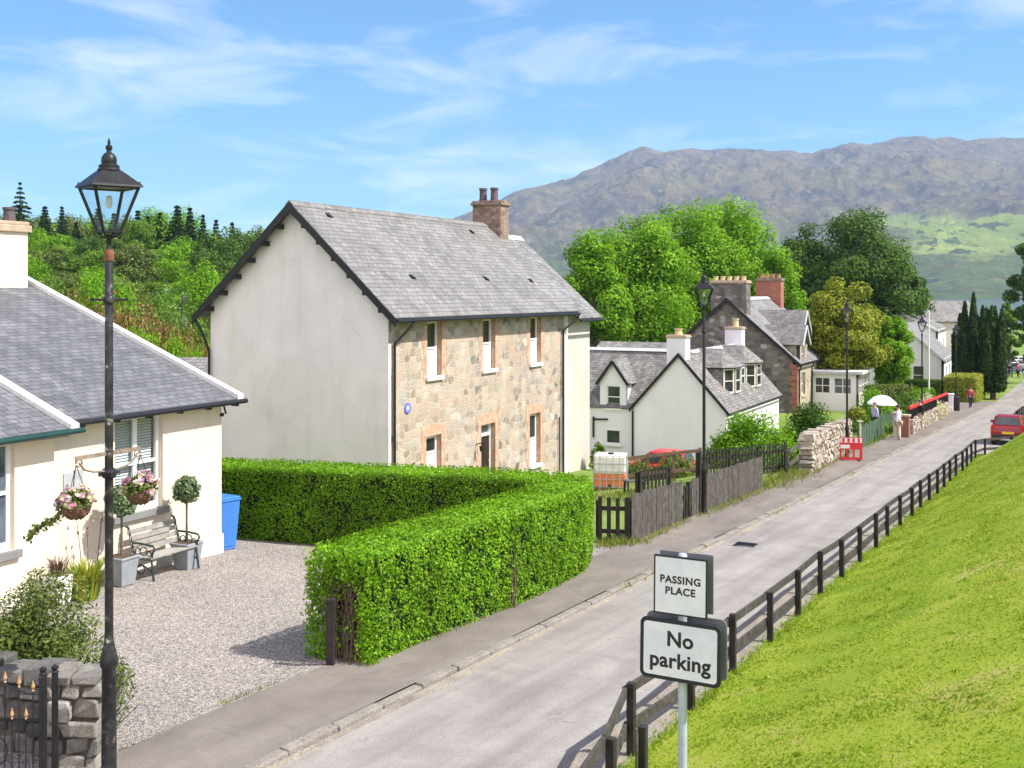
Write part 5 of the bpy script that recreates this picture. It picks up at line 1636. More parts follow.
back = [(-0.6, 23.8), (-1.5, 24.0), (-3.5, 24.55), (-5.6, 25.2), (-7.2, 25.6)]
path = subdiv(front + bend[1:] + back[1:], .22)
hedge = thing('hedge', 'clipped bright green hedge bending round from the pavement to the cream cottage', 'hedge', (0, 0, 0))
HW = .56
P, N = rib(path, HW, hz_top, 1900)
# near end face of the hedge
a = Vector((*path[0], 0)); d = (Vector((*path[1], 0)) - a).normalized(); nr = Vector((-d.y, d.x, 0))
for _ in range(6500):
    e = random.uniform(-1, 1); zt = hz_top(a); z = ground(a.x, a.y) + .05 + random.random() * (zt - ground(a.x, a.y) - .05)
    f = (z - ground(a.x, a.y)) / 1.4
    if -.55 < e < .15 and f < .82 and random.random() < .82: continue
    q = a + nr * e * HW - d * (.07 + random.gauss(0, .06) + .06 * mnoise.noise(Vector((e * 3, z * 3, 0))))
    P.append((q.x, q.y, z)); N.append((-d.x, -d.y, .3))
P = np.array(P); N = np.array(N)
# thin gap in the front face, where the twigs show through
gx, gy = -0.42 + .3, 18.55
ok = np.ones(len(P), bool)
for (gx, gy, gw, p_) in ((0.05, 18.75, .07, .5),):
    dist = np.abs((P[:, 0] - gx) * d.x + (P[:, 1] - gy) * d.y)
    side_ = ((P[:, 0] - gx) * nr.x + (P[:, 1] - gy) * nr.y)
    ok &= ~((dist < gw) & (np.abs(side_) < .3) & (P[:, 2] < -4.05) & (RNG.random(len(P)) < p_))
for i in np.where(ok)[0]:
    v_ = mnoise.noise(Vector((P[i, 0] * 3.3, P[i, 1] * 3.3, P[i, 2] * 3.3))) + .5 * mnoise.noise(Vector((P[i, 0] * 9, P[i, 1] * 9, P[i, 2] * 9)))
    if N[i, 2] < .7 and v_ < -.30 and random.random() < .7: ok[i] = False
leaves('foliage', P[ok], N[ok], .049, M['leaf_hedge'], hedge, .62, .62)
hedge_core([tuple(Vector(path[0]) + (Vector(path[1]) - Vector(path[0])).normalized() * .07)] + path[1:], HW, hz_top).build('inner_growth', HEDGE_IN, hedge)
mb = MB()
for k in range(70):
    e = random.uniform(-.5, .35); q = a + nr * e * HW - d * random.uniform(-.05, .12)
    z0 = ground(q.x, q.y); h_ = random.uniform(.5, 1.25)
    mb.tube([(q.x, q.y, z0), (q.x + random.gauss(0, .05), q.y + random.gauss(0, .05), z0 + h_ * .5), (q.x + random.gauss(0, .12), q.y + random.gauss(0, .1), z0 + h_)], [.012, .009, .003], 4, False)
for (gx, gy) in ((0.0, 18.8),):
    for k in range(16):
        q = Vector((gx + random.gauss(0, .04), gy + random.gauss(0, .05), 0)); z0 = ground(q.x, q.y)
        mb.tube([(q.x, q.y, z0), (q.x + random.gauss(0, .05), q.y + random.gauss(0, .06), z0 + .5), (q.x + random.gauss(0, .1), q.y + random.gauss(0, .12), z0 + random.uniform(.7, 1.2))], [.012, .009, .003], 4, False)
mb.build('bare_stems', mottled('bare_hedge_stems', [(.3, (.10, .07, .05)), (.7, (.2, .15, .11))], 9), hedge)
PD = []
for k in range(900):
    e = random.uniform(-.35, .6); q = a + nr * -e * HW * 1.0 - d * random.uniform(0, .15)
    PD.append((q.x, q.y, ground(q.x, q.y) + .1 + random.random() * 1.1))
leaves('dead_patch', np.array(PD), np.tile(np.array([[-d.x, -d.y, .2]]), (len(PD), 1)), .05, M['leaf_dead'], hedge, .3, .9)
# the old gatepost at the hedge end
q = G(330, 671)
post = thing('gate_post', 'dark weathered wooden post standing at the near end of the clipped hedge', 'post', q)
mb = MB(); mb.prism([(-.055, -.05, -.2), (.055, -.05, -.2), (.06, .055, -.2), (-.05, .055, -.2)], (.01, 0, 1.16)); mb.build('shaft', M['black_wood'], post, bevel=.012)
mb = MB(); mb.tube([(-.06, -.06, .78), (-.10, -.09, .78), (-.10, -.09, .86)], .014, 6); mb.build('hinge_pin', M['black_paint'], post)

# ------------------------------------------------------------------ middle-distance trees (each with its own crown)
FUL = 2.1
def tree_px(name, label, px, top, Y, wpx, leafm, nleaf, ls, nclump=46, shape='round', zbf=.18, group=None, clump=.3, gdrop=0.0, taper=.25, cat='tree', nl=10):
    p = at(px, top, Y); gz = ground(p.x, Y) - gdrop
    H = p.z - gz; Rr = wpx / F * Y / 2
    return make_tree(name, label, (p.x, Y, gz), H * 1.03, Rr, H * zbf, leafm, int(nleaf * FUL), ls * 1.12, int(nclump * 1.9), shape, None, clump * .86, group, cat, taper, nl=nl)
tree_px('deciduous_tree', 'bright green tree closest to the right end of the stone house roof', 592, 232, 92, 84, M['leaf_lime'], 11000, .26, 46, zbf=.10, taper=.3)
tree_px('deciduous_tree', 'tall bright green tree behind the small gabled dormer of the white cottage', 638, 212, 98, 122, M['leaf_lime'], 19000, .27, 70, zbf=.10, taper=.2)
tree_px('deciduous_tree', 'pale lime green tree behind the nearer chimney of the white cottage', 688, 200, 106, 120, M['leaf_lime'], 17000, .28, 66, zbf=.10, taper=.25)
tree_px('deciduous_tree', 'tallest bright green tree, behind the broad chimneys of the dark house', 736, 194, 112, 116, M['leaf_lime'], 19000, .29, 70, zbf=.10, taper=.35)
tree_px('deciduous_tree', 'bright green tree squeezed between the red chimney and the dark tall trees', 774, 238, 104, 82, M['leaf_lime'], 8000, .27, 40, zbf=.15)
tree_px('broad_dark_tree', 'dull dark green tree standing left among the tall trees beyond the dark house', 808, 226, 140, 78, M['leaf_larch'], 9000, .34, 44, zbf=.12, taper=.4)
tree_px('broad_dark_tree', 'largest dark green tree with rounded top beyond the dark house', 860, 209, 136, 116, M['leaf_larch'], 17000, .34, 64, zbf=.1, taper=.35)
tree_px('broad_dark_tree', 'dark green tree at the right end of the tall clump, above the long roof', 908, 262, 142, 46, M['leaf_larch'], 8000, .33, 40, zbf=.1)
tree_px('broad_dark_tree', 'brownish thin-crowned tree peeping over between the lime and the dark trees', 790, 232, 165, 34, M['leaf_olive'], 4000, .36, 30, zbf=.2)
tree_px('yellow_green_tree', 'yellow-green autumn-toned tree beside the dark stone house', 842, 277, 86, 88, M['leaf_yellow'], 16000, .20, 60, zbf=.08, taper=.3)
tree_px('deciduous_tree', 'fresh green tree between the yellow tree and the white bungalow', 893, 312, 88, 50, M['leaf_lime'], 9000, .2, 44, zbf=.06, taper=.3)
tree_px('deciduous_tree', 'dark mid-green tree rising at the right edge of the picture', 1034, 236, 128, 52, M['leaf_larch'], 9000, .3, 40, zbf=.08)
tree_px('deciduous_tree', 'small mid-green tree behind the right side of the dark yews', 1008, 296, 150, 30, M['leaf_mid'], 4000, .3, 26, zbf=.1)
tree_px('conifer_tip', 'slim dark spruce tip showing above the tall dark trees', 899, 216, 150, 12, M['leaf_dark'], 2500, .3, 24, 'column', zbf=.2) if False else None
# yews by the road end
def yew(label, px, top, Y, wpx):
    p = at(px, top, Y); gz = ground(p.x, Y); H = p.z - gz; Rr = wpx / F * Y / 2
    t = thing('yew_tree', label, 'tree', (p.x, Y, gz), 0, 'columnar yews at the far end of the street')
    rng = RNG; P = []; N = []
    for k in range(22):
        a = rng.uniform(0, 6.28); r = Rr * .75 * rng.random() ** .5
        hh = H * (1 - .75 * (r / Rr) ** 1.6) * rng.uniform(.8, 1.0)
        n = 900
        u = rng.random(n) ** .85
        th = rng.uniform(0, 6.28, n); w = Rr * .40 * np.clip(1 - u, 0.01, 1) ** .55 * np.clip(u * 6 + .5, 0, 1)
        P.append(np.stack([math.cos(a) * r * (.55 + .45 * u) + np.cos(th) * w, math.sin(a) * r * (.55 + .45 * u) + np.sin(th) * w, u * hh + .6], 1))
        N.append(np.stack([np.cos(th), np.sin(th), np.full(n, .5)], 1))
    mb = MB(); mb.tube([(0, 0, -.2), (0, 0, H * .6)], [.28, .08], 8)
    for k in range(5):
        a = k * 1.26; mb.tube([(0, 0, .6), (math.cos(a) * Rr * .5, math.sin(a) * Rr * .5, H * .4)], [.12, .04], 6)
    mb.build('trunk', M['bark'], t)
    leaves('crown', np.vstack(P), np.vstack(N), .30, M['leaf_dark'], t, .45, .45, rng, -1.2)
yew('left and tallest of the dark columnar yews at the road end', 968, 285, 104, 36)
yew('right-hand dark columnar yew, nearest the road edge', 993, 290, 102, 36)
yew('squat dark yew tucked between and behind the two tall yews', 982, 299, 108, 36)

# ------------------------------------------------------------------ left hillside
gB = 'woodland trees on the hillside behind the roofs'
protos = []
hold = []
rs = np.random.default_rng(11)
spec = [('round', M['leaf_mid'], 5200, 'mid-green leafy tree in the hillside wood'), ('round', M['leaf_lime'], 5200, 'bright green leafy tree in the hillside wood'),
        ('column', M['leaf_larch'], 5200, 'dull dark green leafy tree in the hillside wood'), ('round', M['leaf_olive'], 4800, 'olive green leafy tree in the hillside wood')]
rows_ = [  # distance, px from, px to, n, skyline y left, skyline y right, jitter, width range
    (225, -10, 330, 18, 209, 224, 6, (36, 54)),
    (190, -20, 330, 15, 230, 236, 8, (36, 56)),
    (155, 0, 300, 11, 246, 256, 8, (38, 60)),
    (125, 20, 260, 8, 264, 280, 8, (40, 58)),
]
cnt = 0
for (Y, xa, xb, n, ya, yb, jt, wr) in rows_:
    for i in range(n):
        px = xa + (xb - xa) * (i + rs.uniform(.15, .85)) / n
        top = ya + (yb - ya) * (px - xa) / (xb - xa) + rs.normal(0, jt)
        YY = Y + rs.uniform(-9, 9)
        p = at(px, top, YY); gz = ground(p.x, YY); H = max(4.0, p.z - gz)
        k = int(rs.choice([0, 1, 1, 1, 2, 3]))
        sh, lm, nl_, lb = spec[k]
        key = None
        pr = [q for q in protos if q[0] == k]
        if len(pr) < 2:
            HH, RR = 10.0, 4.0
            t = make_tree('woodland_tree', lb, (p.x, YY, gz), HH, RR, 1.2, lm, nl_, .42, 40, sh, None, .34, gB, 'tree', .3, rng=RNG, nl=7)
            protos.append((k, t))
        else:
            t = dup(pr[cnt % 2][1], lb, (p.x, YY, gz), rs.uniform(0, 6.28), gB)
        w = rs.uniform(*wr) / F * YY / 2 / 4.0
        t.location = (p.x, YY, gz); t.rotation_euler = (0, 0, rs.uniform(0, 6.28)); t.scale = (w, w, H / 10.0)
        cnt += 1
cp = []
for i, (px, top, Y, w) in enumerate([(20, 181, 215, 15), (45, 206, 205, 13), (76, 222, 215, 10), (138, 210, 215, 14), (148, 216, 212, 11), (160, 212, 214, 12), (177, 205, 210, 16), (190, 207, 213, 13), (203, 214, 216, 10), (98, 208, 215, 13), (114, 213, 214, 12), (216, 219, 218, 11), (232, 222, 220, 11), (62, 206, 214, 10)]):
    p = at(px, top, Y); gz = ground(p.x, Y); H = p.z - gz
    if i == 0:
        t = make_conifer('pine_tree', 'tall dark pine standing above the hillside wood at the far left', (p.x, Y, gz), H, 5.0, M['leaf_dark'], 15000, .62, tiers=20)
        continue
    if len(cp) < 2:
        t = make_conifer('fir_tree', 'dark pointed fir on the skyline of the hillside wood', (p.x, Y, gz), 12.0, 2.6, M['leaf_dark'], 9000, .62, 'firs on the hillside skyline', tiers=22)
        cp.append(t)
    else:
        t = dup(cp[i % 2], 'dark pointed fir on the skyline of the hillside wood', (p.x, Y, gz), i * 1.3)
    sc_ = w / F * Y / 2 / 2.3 * 2.6
    t.location = (p.x, Y, gz); t.scale = (sc_, sc_, H / 12.0)
# shrubs of the bank behind the cottage: rust-coloured above, green below
gS = 'bushes on the bank behind the cream cottage'
def bush_px(lb, px, top, Y, w, lm, n, ls, hmin=1.5, name='bank_bush', group=gS):
    p = at(px, top, Y); gz = ground(p.x, Y); H = max(hmin, p.z - gz)
    return shrub(name, lb, (p.x, Y, gz), w / F * Y / 2, w / F * Y / 2, H, lm, n, ls, group, 'bush', clumps=34)
bp = {}
for px, top, Y, w, k in [(28, 282, 74, 60, 'r'), (62, 284, 76, 64, 'r'), (98, 288, 76, 62, 'r'), (130, 292, 72, 60, 'r'), (158, 303, 70, 60, 'r'), (184, 318, 68, 54, 'r'), (204, 334, 66, 40, 'r'),
                         (40, 298, 66, 60, 'r'), (70, 304, 64, 56, 'r'), (104, 318, 62, 50, 'o'), (128, 326, 60, 52, 'l'), (150, 330, 58, 50, 'l'), (176, 334, 57, 46, 'l'), (196, 344, 56, 36, 'l'), (112, 330, 54, 46, 'l'), (208, 300, 110, 40, 'o'),
                         (90, 272, 95, 50, 'l'), (120, 280, 92, 46, 'l'), (160, 285, 98, 44, 'm'), (190, 300, 96, 50, 'm'), (50, 268, 92, 50, 'm')]:
    lm, lb = {'r': (M['leaf_rust'], 'rust-brown bush on the bank behind the cream cottage'), 'o': (M['leaf_olive'], 'olive green bush on the bank behind the cream cottage'),
              'l': (M['leaf_lime'], 'fresh green bush on the bank behind the cream cottage'), 'm': (M['leaf_mid'], 'mid-green bush on the bank behind the cream cottage')}[k]
    p = at(px, top, Y); gz = ground(p.x, Y) - .3; H = max(2.0, p.z - gz)
    if k in bp:
        t = dup(bp[k], lb, (p.x, Y, gz), rs.uniform(0, 6.28))
    else:
        t = shrub('bank_bush', lb, (p.x, Y, gz), 2.0, 2.0, 3.0, lm, 5200, .17, gS, 'bush', clumps=34); bp[k] = t
    w_ = w / F * Y / 2 / 2.0 * 1.15
    t.scale = (w_, w_, H / 3.0)
# ================================================================== STREET OBJECTS
SD = Vector((ST, CT, 0)); ND = Vector((CT, -ST, 0))      # along the street, across it towards the grass

# ------------------------------------------------------------------ lamps
def make_lamp(label, loc, basket=False):
    t = thing('street_lamp', label, 'street lamp', loc, R(45) + R(0), 'heritage street lamps along the street')
    pm = M['black_chipped'] if basket else M['black_paint']
    mb = MB()
    mb.lathe([(.095, -.3), (.095, .02), (.074, .06), (.068, 1.14), (.088, 1.17), (.088, 1.22), (.078, 1.26), (.058, 1.35), (.045, 1.41), (.041, 1.5)], seg=18)
    mb.build('base', pm, t, smooth=True)
    mb = MB(); mb.lathe([(.041, 1.5), (.041, 3.0), (.038, 5.14), (.026, 5.16), (.024, 5.36), (.045, 5.40)], seg=16)
    mb.build('post', pm, t, smooth=True)
    mb = MB(); mb.lathe([(.044, 5.14), (.048, 5.16), (.048, 5.23), (.044, 5.25)], seg=16); mb.build('copper_band', M['rust'] if basket else M['black_paint'], t, smooth=True)
    mb = MB(); mb.lathe([(.05, 4.72), (.06, 4.735), (.06, 4.775), (.05, 4.79)], seg=14)
    mb.tube([(-.12, .12, 4.76), (.12, -.12, 4.76)], .011, 8); 
    for s_ in (-1, 1): mb.lathe([(.0, -.02), (.018, -.01), (.018, .01), (0, .02)], (-.125 * s_, .125 * s_, 4.76), 8)
    mb.build('ladder_bar', pm, t, smooth=True)
    # four-sided lantern
    b0, b1 = .085, .215
    z0, z1 = 5.43, 5.86
    ln = MB()
    for i in range(4):
        a = math.pi / 4 + i * math.pi / 2; a2 = a + math.pi / 2
        q = lambda r, an, z: (r * math.sqrt(2) * math.cos(an), r * math.sqrt(2) * math.sin(an), z)
        ln.bar(q(b0, a, z0), q(b1, a, z1), .024)
        ln.bar(q(b0, a, z0), q(b0, a2, z0), .024); ln.bar(q(b1, a, z1), q(b1, a2, z1), .028)
        ln.tube([(0, 0, 5.36), q(b0 * .6, a, 5.38), q(b0, a, z0)], .012, 6)
        ln.lathe([(.016, 0), (.012, .03), (.004, .06)], q(b1 + .008, a, z1), 6)
    ln.build('lantern_frame', M['black_paint'], t)
    g = MB()
    for i in range(4):
        a = math.pi / 4 + i * math.pi / 2; a2 = a + math.pi / 2
        g.add([q(b0, a, z0), q(b0, a2, z0), q(b1, a2, z1), q(b1, a, z1)], [(0, 1, 2, 3)])
    g.build('lantern_glass', M['clear_glass'], t)
    r = MB()
    k = math.sqrt(2)
    r.lathe([((b1 + .035) * k, z1), ((b1 + .03) * k, z1 + .02), (.10 * k, z1 + .16), (.085 * k, z1 + .165)], (0, 0, 0), 4, math.pi / 4)
    r.build('lantern_roof', M['black_paint'], t)
    r = MB()
    r.lathe([(.10, z1 + .14), (.115, z1 + .17), (.098, z1 + .19), (.10, z1 + .215), (.072, z1 + .235), (.075, z1 + .26), (.07, z1 + .30), (.045, z1 + .335), (.026, z1 + .345), (.022, z1 + .365), (.034, z1 + .385), (.03, z1 + .41), (.012, z1 + .425), (.016, z1 + .445), (.003, z1 + .49)], seg=14)
    r.build('finial', M['black_paint'], t, smooth=True)
    l = MB(); l.lathe([(.02, 5.78), (.03, 5.76), (.035, 5.70), (.02, 5.66), (.0, 5.655)], seg=10); l.build('bulb', M['lamp_white'], t, smooth=True)
    return t
q1 = G(109, 784)
lamp0 = make_lamp('tall black lamp with chipped paint and a flower-basket bracket, nearest the camera', q1, True)
lamp0.rotation_euler.z = R(20) - math.atan2(q1.x, q1.y)
# basket bracket of the nearest lamp, arms along the street
lm = lamp0.matrix_basis.to_3x3()
li = Matrix.Rotation(-lamp0.rotation_euler.z, 3, 'Z')
def L1(s, n, z): return li @ (SD * s + ND * n) + Vector((0, 0, z))
BZ = 3.25
mb = MB()
mb.bar(L1(-.42, 0, BZ), L1(.42, 0, BZ), .012, .04)
for s_ in (-1, 1):
    pts = [L1(s_ * .05, 0, BZ - .17), L1(s_ * .2, 0, BZ - .155), L1(s_ * .31, 0, BZ - .12), L1(s_ * .37, 0, BZ - .05)]
    mb.tube(pts, .011, 6)
    c_ = [L1(s_ * (.37 + .035 * math.cos(t_)), 0, BZ - .05 + .035 * math.sin(t_)) for t_ in [k * .7 for k in range(9)]]
    mb.tube(c_, .008, 5)
    mb.tube([L1(s_ * .41, 0, BZ), L1(s_ * .41, 0, BZ - .05)], .008, 5)
mb.build('bracket', M['wicker'] if False else mottled('rusted_bracket_iron', [(.3, (.16, .12, .09)), (.7, (.30, .24, .19))], 18, .7), lamp0)
mb = MB(); mb.lathe([(.06, BZ - .24), (.072, BZ - .22), (.072, BZ - .18), (.06, BZ - .15)], seg=12)
for a_ in range(4): mb.box(*( (.06, .10, -.02, .02) if a_ == 0 else (-.10, -.06, -.02, .02) if a_ == 1 else (-.02, .02, .06, .10) if a_ == 2 else (-.02, .02, -.10, -.06)), BZ - .22, BZ - .18)
mb.build('bracket_clamp', M['black_chipped'], lamp0)
lamp_spots = [(704, 517, 'slim black lamp standing at the grey board fence in front of the white cottage'),
              (847, 459, 'slim black lamp standing behind the red plastic barrier'),
              (922, 429, 'black lamp with a red foot beside the red-topped railing'),
              (956, 411, 'black lamp behind the walker in red, in front of the clipped yellow-green hedge'),
              (982, 392, 'black lamp right in front of the dark yews'),
              (1012, 377, 'farthest black lamp, at the right edge of the picture')]
for px, py, lb in lamp_spots:
    q = G(px, py)
    l2 = None
    if px == 704:
        lampB = make_lamp(lb, q); l2 = lampB
    else:
        l2 = dup(lampB, lb, q)
    l2.rotation_euler.z = R(45 + 30)
    if px == 922:
        mb = MB(); mb.lathe([(.13, -.2), (.13, .05), (.11, .1), (.105, 1.1), (.12, 1.15), (.10, 1.2)], seg=14); mb.build('red_foot', M['red_paint'], l2, smooth=True)

# ------------------------------------------------------------------ hanging baskets (hung from the bracket: things of their own)
def hanging_basket(label, s, dz, rr, trail=False):
    o = q1 + SD * s
    t = thing('hanging_basket', label, 'flower basket', (o.x, o.y, q1.z + dz), 0, 'hanging baskets on the lamp bracket')
    mb = MB(); mb.lathe([(.02, -rr * .95), (rr * .55, -rr * .85), (rr * .85, -rr * .5), (rr, 0), (rr * 1.04, .01), (rr * .95, .02), (rr * .9, 0)], seg=20)
    for k in range(7):
        z = -rr * .9 + k * rr * .14; r_ = rr * math.sqrt(max(0.05, 1 - (z / (rr * .98)) ** 2)) + .005
        mb.tube([(r_ * math.cos(a), r_ * math.sin(a), z + .008 * math.sin(a * 7 + k)) for a in [2 * math.pi * j / 20 for j in range(21)]], .011, 5)
    mb.build('bowl', M['wicker'], t)
    mb = MB()
    for k in range(3):
        a = k * 2.09 + .5
        mb.tube([(rr * math.cos(a), rr * math.sin(a), .01), (0, 0, BZ - .06 - dz)], .004, 4)
    mb.build('chain', M['black_paint'], t)
    n = 520
    d = sphere_dirs(n); d[:, 2] = np.abs(d[:, 2])
    P = d * np.array([rr * 1.35, rr * 1.35, rr * 1.4]) * (RNG.random((n, 1)) ** .4) + np.array([0, 0, .0])
    leaves('leaves', P, d + np.array([0, 0, .4]), .05, M['leaf_olive'], t, .55, .6)
    n = 260
    d = sphere_dirs(n); d[:, 2] = np.abs(d[:, 2]) * .9
    cen = sphere_dirs(26); cen[:, 2] = np.abs(cen[:, 2]); cen *= np.array([rr * 1.35, rr * 1.35, rr * 1.5])
    P = np.repeat(cen, 12, 0) + RNG.normal(0, .014, (312, 3))
    leaves('flowers', P, np.repeat(cen, 12, 0) * 4 + np.array([0, -.3, .3]), .048, M['petal'], t, .9, .5)
    if trail:
        P = []; mb = MB(); pts = []
        e = li.inverted() @ Vector((0, 0, 0))
        for k in range(15):
            f = k / 14
            pts.append((-.10 - .34 * f, -.04, .02 - .34 * f ** .9 - .04 * math.sin(f * 6)))
        mb.tube(pts, .006, 5); mb.build('trailing_stem', M['bark'], t)
        for p in pts:
            for _ in range(9): P.append((p[0] + random.gauss(0, .022), p[1] + random.gauss(0, .022), p[2] + random.gauss(0, .022)))
        leaves('trailing_leaves', np.array(P), np.tile([[-.2, -1, .5]], (len(P), 1)), .045, M['leaf_olive'], t, .8, .7)
    return t
hanging_basket('wicker flower basket with a trailing ivy stem, hung from the left bracket arm', -.41, BZ - .45, .125, True)
hanging_basket('wicker flower basket hung from the lamp bracket in front of the cottage window', .41, BZ - .44, .13)

# ------------------------------------------------------------------ signs
sx, sy = 1.335, 9.0
sg = ground(sx, sy)
SROT = R(-27)                      # boards square to the street: local x across the street, local -y faces us
sign = thing('road_sign', 'grey pole carrying a white PASSING PLACE board above a black-framed No parking board', 'road sign', (sx, sy, sg), SROT)
zt = lambda py, Y=9.0: (HZ - py) / F * Y - sg
mb = MB(); mb.tube([(0, 0, -.4), (0, 0, zt(556))], .036, 20); mb.lathe([(.038, 0), (.03, .02), (.0, .025)], (0, 0, zt(556)), 16)
mb.build('pole', M['galv'], sign, smooth=True)
def text_mesh(name, s, size, mtx, mat, parent, bold=.012, spacing=1.08):
    cu = bpy.data.curves.new(name, 'FONT'); cu.body = s; cu.size = size; cu.align_x = 'CENTER'; cu.align_y = 'CENTER'
    cu.offset = bold * size; cu.extrude = .0009; cu.space_character = spacing; cu.resolution_u = 6
    to = bpy.data.objects.new(name + '_tmp', cu); COL.objects.link(to)
    dg = bpy.context.evaluated_depsgraph_get()
    me = bpy.data.meshes.new_from_object(to.evaluated_get(dg))
    bpy.data.objects.remove(to); bpy.data.curves.remove(cu)
    me.transform(mtx); me.name = name
    me.materials.clear(); me.materials.append(mat)
    o = bpy.data.objects.new(name, me); COL.objects.link(o); o.parent = parent
    return o
def rrect(w, h, r, seg=6):
    pts = []
    for cx, cz_, a0 in ((w / 2 - r, h / 2 - r, 0), (-w / 2 + r, h / 2 - r, 90), (-w / 2 + r, -h / 2 + r, 180), (w / 2 - r, -h / 2 + r, 270)):
        for k in range(seg + 1):
            a = R(a0 + 90 * k / seg); pts.append((cx + r * math.cos(a), cz_ + r * math.sin(a)))
    return pts
FACE = Matrix.Rotation(R(90), 4, 'X')
def board(name, cx, cz_, w, h, r, border, yf, parent, back=False, tilt=0.0):
    mt = Matrix.Translation((cx, yf, cz_)) @ Matrix.Rotation(tilt, 4, 'Y')
    pts = rrect(w, h, r)
    mb = MB(mt); mb.prism([(x, 0, z) for x, z in pts][::-1], (0, .014, 0))
    bd = mb.build(name, M['sign_black'] if not back else M['sign_back'], parent)
    if not back:
        p2 = rrect(w - 2 * border, h - 2 * border, max(.004, r - border * .7))
        mb = MB(mt); mb.prism([(x, -.0025, z) for x, z in p2][::-1], (0, .002, 0)); mb.build('sign_face', M['sign_face'], bd)
    mb = MB(mt)
    for z in (-h * .28, h * .28): mb.box(-w * .46, w * .46, .0145, .032, z - .018, z + .018)
    mb.build('stiffener', M['sign_back'], bd)
    return bd, mt
w1, h1 = .435, .46
cx1 = 0.002; cz1 = (zt(554) + zt(615.5)) / 2
b1_, mt1 = board('passing_place_board', cx1, cz1, w1, h1, .008, .014, -.062, sign, tilt=R(0.6))
text_mesh('lettering', 'PASSING', .080, mt1 @ Matrix.Translation((0, -.0036, .045)) @ FACE, M['sign_black'], b1_, .03, 1.1)
text_mesh('lettering', 'PLACE', .080, mt1 @ Matrix.Translation((0, -.0036, -.042)) @ FACE, M['sign_black'], b1_, .03, 1.1)
b1b, _ = board('rear_board', cx1 + .012, cz1 + .012, w1, h1, .008, .014, .05, sign, back=True)
w2, h2 = .655, .475
cx2 = 0.0; cz2 = (zt(619) + zt(680)) / 2
b2_, mt2 = board('no_parking_board', cx2, cz2, w2, h2, .05, .03, -.066, sign, tilt=R(0.8))
text_mesh('lettering', 'No', .163, mt2 @ Matrix.Translation((.0, -.0036, .085)) @ FACE, M['sign_black'], b2_, .026, 1.03)
text_mesh('lettering', 'parking', .163, mt2 @ Matrix.Translation((.0, -.0036, -.085)) @ FACE, M['sign_black'], b2_, .026, 1.03)
b2b, _ = board('rear_board', cx2 + .012, cz2 + .02, w2, h2, .05, .03, .05, sign, back=True)
mb = MB()
for z in (cz1 - .12, cz1 + .12, cz2 - .12, cz2 + .12):
    mb = MB(); mb.box(-.055, .055, -.046, .046, z - .015, z + .015); mb.build('clamp', M['galv'], sign)

# ------------------------------------------------------------------ post and rail fence along the road
def mkbox(mb, base_, ax, ay, w, d, h, slant=0.0):
    """upright post: base point, unit axes, width, depth, height"""
    b_ = Vector(base_)
    pts = [b_ - ax * w / 2 - ay * d / 2, b_ + ax * w / 2 - ay * d / 2, b_ + ax * w / 2 + ay * d / 2, b_ - ax * w / 2 + ay * d / 2]
    pts = [p - Vector((0, 0, .25)) for p in pts]
    top = Vector((0, 0, h + .25))
    mb.add(pts + [pts[0] + top, pts[1] + top, pts[2] + top * 1.0, pts[3] + top], [(0, 3, 2, 1), (4, 5, 6, 7), (0, 1, 5, 4), (1, 2, 6, 5), (2, 3, 7, 6), (3, 0, 4, 7)])
rf = thing('roadside_fence', 'long dark two-rail timber fence between the road and the grass bank', 'fence', tuple(gsn(12, -4.35)))
def wl(mb): mb.m = Matrix.Translation(-rf.location); return mb
p1 = G(628, 757); s1, n1_ = sn(p1.x, p1.y)
posts = []
s_ = s1
while s_ < 84:
    posts.append(gsn(s_, NF(s_) - .02 - .1 * smooth(s1 + 3, s1, s_) + random.uniform(-.03, .03))); s_ += 1.82 + random.uniform(-.06, .06)
pre = [G(611, 818), G(572, 890)]
allp = pre[::-1] + posts
for i, p in enumerate(allp):
    mb = wl(MB()); ax = (SD + Vector((random.gauss(0, .04), random.gauss(0, .04), 0))).normalized(); ay = Vector((-ax.y, ax.x, 0))
    mkbox(mb, p, ax, ay, .085, .085, .77 + random.uniform(-.04, .05))
    mb.build('post', M['black_wood'], rf, bevel=.008)
for i in range(len(allp) - 1):
    a_, b_ = allp[i], allp[i + 1]
    off = -ND * .064
    for z in (.70, .30):
        mb = wl(MB()); mb.bar(a_ + off + Vector((0, 0, z + random.uniform(-.02, .02))) - (b_ - a_).normalized() * .05, b_ + off + Vector((0, 0, z + random.uniform(-.02, .02))) + (b_ - a_).normalized() * .04, .04, .10)
        mb.build('rail', M['rail_wood'], rf)
q = G(643, 775); st_ = thing('stub_post', 'short dark stub post in the grass at the near end of the roadside fence', 'post', q)
mb = MB(); mkbox(mb, (0, 0, 0), SD, -ND, .09, .08, .5); mb.build('shaft', M['black_wood'], st_, bevel=.01)
mb = MB(); mb.bar((-.07, -.03, -.1), (-.07, -.03, .48), .02, .05); mb.build('batten', M['grey_wood'], st_)

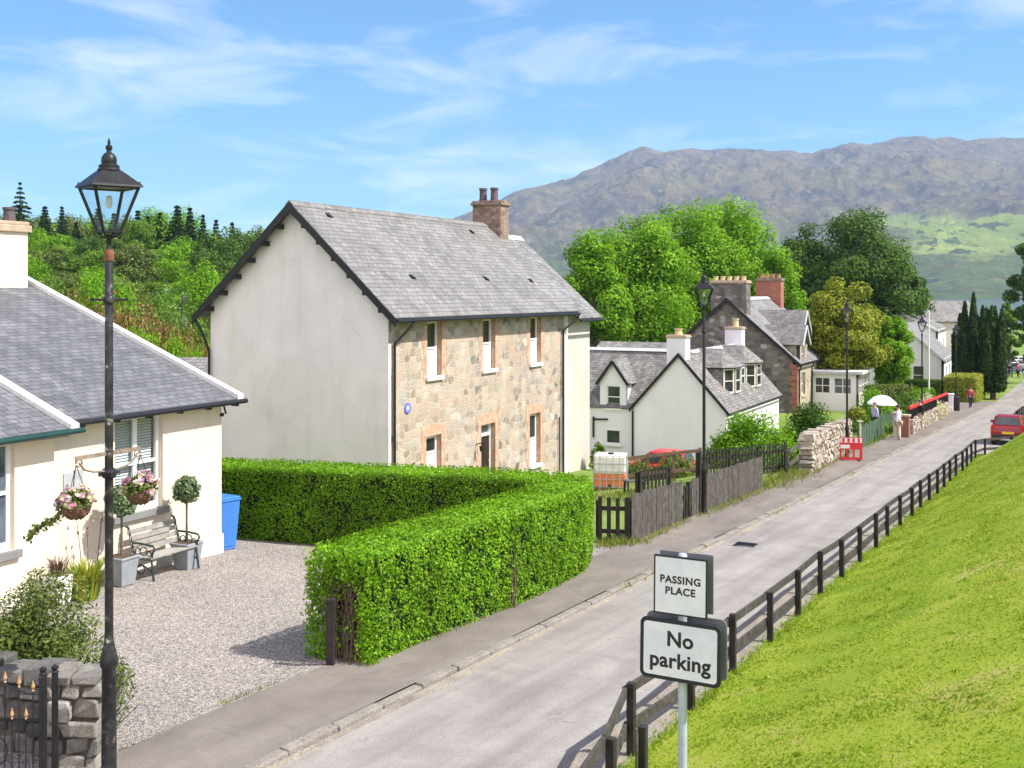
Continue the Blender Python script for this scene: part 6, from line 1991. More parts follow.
# ------------------------------------------------------------------ timber fences by the pavement
def board_fence(name, label, a, b_, h, mat, bw=.11, gap=.012, postm=None, cat='fence', taper=0.0, rails=(.2, .75), group=None, pointed=False, hb=None):
    """vertical boards from a to b (points on the ground); every board stays one panel, posts are parts"""
    a, b_ = Vector(a), Vector(b_)
    t = thing(name, label, cat, a, 0, group)
    d = (b_ - a); ln = Vector((d.x, d.y, 0)).length; dh_ = Vector((d.x, d.y, 0)).normalized(); nr_ = Vector((-dh_.y, dh_.x, 0))
    hb = h if hb is None else hb
    mb = MB(); x = 0.0
    while x < ln - bw * .5:
        f = x / ln; zb = d.z * f + .04; hh = (h + (hb - h) * f) + random.uniform(-.025, .025)
        o = dh_ * x + nr_ * random.uniform(-.006, .006)
        ps = [o, o + dh_ * bw, o + dh_ * bw + Vector((0, 0, hh)), o + Vector((0, 0, hh))]
        if pointed: ps = [o, o + dh_ * bw, o + dh_ * bw + Vector((0, 0, hh - .05)), o + dh_ * bw * .5 + Vector((0, 0, hh + .02)), o + Vector((0, 0, hh - .05))]
        ps = [p + Vector((0, 0, zb)) for p in ps]
        mb.prism(ps, -nr_ * -.02)
        x += bw + gap + random.uniform(-.003, .003)
    mb.build('boards', mat, t)
    for k in rails:
        mb = MB(); mb.bar(nr_ * .045 + Vector((0, 0, h * k)), nr_ * .045 + dh_ * ln + Vector((0, 0, d.z + hb * k)), .04, .09); mb.build('rail', postm or mat, t)
    n = max(1, int(round(ln / 2.0)))
    for i in range(n + 1):
        f = i / n
        mb = MB(); mkbox(mb, dh_ * (ln * f) + nr_ * .10 + Vector((0, 0, d.z * f)), dh_, nr_, .09, .09, (h + (hb - h) * f) * .97); mb.build('post', postm or mat, t)
    return t
f0, f1 = G(632, 546), G(683, 523)
f2, f3 = G(692, 520), G(763, 491)
board_fence('board_fence', 'nearer section of weathered grey vertical boards, left of the dark gap by the lamp', f0, f1, 1.08, M['grey_wood'], .105, .008, M['black_wood'], group='grey board fences along the pavement', hb=1.0)
board_fence('board_fence', 'farther section of weathered grey vertical boards, right of the black lamp post', f2, f3, .98, M['grey_wood'], .105, .008, M['black_wood'], group='grey board fences along the pavement', hb=1.02)
board_fence('picket_fence', 'short black picket fence between the hedge end and the grey boards', G(598, 545), f0 + Vector((-.05, 0, 0)), 1.0, M['black_wood'], .09, .10, M['black_wood'], rails=(.3, .8))
board_fence('picket_gate', 'narrow black picket panel filling the gap between the two grey board fences', f1 + SD * .06, f2 - SD * .06, .86, M['black_wood'], .085, .09, M['black_wood'], cat='gate', rails=(.15, .7))
board_fence('picket_fence', 'dark picket fence across the garden behind the nearer grey boards', at(640, 0, 33) * 1 + Vector((0, 0, -at(640, 0, 33).z + ground(at(640, 0, 33).x, 33))), gp(at(672, 0, 34).x, 34), .8, M['black_wood'], .09, .08, M['black_wood'])
board_fence('picket_fence', 'long black picket fence behind the farther grey boards, under the leafy bush', gp(at(700, 0, 37).x, 37), gp(at(788, 0, 40.5).x, 40.5), 1.0, M['black_wood'], .09, .09, M['black_wood'])
# post and rail fence in the garden
def rail_fence(name, label, a, b_, npost, h, mat, zs=(.35, .92), cat='fence'):
    a, b_ = Vector(a), Vector(b_); t = thing(name, label, cat, a)
    d = b_ - a; dh_ = Vector((d.x, d.y, 0)).normalized(); nr_ = Vector((-dh_.y, dh_.x, 0))
    for i in range(npost):
        f = i / (npost - 1)
        mb = MB(); mkbox(mb, d * f, dh_, nr_, .10, .10, h); mb.build('post', mat, t)
    for z in zs:
        mb = MB(); mb.bar(Vector((0, 0, z * h)) - nr_ * .07, d + Vector((0, 0, z * h)) - nr_ * .07, .045, .11); mb.build('rail', mat, t)
    return t
rail_fence('rail_fence', 'brown two-rail garden fence in front of the white gable', gp(at(622, 0, 38.5).x, 38.5), gp(at(700, 0, 38.5).x, 38.5), 4, 1.05, M['brown_wood'])
rail_fence('stile_rails', 'two grey slanting rails at the near end of the rubble wall', G(787, 478), G(803, 471) + Vector((0, 0, .25)), 2, .95, M['grey_wood'], (.45, .9))
# rubble garden wall
def stone_wall(name, label, a, b_, h, th, mat, cat='wall', rough=.02, rowh=(.13, .22), lng=(.18, .42)):
    a, b_ = Vector(a), Vector(b_); t = thing(name, label, cat, a)
    d = b_ - a; dh_ = Vector((d.x, d.y, 0)).normalized(); nr_ = Vector((-dh_.y, dh_.x, 0)); ln = Vector((d.x, d.y, 0)).length
    mb = MB(); z = -.15
    while z < h - .03:
        rh = min(random.uniform(*rowh), max(.08, h - z)); last = z + rh > h - .05
        x = -random.uniform(0, .1)
        while x < ln - .04:
            l = min(random.uniform(*lng), ln + .03 - x)
            if ln - (x + l) < .08: l = ln + .03 - x
            hh = rh * random.uniform(.86, 1.0) + (random.uniform(-.05, .07) if last else 0)
            def pt(u, v, w_):
                return dh_ * u + nr_ * v + Vector((0, 0, w_ + d.z * max(0, min(1, u / ln)))) + Vector((random.gauss(0, rough), random.gauss(0, rough), random.gauss(0, rough * .7)))
            t2 = th / 2 + random.uniform(-.03, .03); g = .006
            vs = [pt(x + g, -t2, z + g), pt(x + l - g, -t2, z + g), pt(x + l - g, t2, z + g), pt(x + g, t2, z + g), pt(x + g, -t2 + .02, z + hh), pt(x + l - g, -t2 + .02, z + hh), pt(x + l - g, t2 - .02, z + hh), pt(x + g, t2 - .02, z + hh)]
            mb.add(vs, [(0, 3, 2, 1), (4, 5, 6, 7), (0, 1, 5, 4), (1, 2, 6, 5), (2, 3, 7, 6), (3, 0, 4, 7)])
            x += l
        z += rh
    mb.build('masonry', mat, t, bevel=.022)
    e = th / 2 - .06
    mb = MB(); q = dh_ * ln
    mb.prism([dh_ * .05 - nr_ * e + Vector((0, 0, -.2)), q - dh_ * .05 - nr_ * e + Vector((0, 0, d.z - .2)), q - dh_ * .05 + nr_ * e + Vector((0, 0, d.z - .2)), dh_ * .05 + nr_ * e + Vector((0, 0, -.2))], (0, 0, h + .12)); mb.build('mortar', M['mortar'], t)
    return t
def stonemat(name, stops, moss=.5):
    m, nt, b, out = newmat(name)
    geo = nt.nodes.new("ShaderNodeNewGeometry"); c = coords(nt)
    col = ramp(nt, stops, geo.outputs['Random Per Island'])
    n = tnoise(nt, c, 9, 7, .7, .5); col = mixc(nt, 1.0, col, ramp(nt, [(.3, g3(.55)), (.5, g3(.95)), (.72, g3(1.3))], n.outputs['Fac']), 'MULTIPLY')
    n2 = tnoise(nt, c, 3, 8, .75, .8); col = mixc(nt, ramp(nt, [(.55, g3(0)), (.68, g3(moss))], n2.outputs['Fac']), col, (.30, .30, .24))
    n4 = tnoise(nt, c, 4.5, 7, .7, .8); col = mixc(nt, ramp(nt, [(.6, g3(0)), (.72, g3(moss))], n4.outputs['Fac']), col, (.09, .10, .03))
    n3 = tnoise(nt, c, 28, 6, .7); nt.links.new(col, b.inputs['Base Color']); b.inputs['Roughness'].default_value = .95; b.inputs['Specular IOR Level'].default_value = .15
    bump(nt, b, n3.outputs['Fac'], .9, .03)
    return m
M['mortar'] = mottled('dark_wall_joints', [(.3, (.07, .06, .05)), (.7, (.14, .12, .10))], 10, .95)
M['stone_shaded'] = stonemat('shade_darkened_wall_stone', [(0, (.07, .07, .065)), (.5, (.13, .125, .115)), (1, (.20, .19, .17))], .7)  # stone colour darkened to stand for the shade behind the gate
M['stone_grey'] = stonemat('lichened_grey_wall_stone', [(0, (.15, .14, .13)), (.3, (.26, .245, .22)), (.6, (.33, .31, .27)), (.85, (.22, .19, .165)), (1, (.42, .40, .36))])
M['stone_wall'] = stonemat('pale_garden_wall_stone', [(0, (.26, .22, .17)), (.3, (.40, .35, .29)), (.6, (.48, .43, .36)), (.85, (.33, .28, .23)), (1, (.58, .54, .48))], .4)
stone_wall('rubble_wall', 'tumbledown pale rubble wall between the grey rails and the red barrier', G(806, 474), G(846, 452), 1.35, .5, M['stone_wall'], rough=.03)
stone_wall('rubble_wall', 'low stone garden wall under the red-topped railing', G(909, 436), G(947, 414), .8, .4, M['stone_wall'])
a_, b_ = G(909, 436), G(947, 414)
rl = thing('garden_railing', 'black railing with bright red top standing on the low garden wall', 'railing', a_ + Vector((0, 0, .8)))
d_ = b_ - a_
mb = MB(); 
for i in range(46):
    p = d_ * (i / 45); mb.bar(p, p + Vector((0, 0, .55)), .10, .03)
mb.build('bars', M['black_paint'], rl)
mb = MB(); mb.bar(Vector((0, 0, .6)), d_ + Vector((0, 0, .6)), .12, .14); mb.build('red_cap', M['red_paint'], rl)
board_fence('green_fence', 'green board fence along the pavement beyond the red barrier', G(861, 450), G(893, 429), .95, M['green_wood'], .14, .01)
pp = G(860, 451); t = thing('white_post', 'thin pale post at the near end of the green fence', 'post', pp); mb = MB(); mb.tube([(0, 0, -.2), (0, 0, 1.25)], .05, 8); mb.build('shaft', M['harl_pale'], t)
mb = MB(); mb.box(-.12, .12, -.06, .06, 1.25, 1.3); mb.build('cap', M['harl_pale'], t)
for px, py, w, h, mt_, lb in ((897, 440, .32, 1.25, 'harl_pale', 'pale grey gate pillar beside the people, at the end of the green fence'), (905, 439, .42, 1.1, 'brick', 'red brick gate pillar right of the person in the white shirt')):
    p = G(px, py); t = thing('gate_pillar', lb, 'gate pillar', p, SR)
    mb = MB(); mb.box(-w / 2, w / 2, -w / 2, w / 2, -.3, h); mb.build('shaft', M[mt_], t, bevel=.02)
    mb = MB(); mb.box(-w / 2 - .05, w / 2 + .05, -w / 2 - .05, w / 2 + .05, h, h + .1); mb.build('cap', M['cope_buff'], t, bevel=.02)
p = G(951, 412); t = thing('gate_pillar', 'white pillar at the far end of the red-topped railing', 'gate pillar', p, SR); mb = MB(); mb.box(-.15, .15, -.15, .15, -.3, 1.2); mb.build('shaft', M['harl_white'], t, bevel=.02); mb = MB(); mb.box(-.2, .2, -.2, .2, 1.2, 1.3); mb.build('cap', M['harl_white'], t, bevel=.02)
for px, py, lb in ((994, 389, 'nearest of the brown timber posts at the edge of the far verge'), (997.5, 387, 'middle of the brown timber posts at the edge of the far verge'), (1000, 384.5, 'farthest of the brown timber posts at the edge of the far verge')):
    p = G(px, py); t = thing('timber_post', lb, 'post', p, SR, 'brown posts on the far verge'); mb = MB(); mb.prism([(-.1, -.1, -.2), (.1, -.1, -.2), (.1, .1, -.2), (-.1, .1, -.2)], (0, 0, 1.15)); mb.add([(-.1, -.1, .95), (.1, -.1, .95), (.1, .1, .95), (-.1, .1, .95), (0, 0, 1.05)], [(0, 1, 4), (1, 2, 4), (2, 3, 4), (3, 0, 4)]); mb.build('shaft', M['brown_wood'], t)

# drain
p = G(745, 546)
t = thing('drain_grating', 'dark iron drain grating in the road beside the kerb', 'drain', (p.x, p.y, base(sn(p.x, p.y)[0]) + .024), SR)
mb = MB(); mb.box(-.24, .24, -.22, .22, -.06, -.004); mb.build('gully', M['car_trim'], t)
mb = MB(); 
for k in range(7): mb.box(-.21 + k * .065, -.185 + k * .065, -.2, .2, -.004, .006)
mb.box(-.25, -.22, -.23, .23, -.004, .007); mb.box(.22, .25, -.23, .23, -.004, .007); mb.box(-.22, .22, -.23, -.2, -.004, .007); mb.box(-.22, .22, .2, .23, -.004, .007)
mb.build('grate', M['black_paint'], t)

# red barrier
p = G(851, 463)
t = thing('traffic_barrier', 'red and white plastic pedestrian barrier standing on the pavement below the lamp', 'barrier', p, R(-8))
mb = MB(); mb.wall(-.42, .42, .12, .98, [(-.36 + .25 * k, -.18 + .25 * k, .22, .52) for k in range(3)], -.02, .03); mb.box(-.42, .42, -.02, .03, .118, .12); mb.build('panel', M['barrier_red'], t)
mb = MB(); mb.box(-.40, .40, -.026, -.021, .78, .96); mb.box(-.40, -.05, -.026, -.021, .56, .7); mb.build('reflective_strip', M['barrier_white'], t)
mb = MB(); 
for k in range(4): mb.box(-.33 + .19 * k, -.24 + .19 * k, -.029, -.0265, .79, .95)
mb.build('red_stripes', M['barrier_red'], t)
for sx_ in (-.3, .3):
    mb = MB(); mb.box(sx_ - .06, sx_ + .06, -.35, .35, 0, .09); mb.box(sx_ - .04, sx_ + .04, -.03, .04, .09, .13); mb.build('foot', M['rubber'], t, bevel=.015)

# ------------------------------------------------------------------ liquid tank in a cage
p = G(611, 489)
tk = thing('liquid_tank', 'white caged plastic tank with an orange lower half on the lawn by the stone house', 'tank', p, R(-10))
w, dd_, h = .52, .45, 1.02
mb = MB(); mb.box(-w, w, -dd_, dd_, .14 + .42, .14 + h); mb.build('tank_body', M['tank_white'], tk, bevel=.05)
mb = MB(); mb.box(-w, w, -dd_, dd_, .14, .14 + .42); mb.build('orange_liquid', M['tank_orange'], tk, bevel=.03)
mb = MB()
for f in range(6):
    x = -w - .02 + (2 * w + .04) * f / 5
    for y in (-dd_ - .02, dd_ + .02): mb.tube([(x, y, .1), (x, y, .16 + h)], .011, 5)
for f in range(5):
    y = -dd_ - .02 + (2 * dd_ + .04) * f / 4
    for x in (-w - .02, w + .02): mb.tube([(x, y, .1), (x, y, .16 + h)], .011, 5)
for f in range(5):
    z = .14 + h * f / 4
    mb.tube([(-w - .02, -dd_ - .02, z), (w + .02, -dd_ - .02, z), (w + .02, dd_ + .02, z), (-w - .02, dd_ + .02, z), (-w - .02, -dd_ - .02, z)], .011, 5)
mb.build('cage', M['galv'], tk)
mb = MB()
for y in (-.4, 0, .4): mb.box(-w, w, y - .06, y + .06, .0, .1)
mb.box(-w, w, -dd_, dd_, .1, .13); mb.build('pallet', M['brown_wood'], tk)
mb = MB(); mb.lathe([(.10, 0), (.10, .05), (.0, .055)], (0, 0, .14 + h), 12); mb.build('lid', M['rubber'], tk)
mb = MB(); mb.tube([(0, -dd_ - .03, .2), (0, -dd_ - .12, .2)], .045, 8); mb.build('tap', M['rubber'], tk)
# picnic table
p = G(634, 493)
t = thing('garden_table', 'small dark wooden table on the lawn behind the grey boards', 'table', p, R(15))
mb = MB()
for k in range(5): mb.box(-.3, .3, -.2 + k * .08, -.125 + k * .08, .36, .40)
mb.build('table_top', M['grey_wood'], t)
for x in (-.25, .25):
    for y in (-.14, .14):
        mb = MB(); mb.bar((x, y * 1.2, 0), (x, y * .9, .36), .05, .05); mb.build('leg', M['black_wood'], t)

# ------------------------------------------------------------------ cottage yard: bench, planters, bin, pots
cm = cottage.matrix_basis
def cl2w(x, y): 
    v = cm @ Vector((x, y, 0)); return Vector((v.x, v.y, ground(v.x, v.y) + .03))
bx = cl2w(wall_px(162, .42), -.42)
bench = thing('garden_bench', 'slatted garden bench with green iron ends against the cottage wall', 'bench', bx, HA)
BL = 1.22
for k in range(4):
    mb = MB(); mb.bar((-BL / 2, -.36 + k * .115 + .08, .42 - k * .012), (BL / 2, -.36 + k * .115 + .08, .42 - k * .012), .085, .03); mb.build('seat_slat', M['bench_wood'], bench)
for k in range(4):
    mb = MB(); mb.bar((-BL / 2, .12 + k * .035, .52 + k * .105), (BL / 2, .12 + k * .035, .52 + k * .105), .03, .085); mb.build('back_slat', M['bench_wood'], bench)
for sx_ in (-1, 1):
    x = sx_ * (BL / 2 - .03)
    mb = MB()
    mb.tube([(x, -.36, 0), (x, -.33, .2), (x, -.30, .4), (x, .05, .38), (x, .12, .5), (x, .25, .92), (x, .30, .93)], .022, 6)
    mb.tube([(x, .22, 0), (x, .16, .2), (x, .08, .38)], .022, 6)
    mb.tube([(x, .16, .66), (x, -.1, .66), (x, -.34, .64), (x, -.38, .58), (x, -.33, .52), (x, -.30, .4)], .02, 6)
    for cy_, cz_, r_ in ((-.12, .53, .08), (.02, .52, .06), (-.24, .5, .05), (-.05, .2, .09)):
        mb.tube([(x, cy_ + r_ * math.cos(a), cz_ + r_ * math.sin(a)) for a in [k * .52 for k in range(13)]], .01, 5)
    mb.tube([(x, -.33, .18), (x, -.1, .28), (x, .17, .18)], .014, 5)
    mb.build('bench_end', M['dark_green_iron'], bench)
def topiary(label, x, y, hs, rb):
    p = cl2w(x, y)
    t = thing('planter', label.replace('|', 'grey square tapered planter'), 'planter', p, HA, 'matching planters beside the bench')
    mb = MB(); mb.frustum(-.21, .21, -.21, .21, 0, .46, .05); mb.box(-.225, .225, -.225, .225, .46, .5); mb.build('tub', M['planter'], t, bevel=.01)
    mb = MB(); mb.box(-.19, .19, -.19, .19, .5, .505); mb.build('soil', M['soil'], t)
    b_ = thing('bay_tree', label.replace('|', 'round-headed bay tree growing in the planter'), 'bay tree', (p.x, p.y, p.z + .5), HA, 'clipped bay trees beside the bench')
    mb = MB(); mb.tube([(0, 0, -.05), (.01, .01, hs * .5), (0, 0, hs + .05)], [.026, .02, .018], 8); 
    for k in range(8):
        dd__ = sphere_dirs(1)[0]; mb.tube([(0, 0, hs), tuple(np.array([0, 0, hs + rb * .7]) + dd__ * rb * .7)], [.012, .003], 4, False)
    mb.build('trunk', M['bark'], b_)
    n = 1500; d = sphere_dirs(n)
    lump = 1 + .12 * np.sin(d[:, 0] * 7 + 1) * np.sin(d[:, 1] * 6) + .07 * np.sin(d[:, 2] * 9)
    P = d * rb * (RNG.random((n, 1)) ** .22) * lump[:, None] + np.array([0, 0, hs + rb * .75])
    leaves('crown', P, d + np.array([0, 0, .35]), .085, M['leaf_bay'], b_, .42, .6)
topiary('| at the right end of the bench', wall_px(187, .5), -.5, .78, .25)
topiary('| at the left end of the bench', wall_px(122, .5), -.5, .74, .28)
bp_ = cl2w(.36, .30)
wb = thing('wheelie_bin', 'blue wheelie bin standing beside the cottage corner', 'bin', (bp_.x, bp_.y, bp_.z), R(52))
mb = MB(); mb.frustum(-.25, .25, -.29, .29, .06, 1.0, .06); mb.box(-.20, .20, -.22, .16, 0.0, .06); mb.build('body', M['blue_plastic'], wb, bevel=.02)
mb = MB(); mb.box(-.275, .275, -.31, .30, 1.002, 1.035); mb.prism([(-.25, -.29, 1.035), (.25, -.29, 1.035), (.22, .25, 1.035), (-.22, .25, 1.035)], (0, 0, .045)); mb.build('lid', M['blue_plastic'], wb, bevel=.015)
mb = MB(); mb.tube([(-.22, .33, .97), (.22, .33, .97)], .016, 8); mb.build('handle', M['blue_plastic'], wb)
for s2_ in (-1, 1):
    mb = MB(Matrix.Translation((s2_ * .24, .24, .11)) @ Matrix.Rotation(R(90), 4, 'Y')); mb.lathe([(.05, -.03), (.10, -.03), (.11, -.015), (.11, .015), (.10, .03), (.05, .03)], seg=16); mb.build('wheel', M['rubber'], wb, smooth=True)
# white pot with a dry plant, clump of golden iris, stone trough
p = cl2w(wall_px(58, .75), -.75)
t = thing('plant_pot', 'pale square pot with a dry brownish plant by the cottage wall', 'plant pot', p, HA)
mb = MB(); mb.frustum(-.17, .17, -.17, .17, 0, .48, .03); mb.build('tub', M['white_skew'], t, bevel=.02)
mb = MB(); mb.box(-.15, .15, -.15, .15, .48, .485); mb.build('soil', M['soil'], t)
def blades(name, label, p, r, h, n, mat, w=.02, cat='plant', base_z=0.0, group=None, spread=.6):
    t = thing(name, label, cat, p, 0, group)
    a = RNG.uniform(0, 6.28, n); rr = r * RNG.random(n) ** .5 * .5
    hh = h * RNG.uniform(.55, 1.1, n); le = spread * r * RNG.uniform(.2, 1.2, n)
    bx_, by_ = np.cos(a) * rr, np.sin(a) * rr
    side = np.stack([-np.sin(a), np.cos(a), 0 * a], 1) * w / 2
    p0 = np.stack([bx_, by_, 0 * a + base_z], 1); p1_ = np.stack([bx_ + np.cos(a) * le * .4, by_ + np.sin(a) * le * .4, hh * .7 + base_z], 1); p2 = np.stack([bx_ + np.cos(a) * le, by_ + np.sin(a) * le, hh * .95 + base_z], 1)
    V = np.stack([p0 - side, p0 + side, p1_ + side * .8, p1_ - side * .8, p2 + side * .15, p2 - side * .15], 1).reshape(-1, 3)
    i = np.arange(n)[:, None] * 6
    Fc = np.concatenate([i + np.array([[0, 1, 2, 3]]), i + np.array([[3, 2, 4, 5]])], 0)
    npmesh('foliage', V, Fc, mat, t)
    return t
blades('dry_plant', 'dry brown strappy plant in the pale square pot', p + Vector((0, 0, .48)), .25, .3, 90, M['leaf_dead'], .02)
p = cl2w(wall_px(86, .8), -.8)
blades('iris_clump', 'clump of bright yellow-green strappy leaves beside the lamp post', p, .42, .62, 320, M['leaf_gold'], .035)
p2_ = cl2w(wall_px(90, .4), -.4)
t = thing('tall_seedheads', 'few thin stems with dark seedheads behind the yellow-green clump', 'plant', p2_)
mb = MB()
for k in range(6):
    x, y = random.gauss(0, .12), random.gauss(0, .12); h_ = random.uniform(.9, 1.25); mb.tube([(x * .4, y * .4, 0), (x, y, h_)], .006, 4); mb.lathe([(.0, -.04), (.025, 0), (.0, .05)], (x, y, h_), 6)
mb.build('stems', M['leaf_dead'], t)
# shrub behind the gate wall
p = G(62, 668); q = at(55, 660, 12.9); gz = ground(q.x, q.y)
shrub('garden_shrub', 'loose olive green shrub spilling over the garden wall at the lower left', (at(48, 0, 13.3).x, 13.3, ground(at(48, 0, 13.3).x, 13.3)), 1.0, .85, 1.75, M['leaf_olive'], 20000, .06, clumps=46, aspect=.4)
sh2 = shrub('garden_shrub', 'darker twiggy part-shrub against the cottage wall at the picture edge', (at(8, 0, 13.0).x, 13.0, ground(at(8, 0, 13.0).x, 13.0)), .6, .6, 1.4, M['leaf_mid'], 5000, .05, clumps=30, aspect=.4)
t = thing('leaning_stems', 'straggling twigs leaning out over the gravel right of the lamp post', 'plant', gp(at(112, 0, 12.0).x, 12.0))
mb = MB(); PL = []
for k in range(11):
    h_ = random.uniform(.35, 1.0); x = random.uniform(.05, .32); y = random.uniform(-.1, .2)
    mb.tube([(-.15, .1, h_ * .35), (x * .5, y, h_ * .75), (x, y, h_)], [.006, .005, .002], 4, False)
    for f in np.linspace(.3, 1, 16): PL.append((-.15 + (x + .15) * f, .1 + (y - .1) * f, h_ * (.35 + .65 * f ** .8)))
mb.build('stems', M['bark'], t); leaves('foliage', np.array(PL) + RNG.normal(0, .02, (len(PL), 3)), np.tile([[0, -.5, 1]], (len(PL), 1)), .045, M['leaf_olive'], t, .3, .7)

# ------------------------------------------------------------------ garden wall, pier and iron gate at the lower left
pp_ = at(81, 668, 11.75); gz = ground(pp_.x, pp_.y)
pier_h = pp_.z - gz
stone_wall('gate_pier', 'squat rough stone gate pier behind the nearest lamp', Vector((pp_.x - .24, pp_.y, gz)), Vector((pp_.x + .24, pp_.y, gz)), pier_h, .5, M['stone_grey'], cat='pier', lng=(.14, .3))
a_ = Vector((pp_.x - .3, pp_.y + .35, gz)); b_ = a_ + Vector((-2.6, .55, 0)); b_.z = ground(b_.x, b_.y)
stone_wall('garden_wall', 'shade-darkened mossy stone wall behind the iron gate', a_, b_, pier_h - .10, .45, M['stone_shaded'])
ga = at(53, 690, 11.2); gx_ = Vector((ga.x, ga.y, ground(ga.x, ga.y)))
for px_, Yp, top_, w_, lb in ((55, 11.25, 665, .06, 'slim round-topped black iron gatepost next to the stone pier'), (43, 11.1, 667, .075, 'stouter black iron gatepost carrying the spear-topped gate')):
    q = at(px_, top_, Yp); g_ = ground(q.x, q.y); h_ = q.z - g_
    t = thing('iron_gatepost', lb, 'gatepost', (q.x, q.y, g_), R(20)); mb = MB(); mb.box(-w_ / 2, w_ / 2, -w_ / 2, w_ / 2, -.2, h_ - .08); mb.build('shaft', M['black_paint'], t, bevel=.006)
    mb = MB(); mb.lathe([(.03, h_ - .08), (.04, h_ - .065), (.02, h_ - .05), (.036, h_ - .03), (.036, h_ - .015), (.0, h_ + .01)], seg=12); mb.build('ball_cap', M['black_paint'], t, smooth=True)
q = at(40, 700, 11.05); g_ = ground(q.x, q.y)
gt = thing('iron_gate', 'wrought iron garden gate with arched top and faded gold spearheads', 'gate', (q.x, q.y, g_), 0)
gd = Vector((-1.0, .02, 0)).normalized()
zt2 = at(40, 692, 11.05).z - g_; zm = at(40, 720, 11.05).z - g_
mb = MB()
mb.tube([gd * 0 + Vector((0, 0, .05)), gd * 0 + Vector((0, 0, zt2))], .012, 6); mb.tube([gd * .95 + Vector((0, 0, .05)), gd * .95 + Vector((0, 0, zt2))], .012, 6)
mb.bar(Vector((0, 0, zm)), gd * .95 + Vector((0, 0, zm + .0)), .012, .03); mb.bar(Vector((0, 0, .12)), gd * .95 + Vector((0, 0, .12)), .012, .03)
arch = [gd * (.0 + .95 * k / 16) + Vector((0, 0, zt2 - .02 + (.10 * math.sin(math.pi * max(0, min(1, (k - 2) / 12)))))) for k in range(17)]
mb.tube(arch, .010, 6)
mb.build('frame', M['black_paint'], gt)
mb = MB()
for k in range(1, 14):
    x = .95 * k / 14; z = zt2 + (.10 * math.sin(math.pi * max(0, min(1, (x / .95 * 16 - 2) / 12)))) if k % 2 else zm
    mb.tube([gd * x + Vector((0, 0, .12)), gd * x + Vector((0, 0, z))], .0065, 5)
mb.tube([gd * (.475 + .16 * math.cos(a)) + Vector((0, 0, zm - .3 + .16 * math.sin(a))) for a in [k * .3927 for k in range(17)]], .008, 5)
mb.build('bars', M['black_paint'], gt)
for k in range(1, 14):
    x = .95 * k / 14
    z = zt2 + (.10 * math.sin(math.pi * max(0, min(1, (x / .95 * 16 - 2) / 12)))) if k % 2 else zm
    mb = MB(); mb.lathe([(.007, 0), (.016, .012), (.008, .022), (.022, .05), (.002, .115)], tuple(gd * x + Vector((0, 0, z))), 4); mb.build('spearhead', M['gold'], gt)

# ------------------------------------------------------------------ gardens along the street
def shr(name, lb, px, top, Y, wpx, lm, n, ls, hmin=.8, clumps=34, cat='bush', group=None, dpx=None):
    p = at(px, top, Y); gz = ground(p.x, Y); H = max(hmin, p.z - gz)
    return shrub(name, lb, (p.x, Y, gz), wpx / F * Y / 2, (dpx or wpx) / F * Y / 2, H, lm, n, ls, group, cat, clumps=clumps)
shr('lilac_bush', 'bright yellow-green leafy bush in front of the white cottage', 755, 408, 43.5, 84, M['leaf_lime'], 9000, .13, clumps=44)
shr('lilac_bush', 'loose yellow-green bush spreading low above the black pickets', 722, 424, 44, 44, M['leaf_lime'], 3500, .13, clumps=30)
shr('laurel_bush', 'dense dark green rounded bush between the rubble wall and the porch', 811, 399, 53, 62, M['leaf_larch'], 11000, .13, clumps=44)
shr('garden_bush', 'dark clipped bush under the white parasol', 870, 420, 60, 58, M['leaf_mid'], 6000, .13)
shr('garden_bush', 'golden-leaved bush next to the porch', 856, 404, 64, 26, M['leaf_yellow'], 3000, .13)
shr('garden_bush', 'bright green bush behind the white parasol', 878, 386, 70, 44, M['leaf_lime'], 5000, .15)
shr('blossom_bush', 'cream-flowering bush behind the red-topped railing', 930, 392, 72, 36, M['petal_white'], 4200, .12)
shr('garden_bush', 'mid-green bush left of the cream-flowering bush', 908, 390, 74, 32, M['leaf_mid'], 3600, .14)
shr('garden_bush', 'fresh green bush below the fresh green tree', 918, 376, 80, 36, M['leaf_lime'], 4000, .16)
shr('garden_bush', 'bright yellow bush beside the small white house', 963, 372, 96, 16, M['leaf_gold'], 2600, .16)
shr('garden_bush', 'yellow-orange weedy clump at the left end of the white gable rail fence', 640, 461, 41, 44, M['leaf_olive'], 3000, .10, hmin=.5)
shr('garden_bush', 'weedy green clump behind the brown rail fence', 676, 455, 40.5, 50, M['leaf_olive'], 3200, .10, hmin=.6)
shr('garden_bush', 'dark climbing plant at the corner behind the white tank', 599, 438, 46, 18, M['leaf_mid'], 1800, .10, hmin=.8)
shr('garden_bush', 'mid-green foliage under the tall lamp, behind the rubble wall', 836, 424, 54, 34, M['leaf_mid'], 3600, .12)
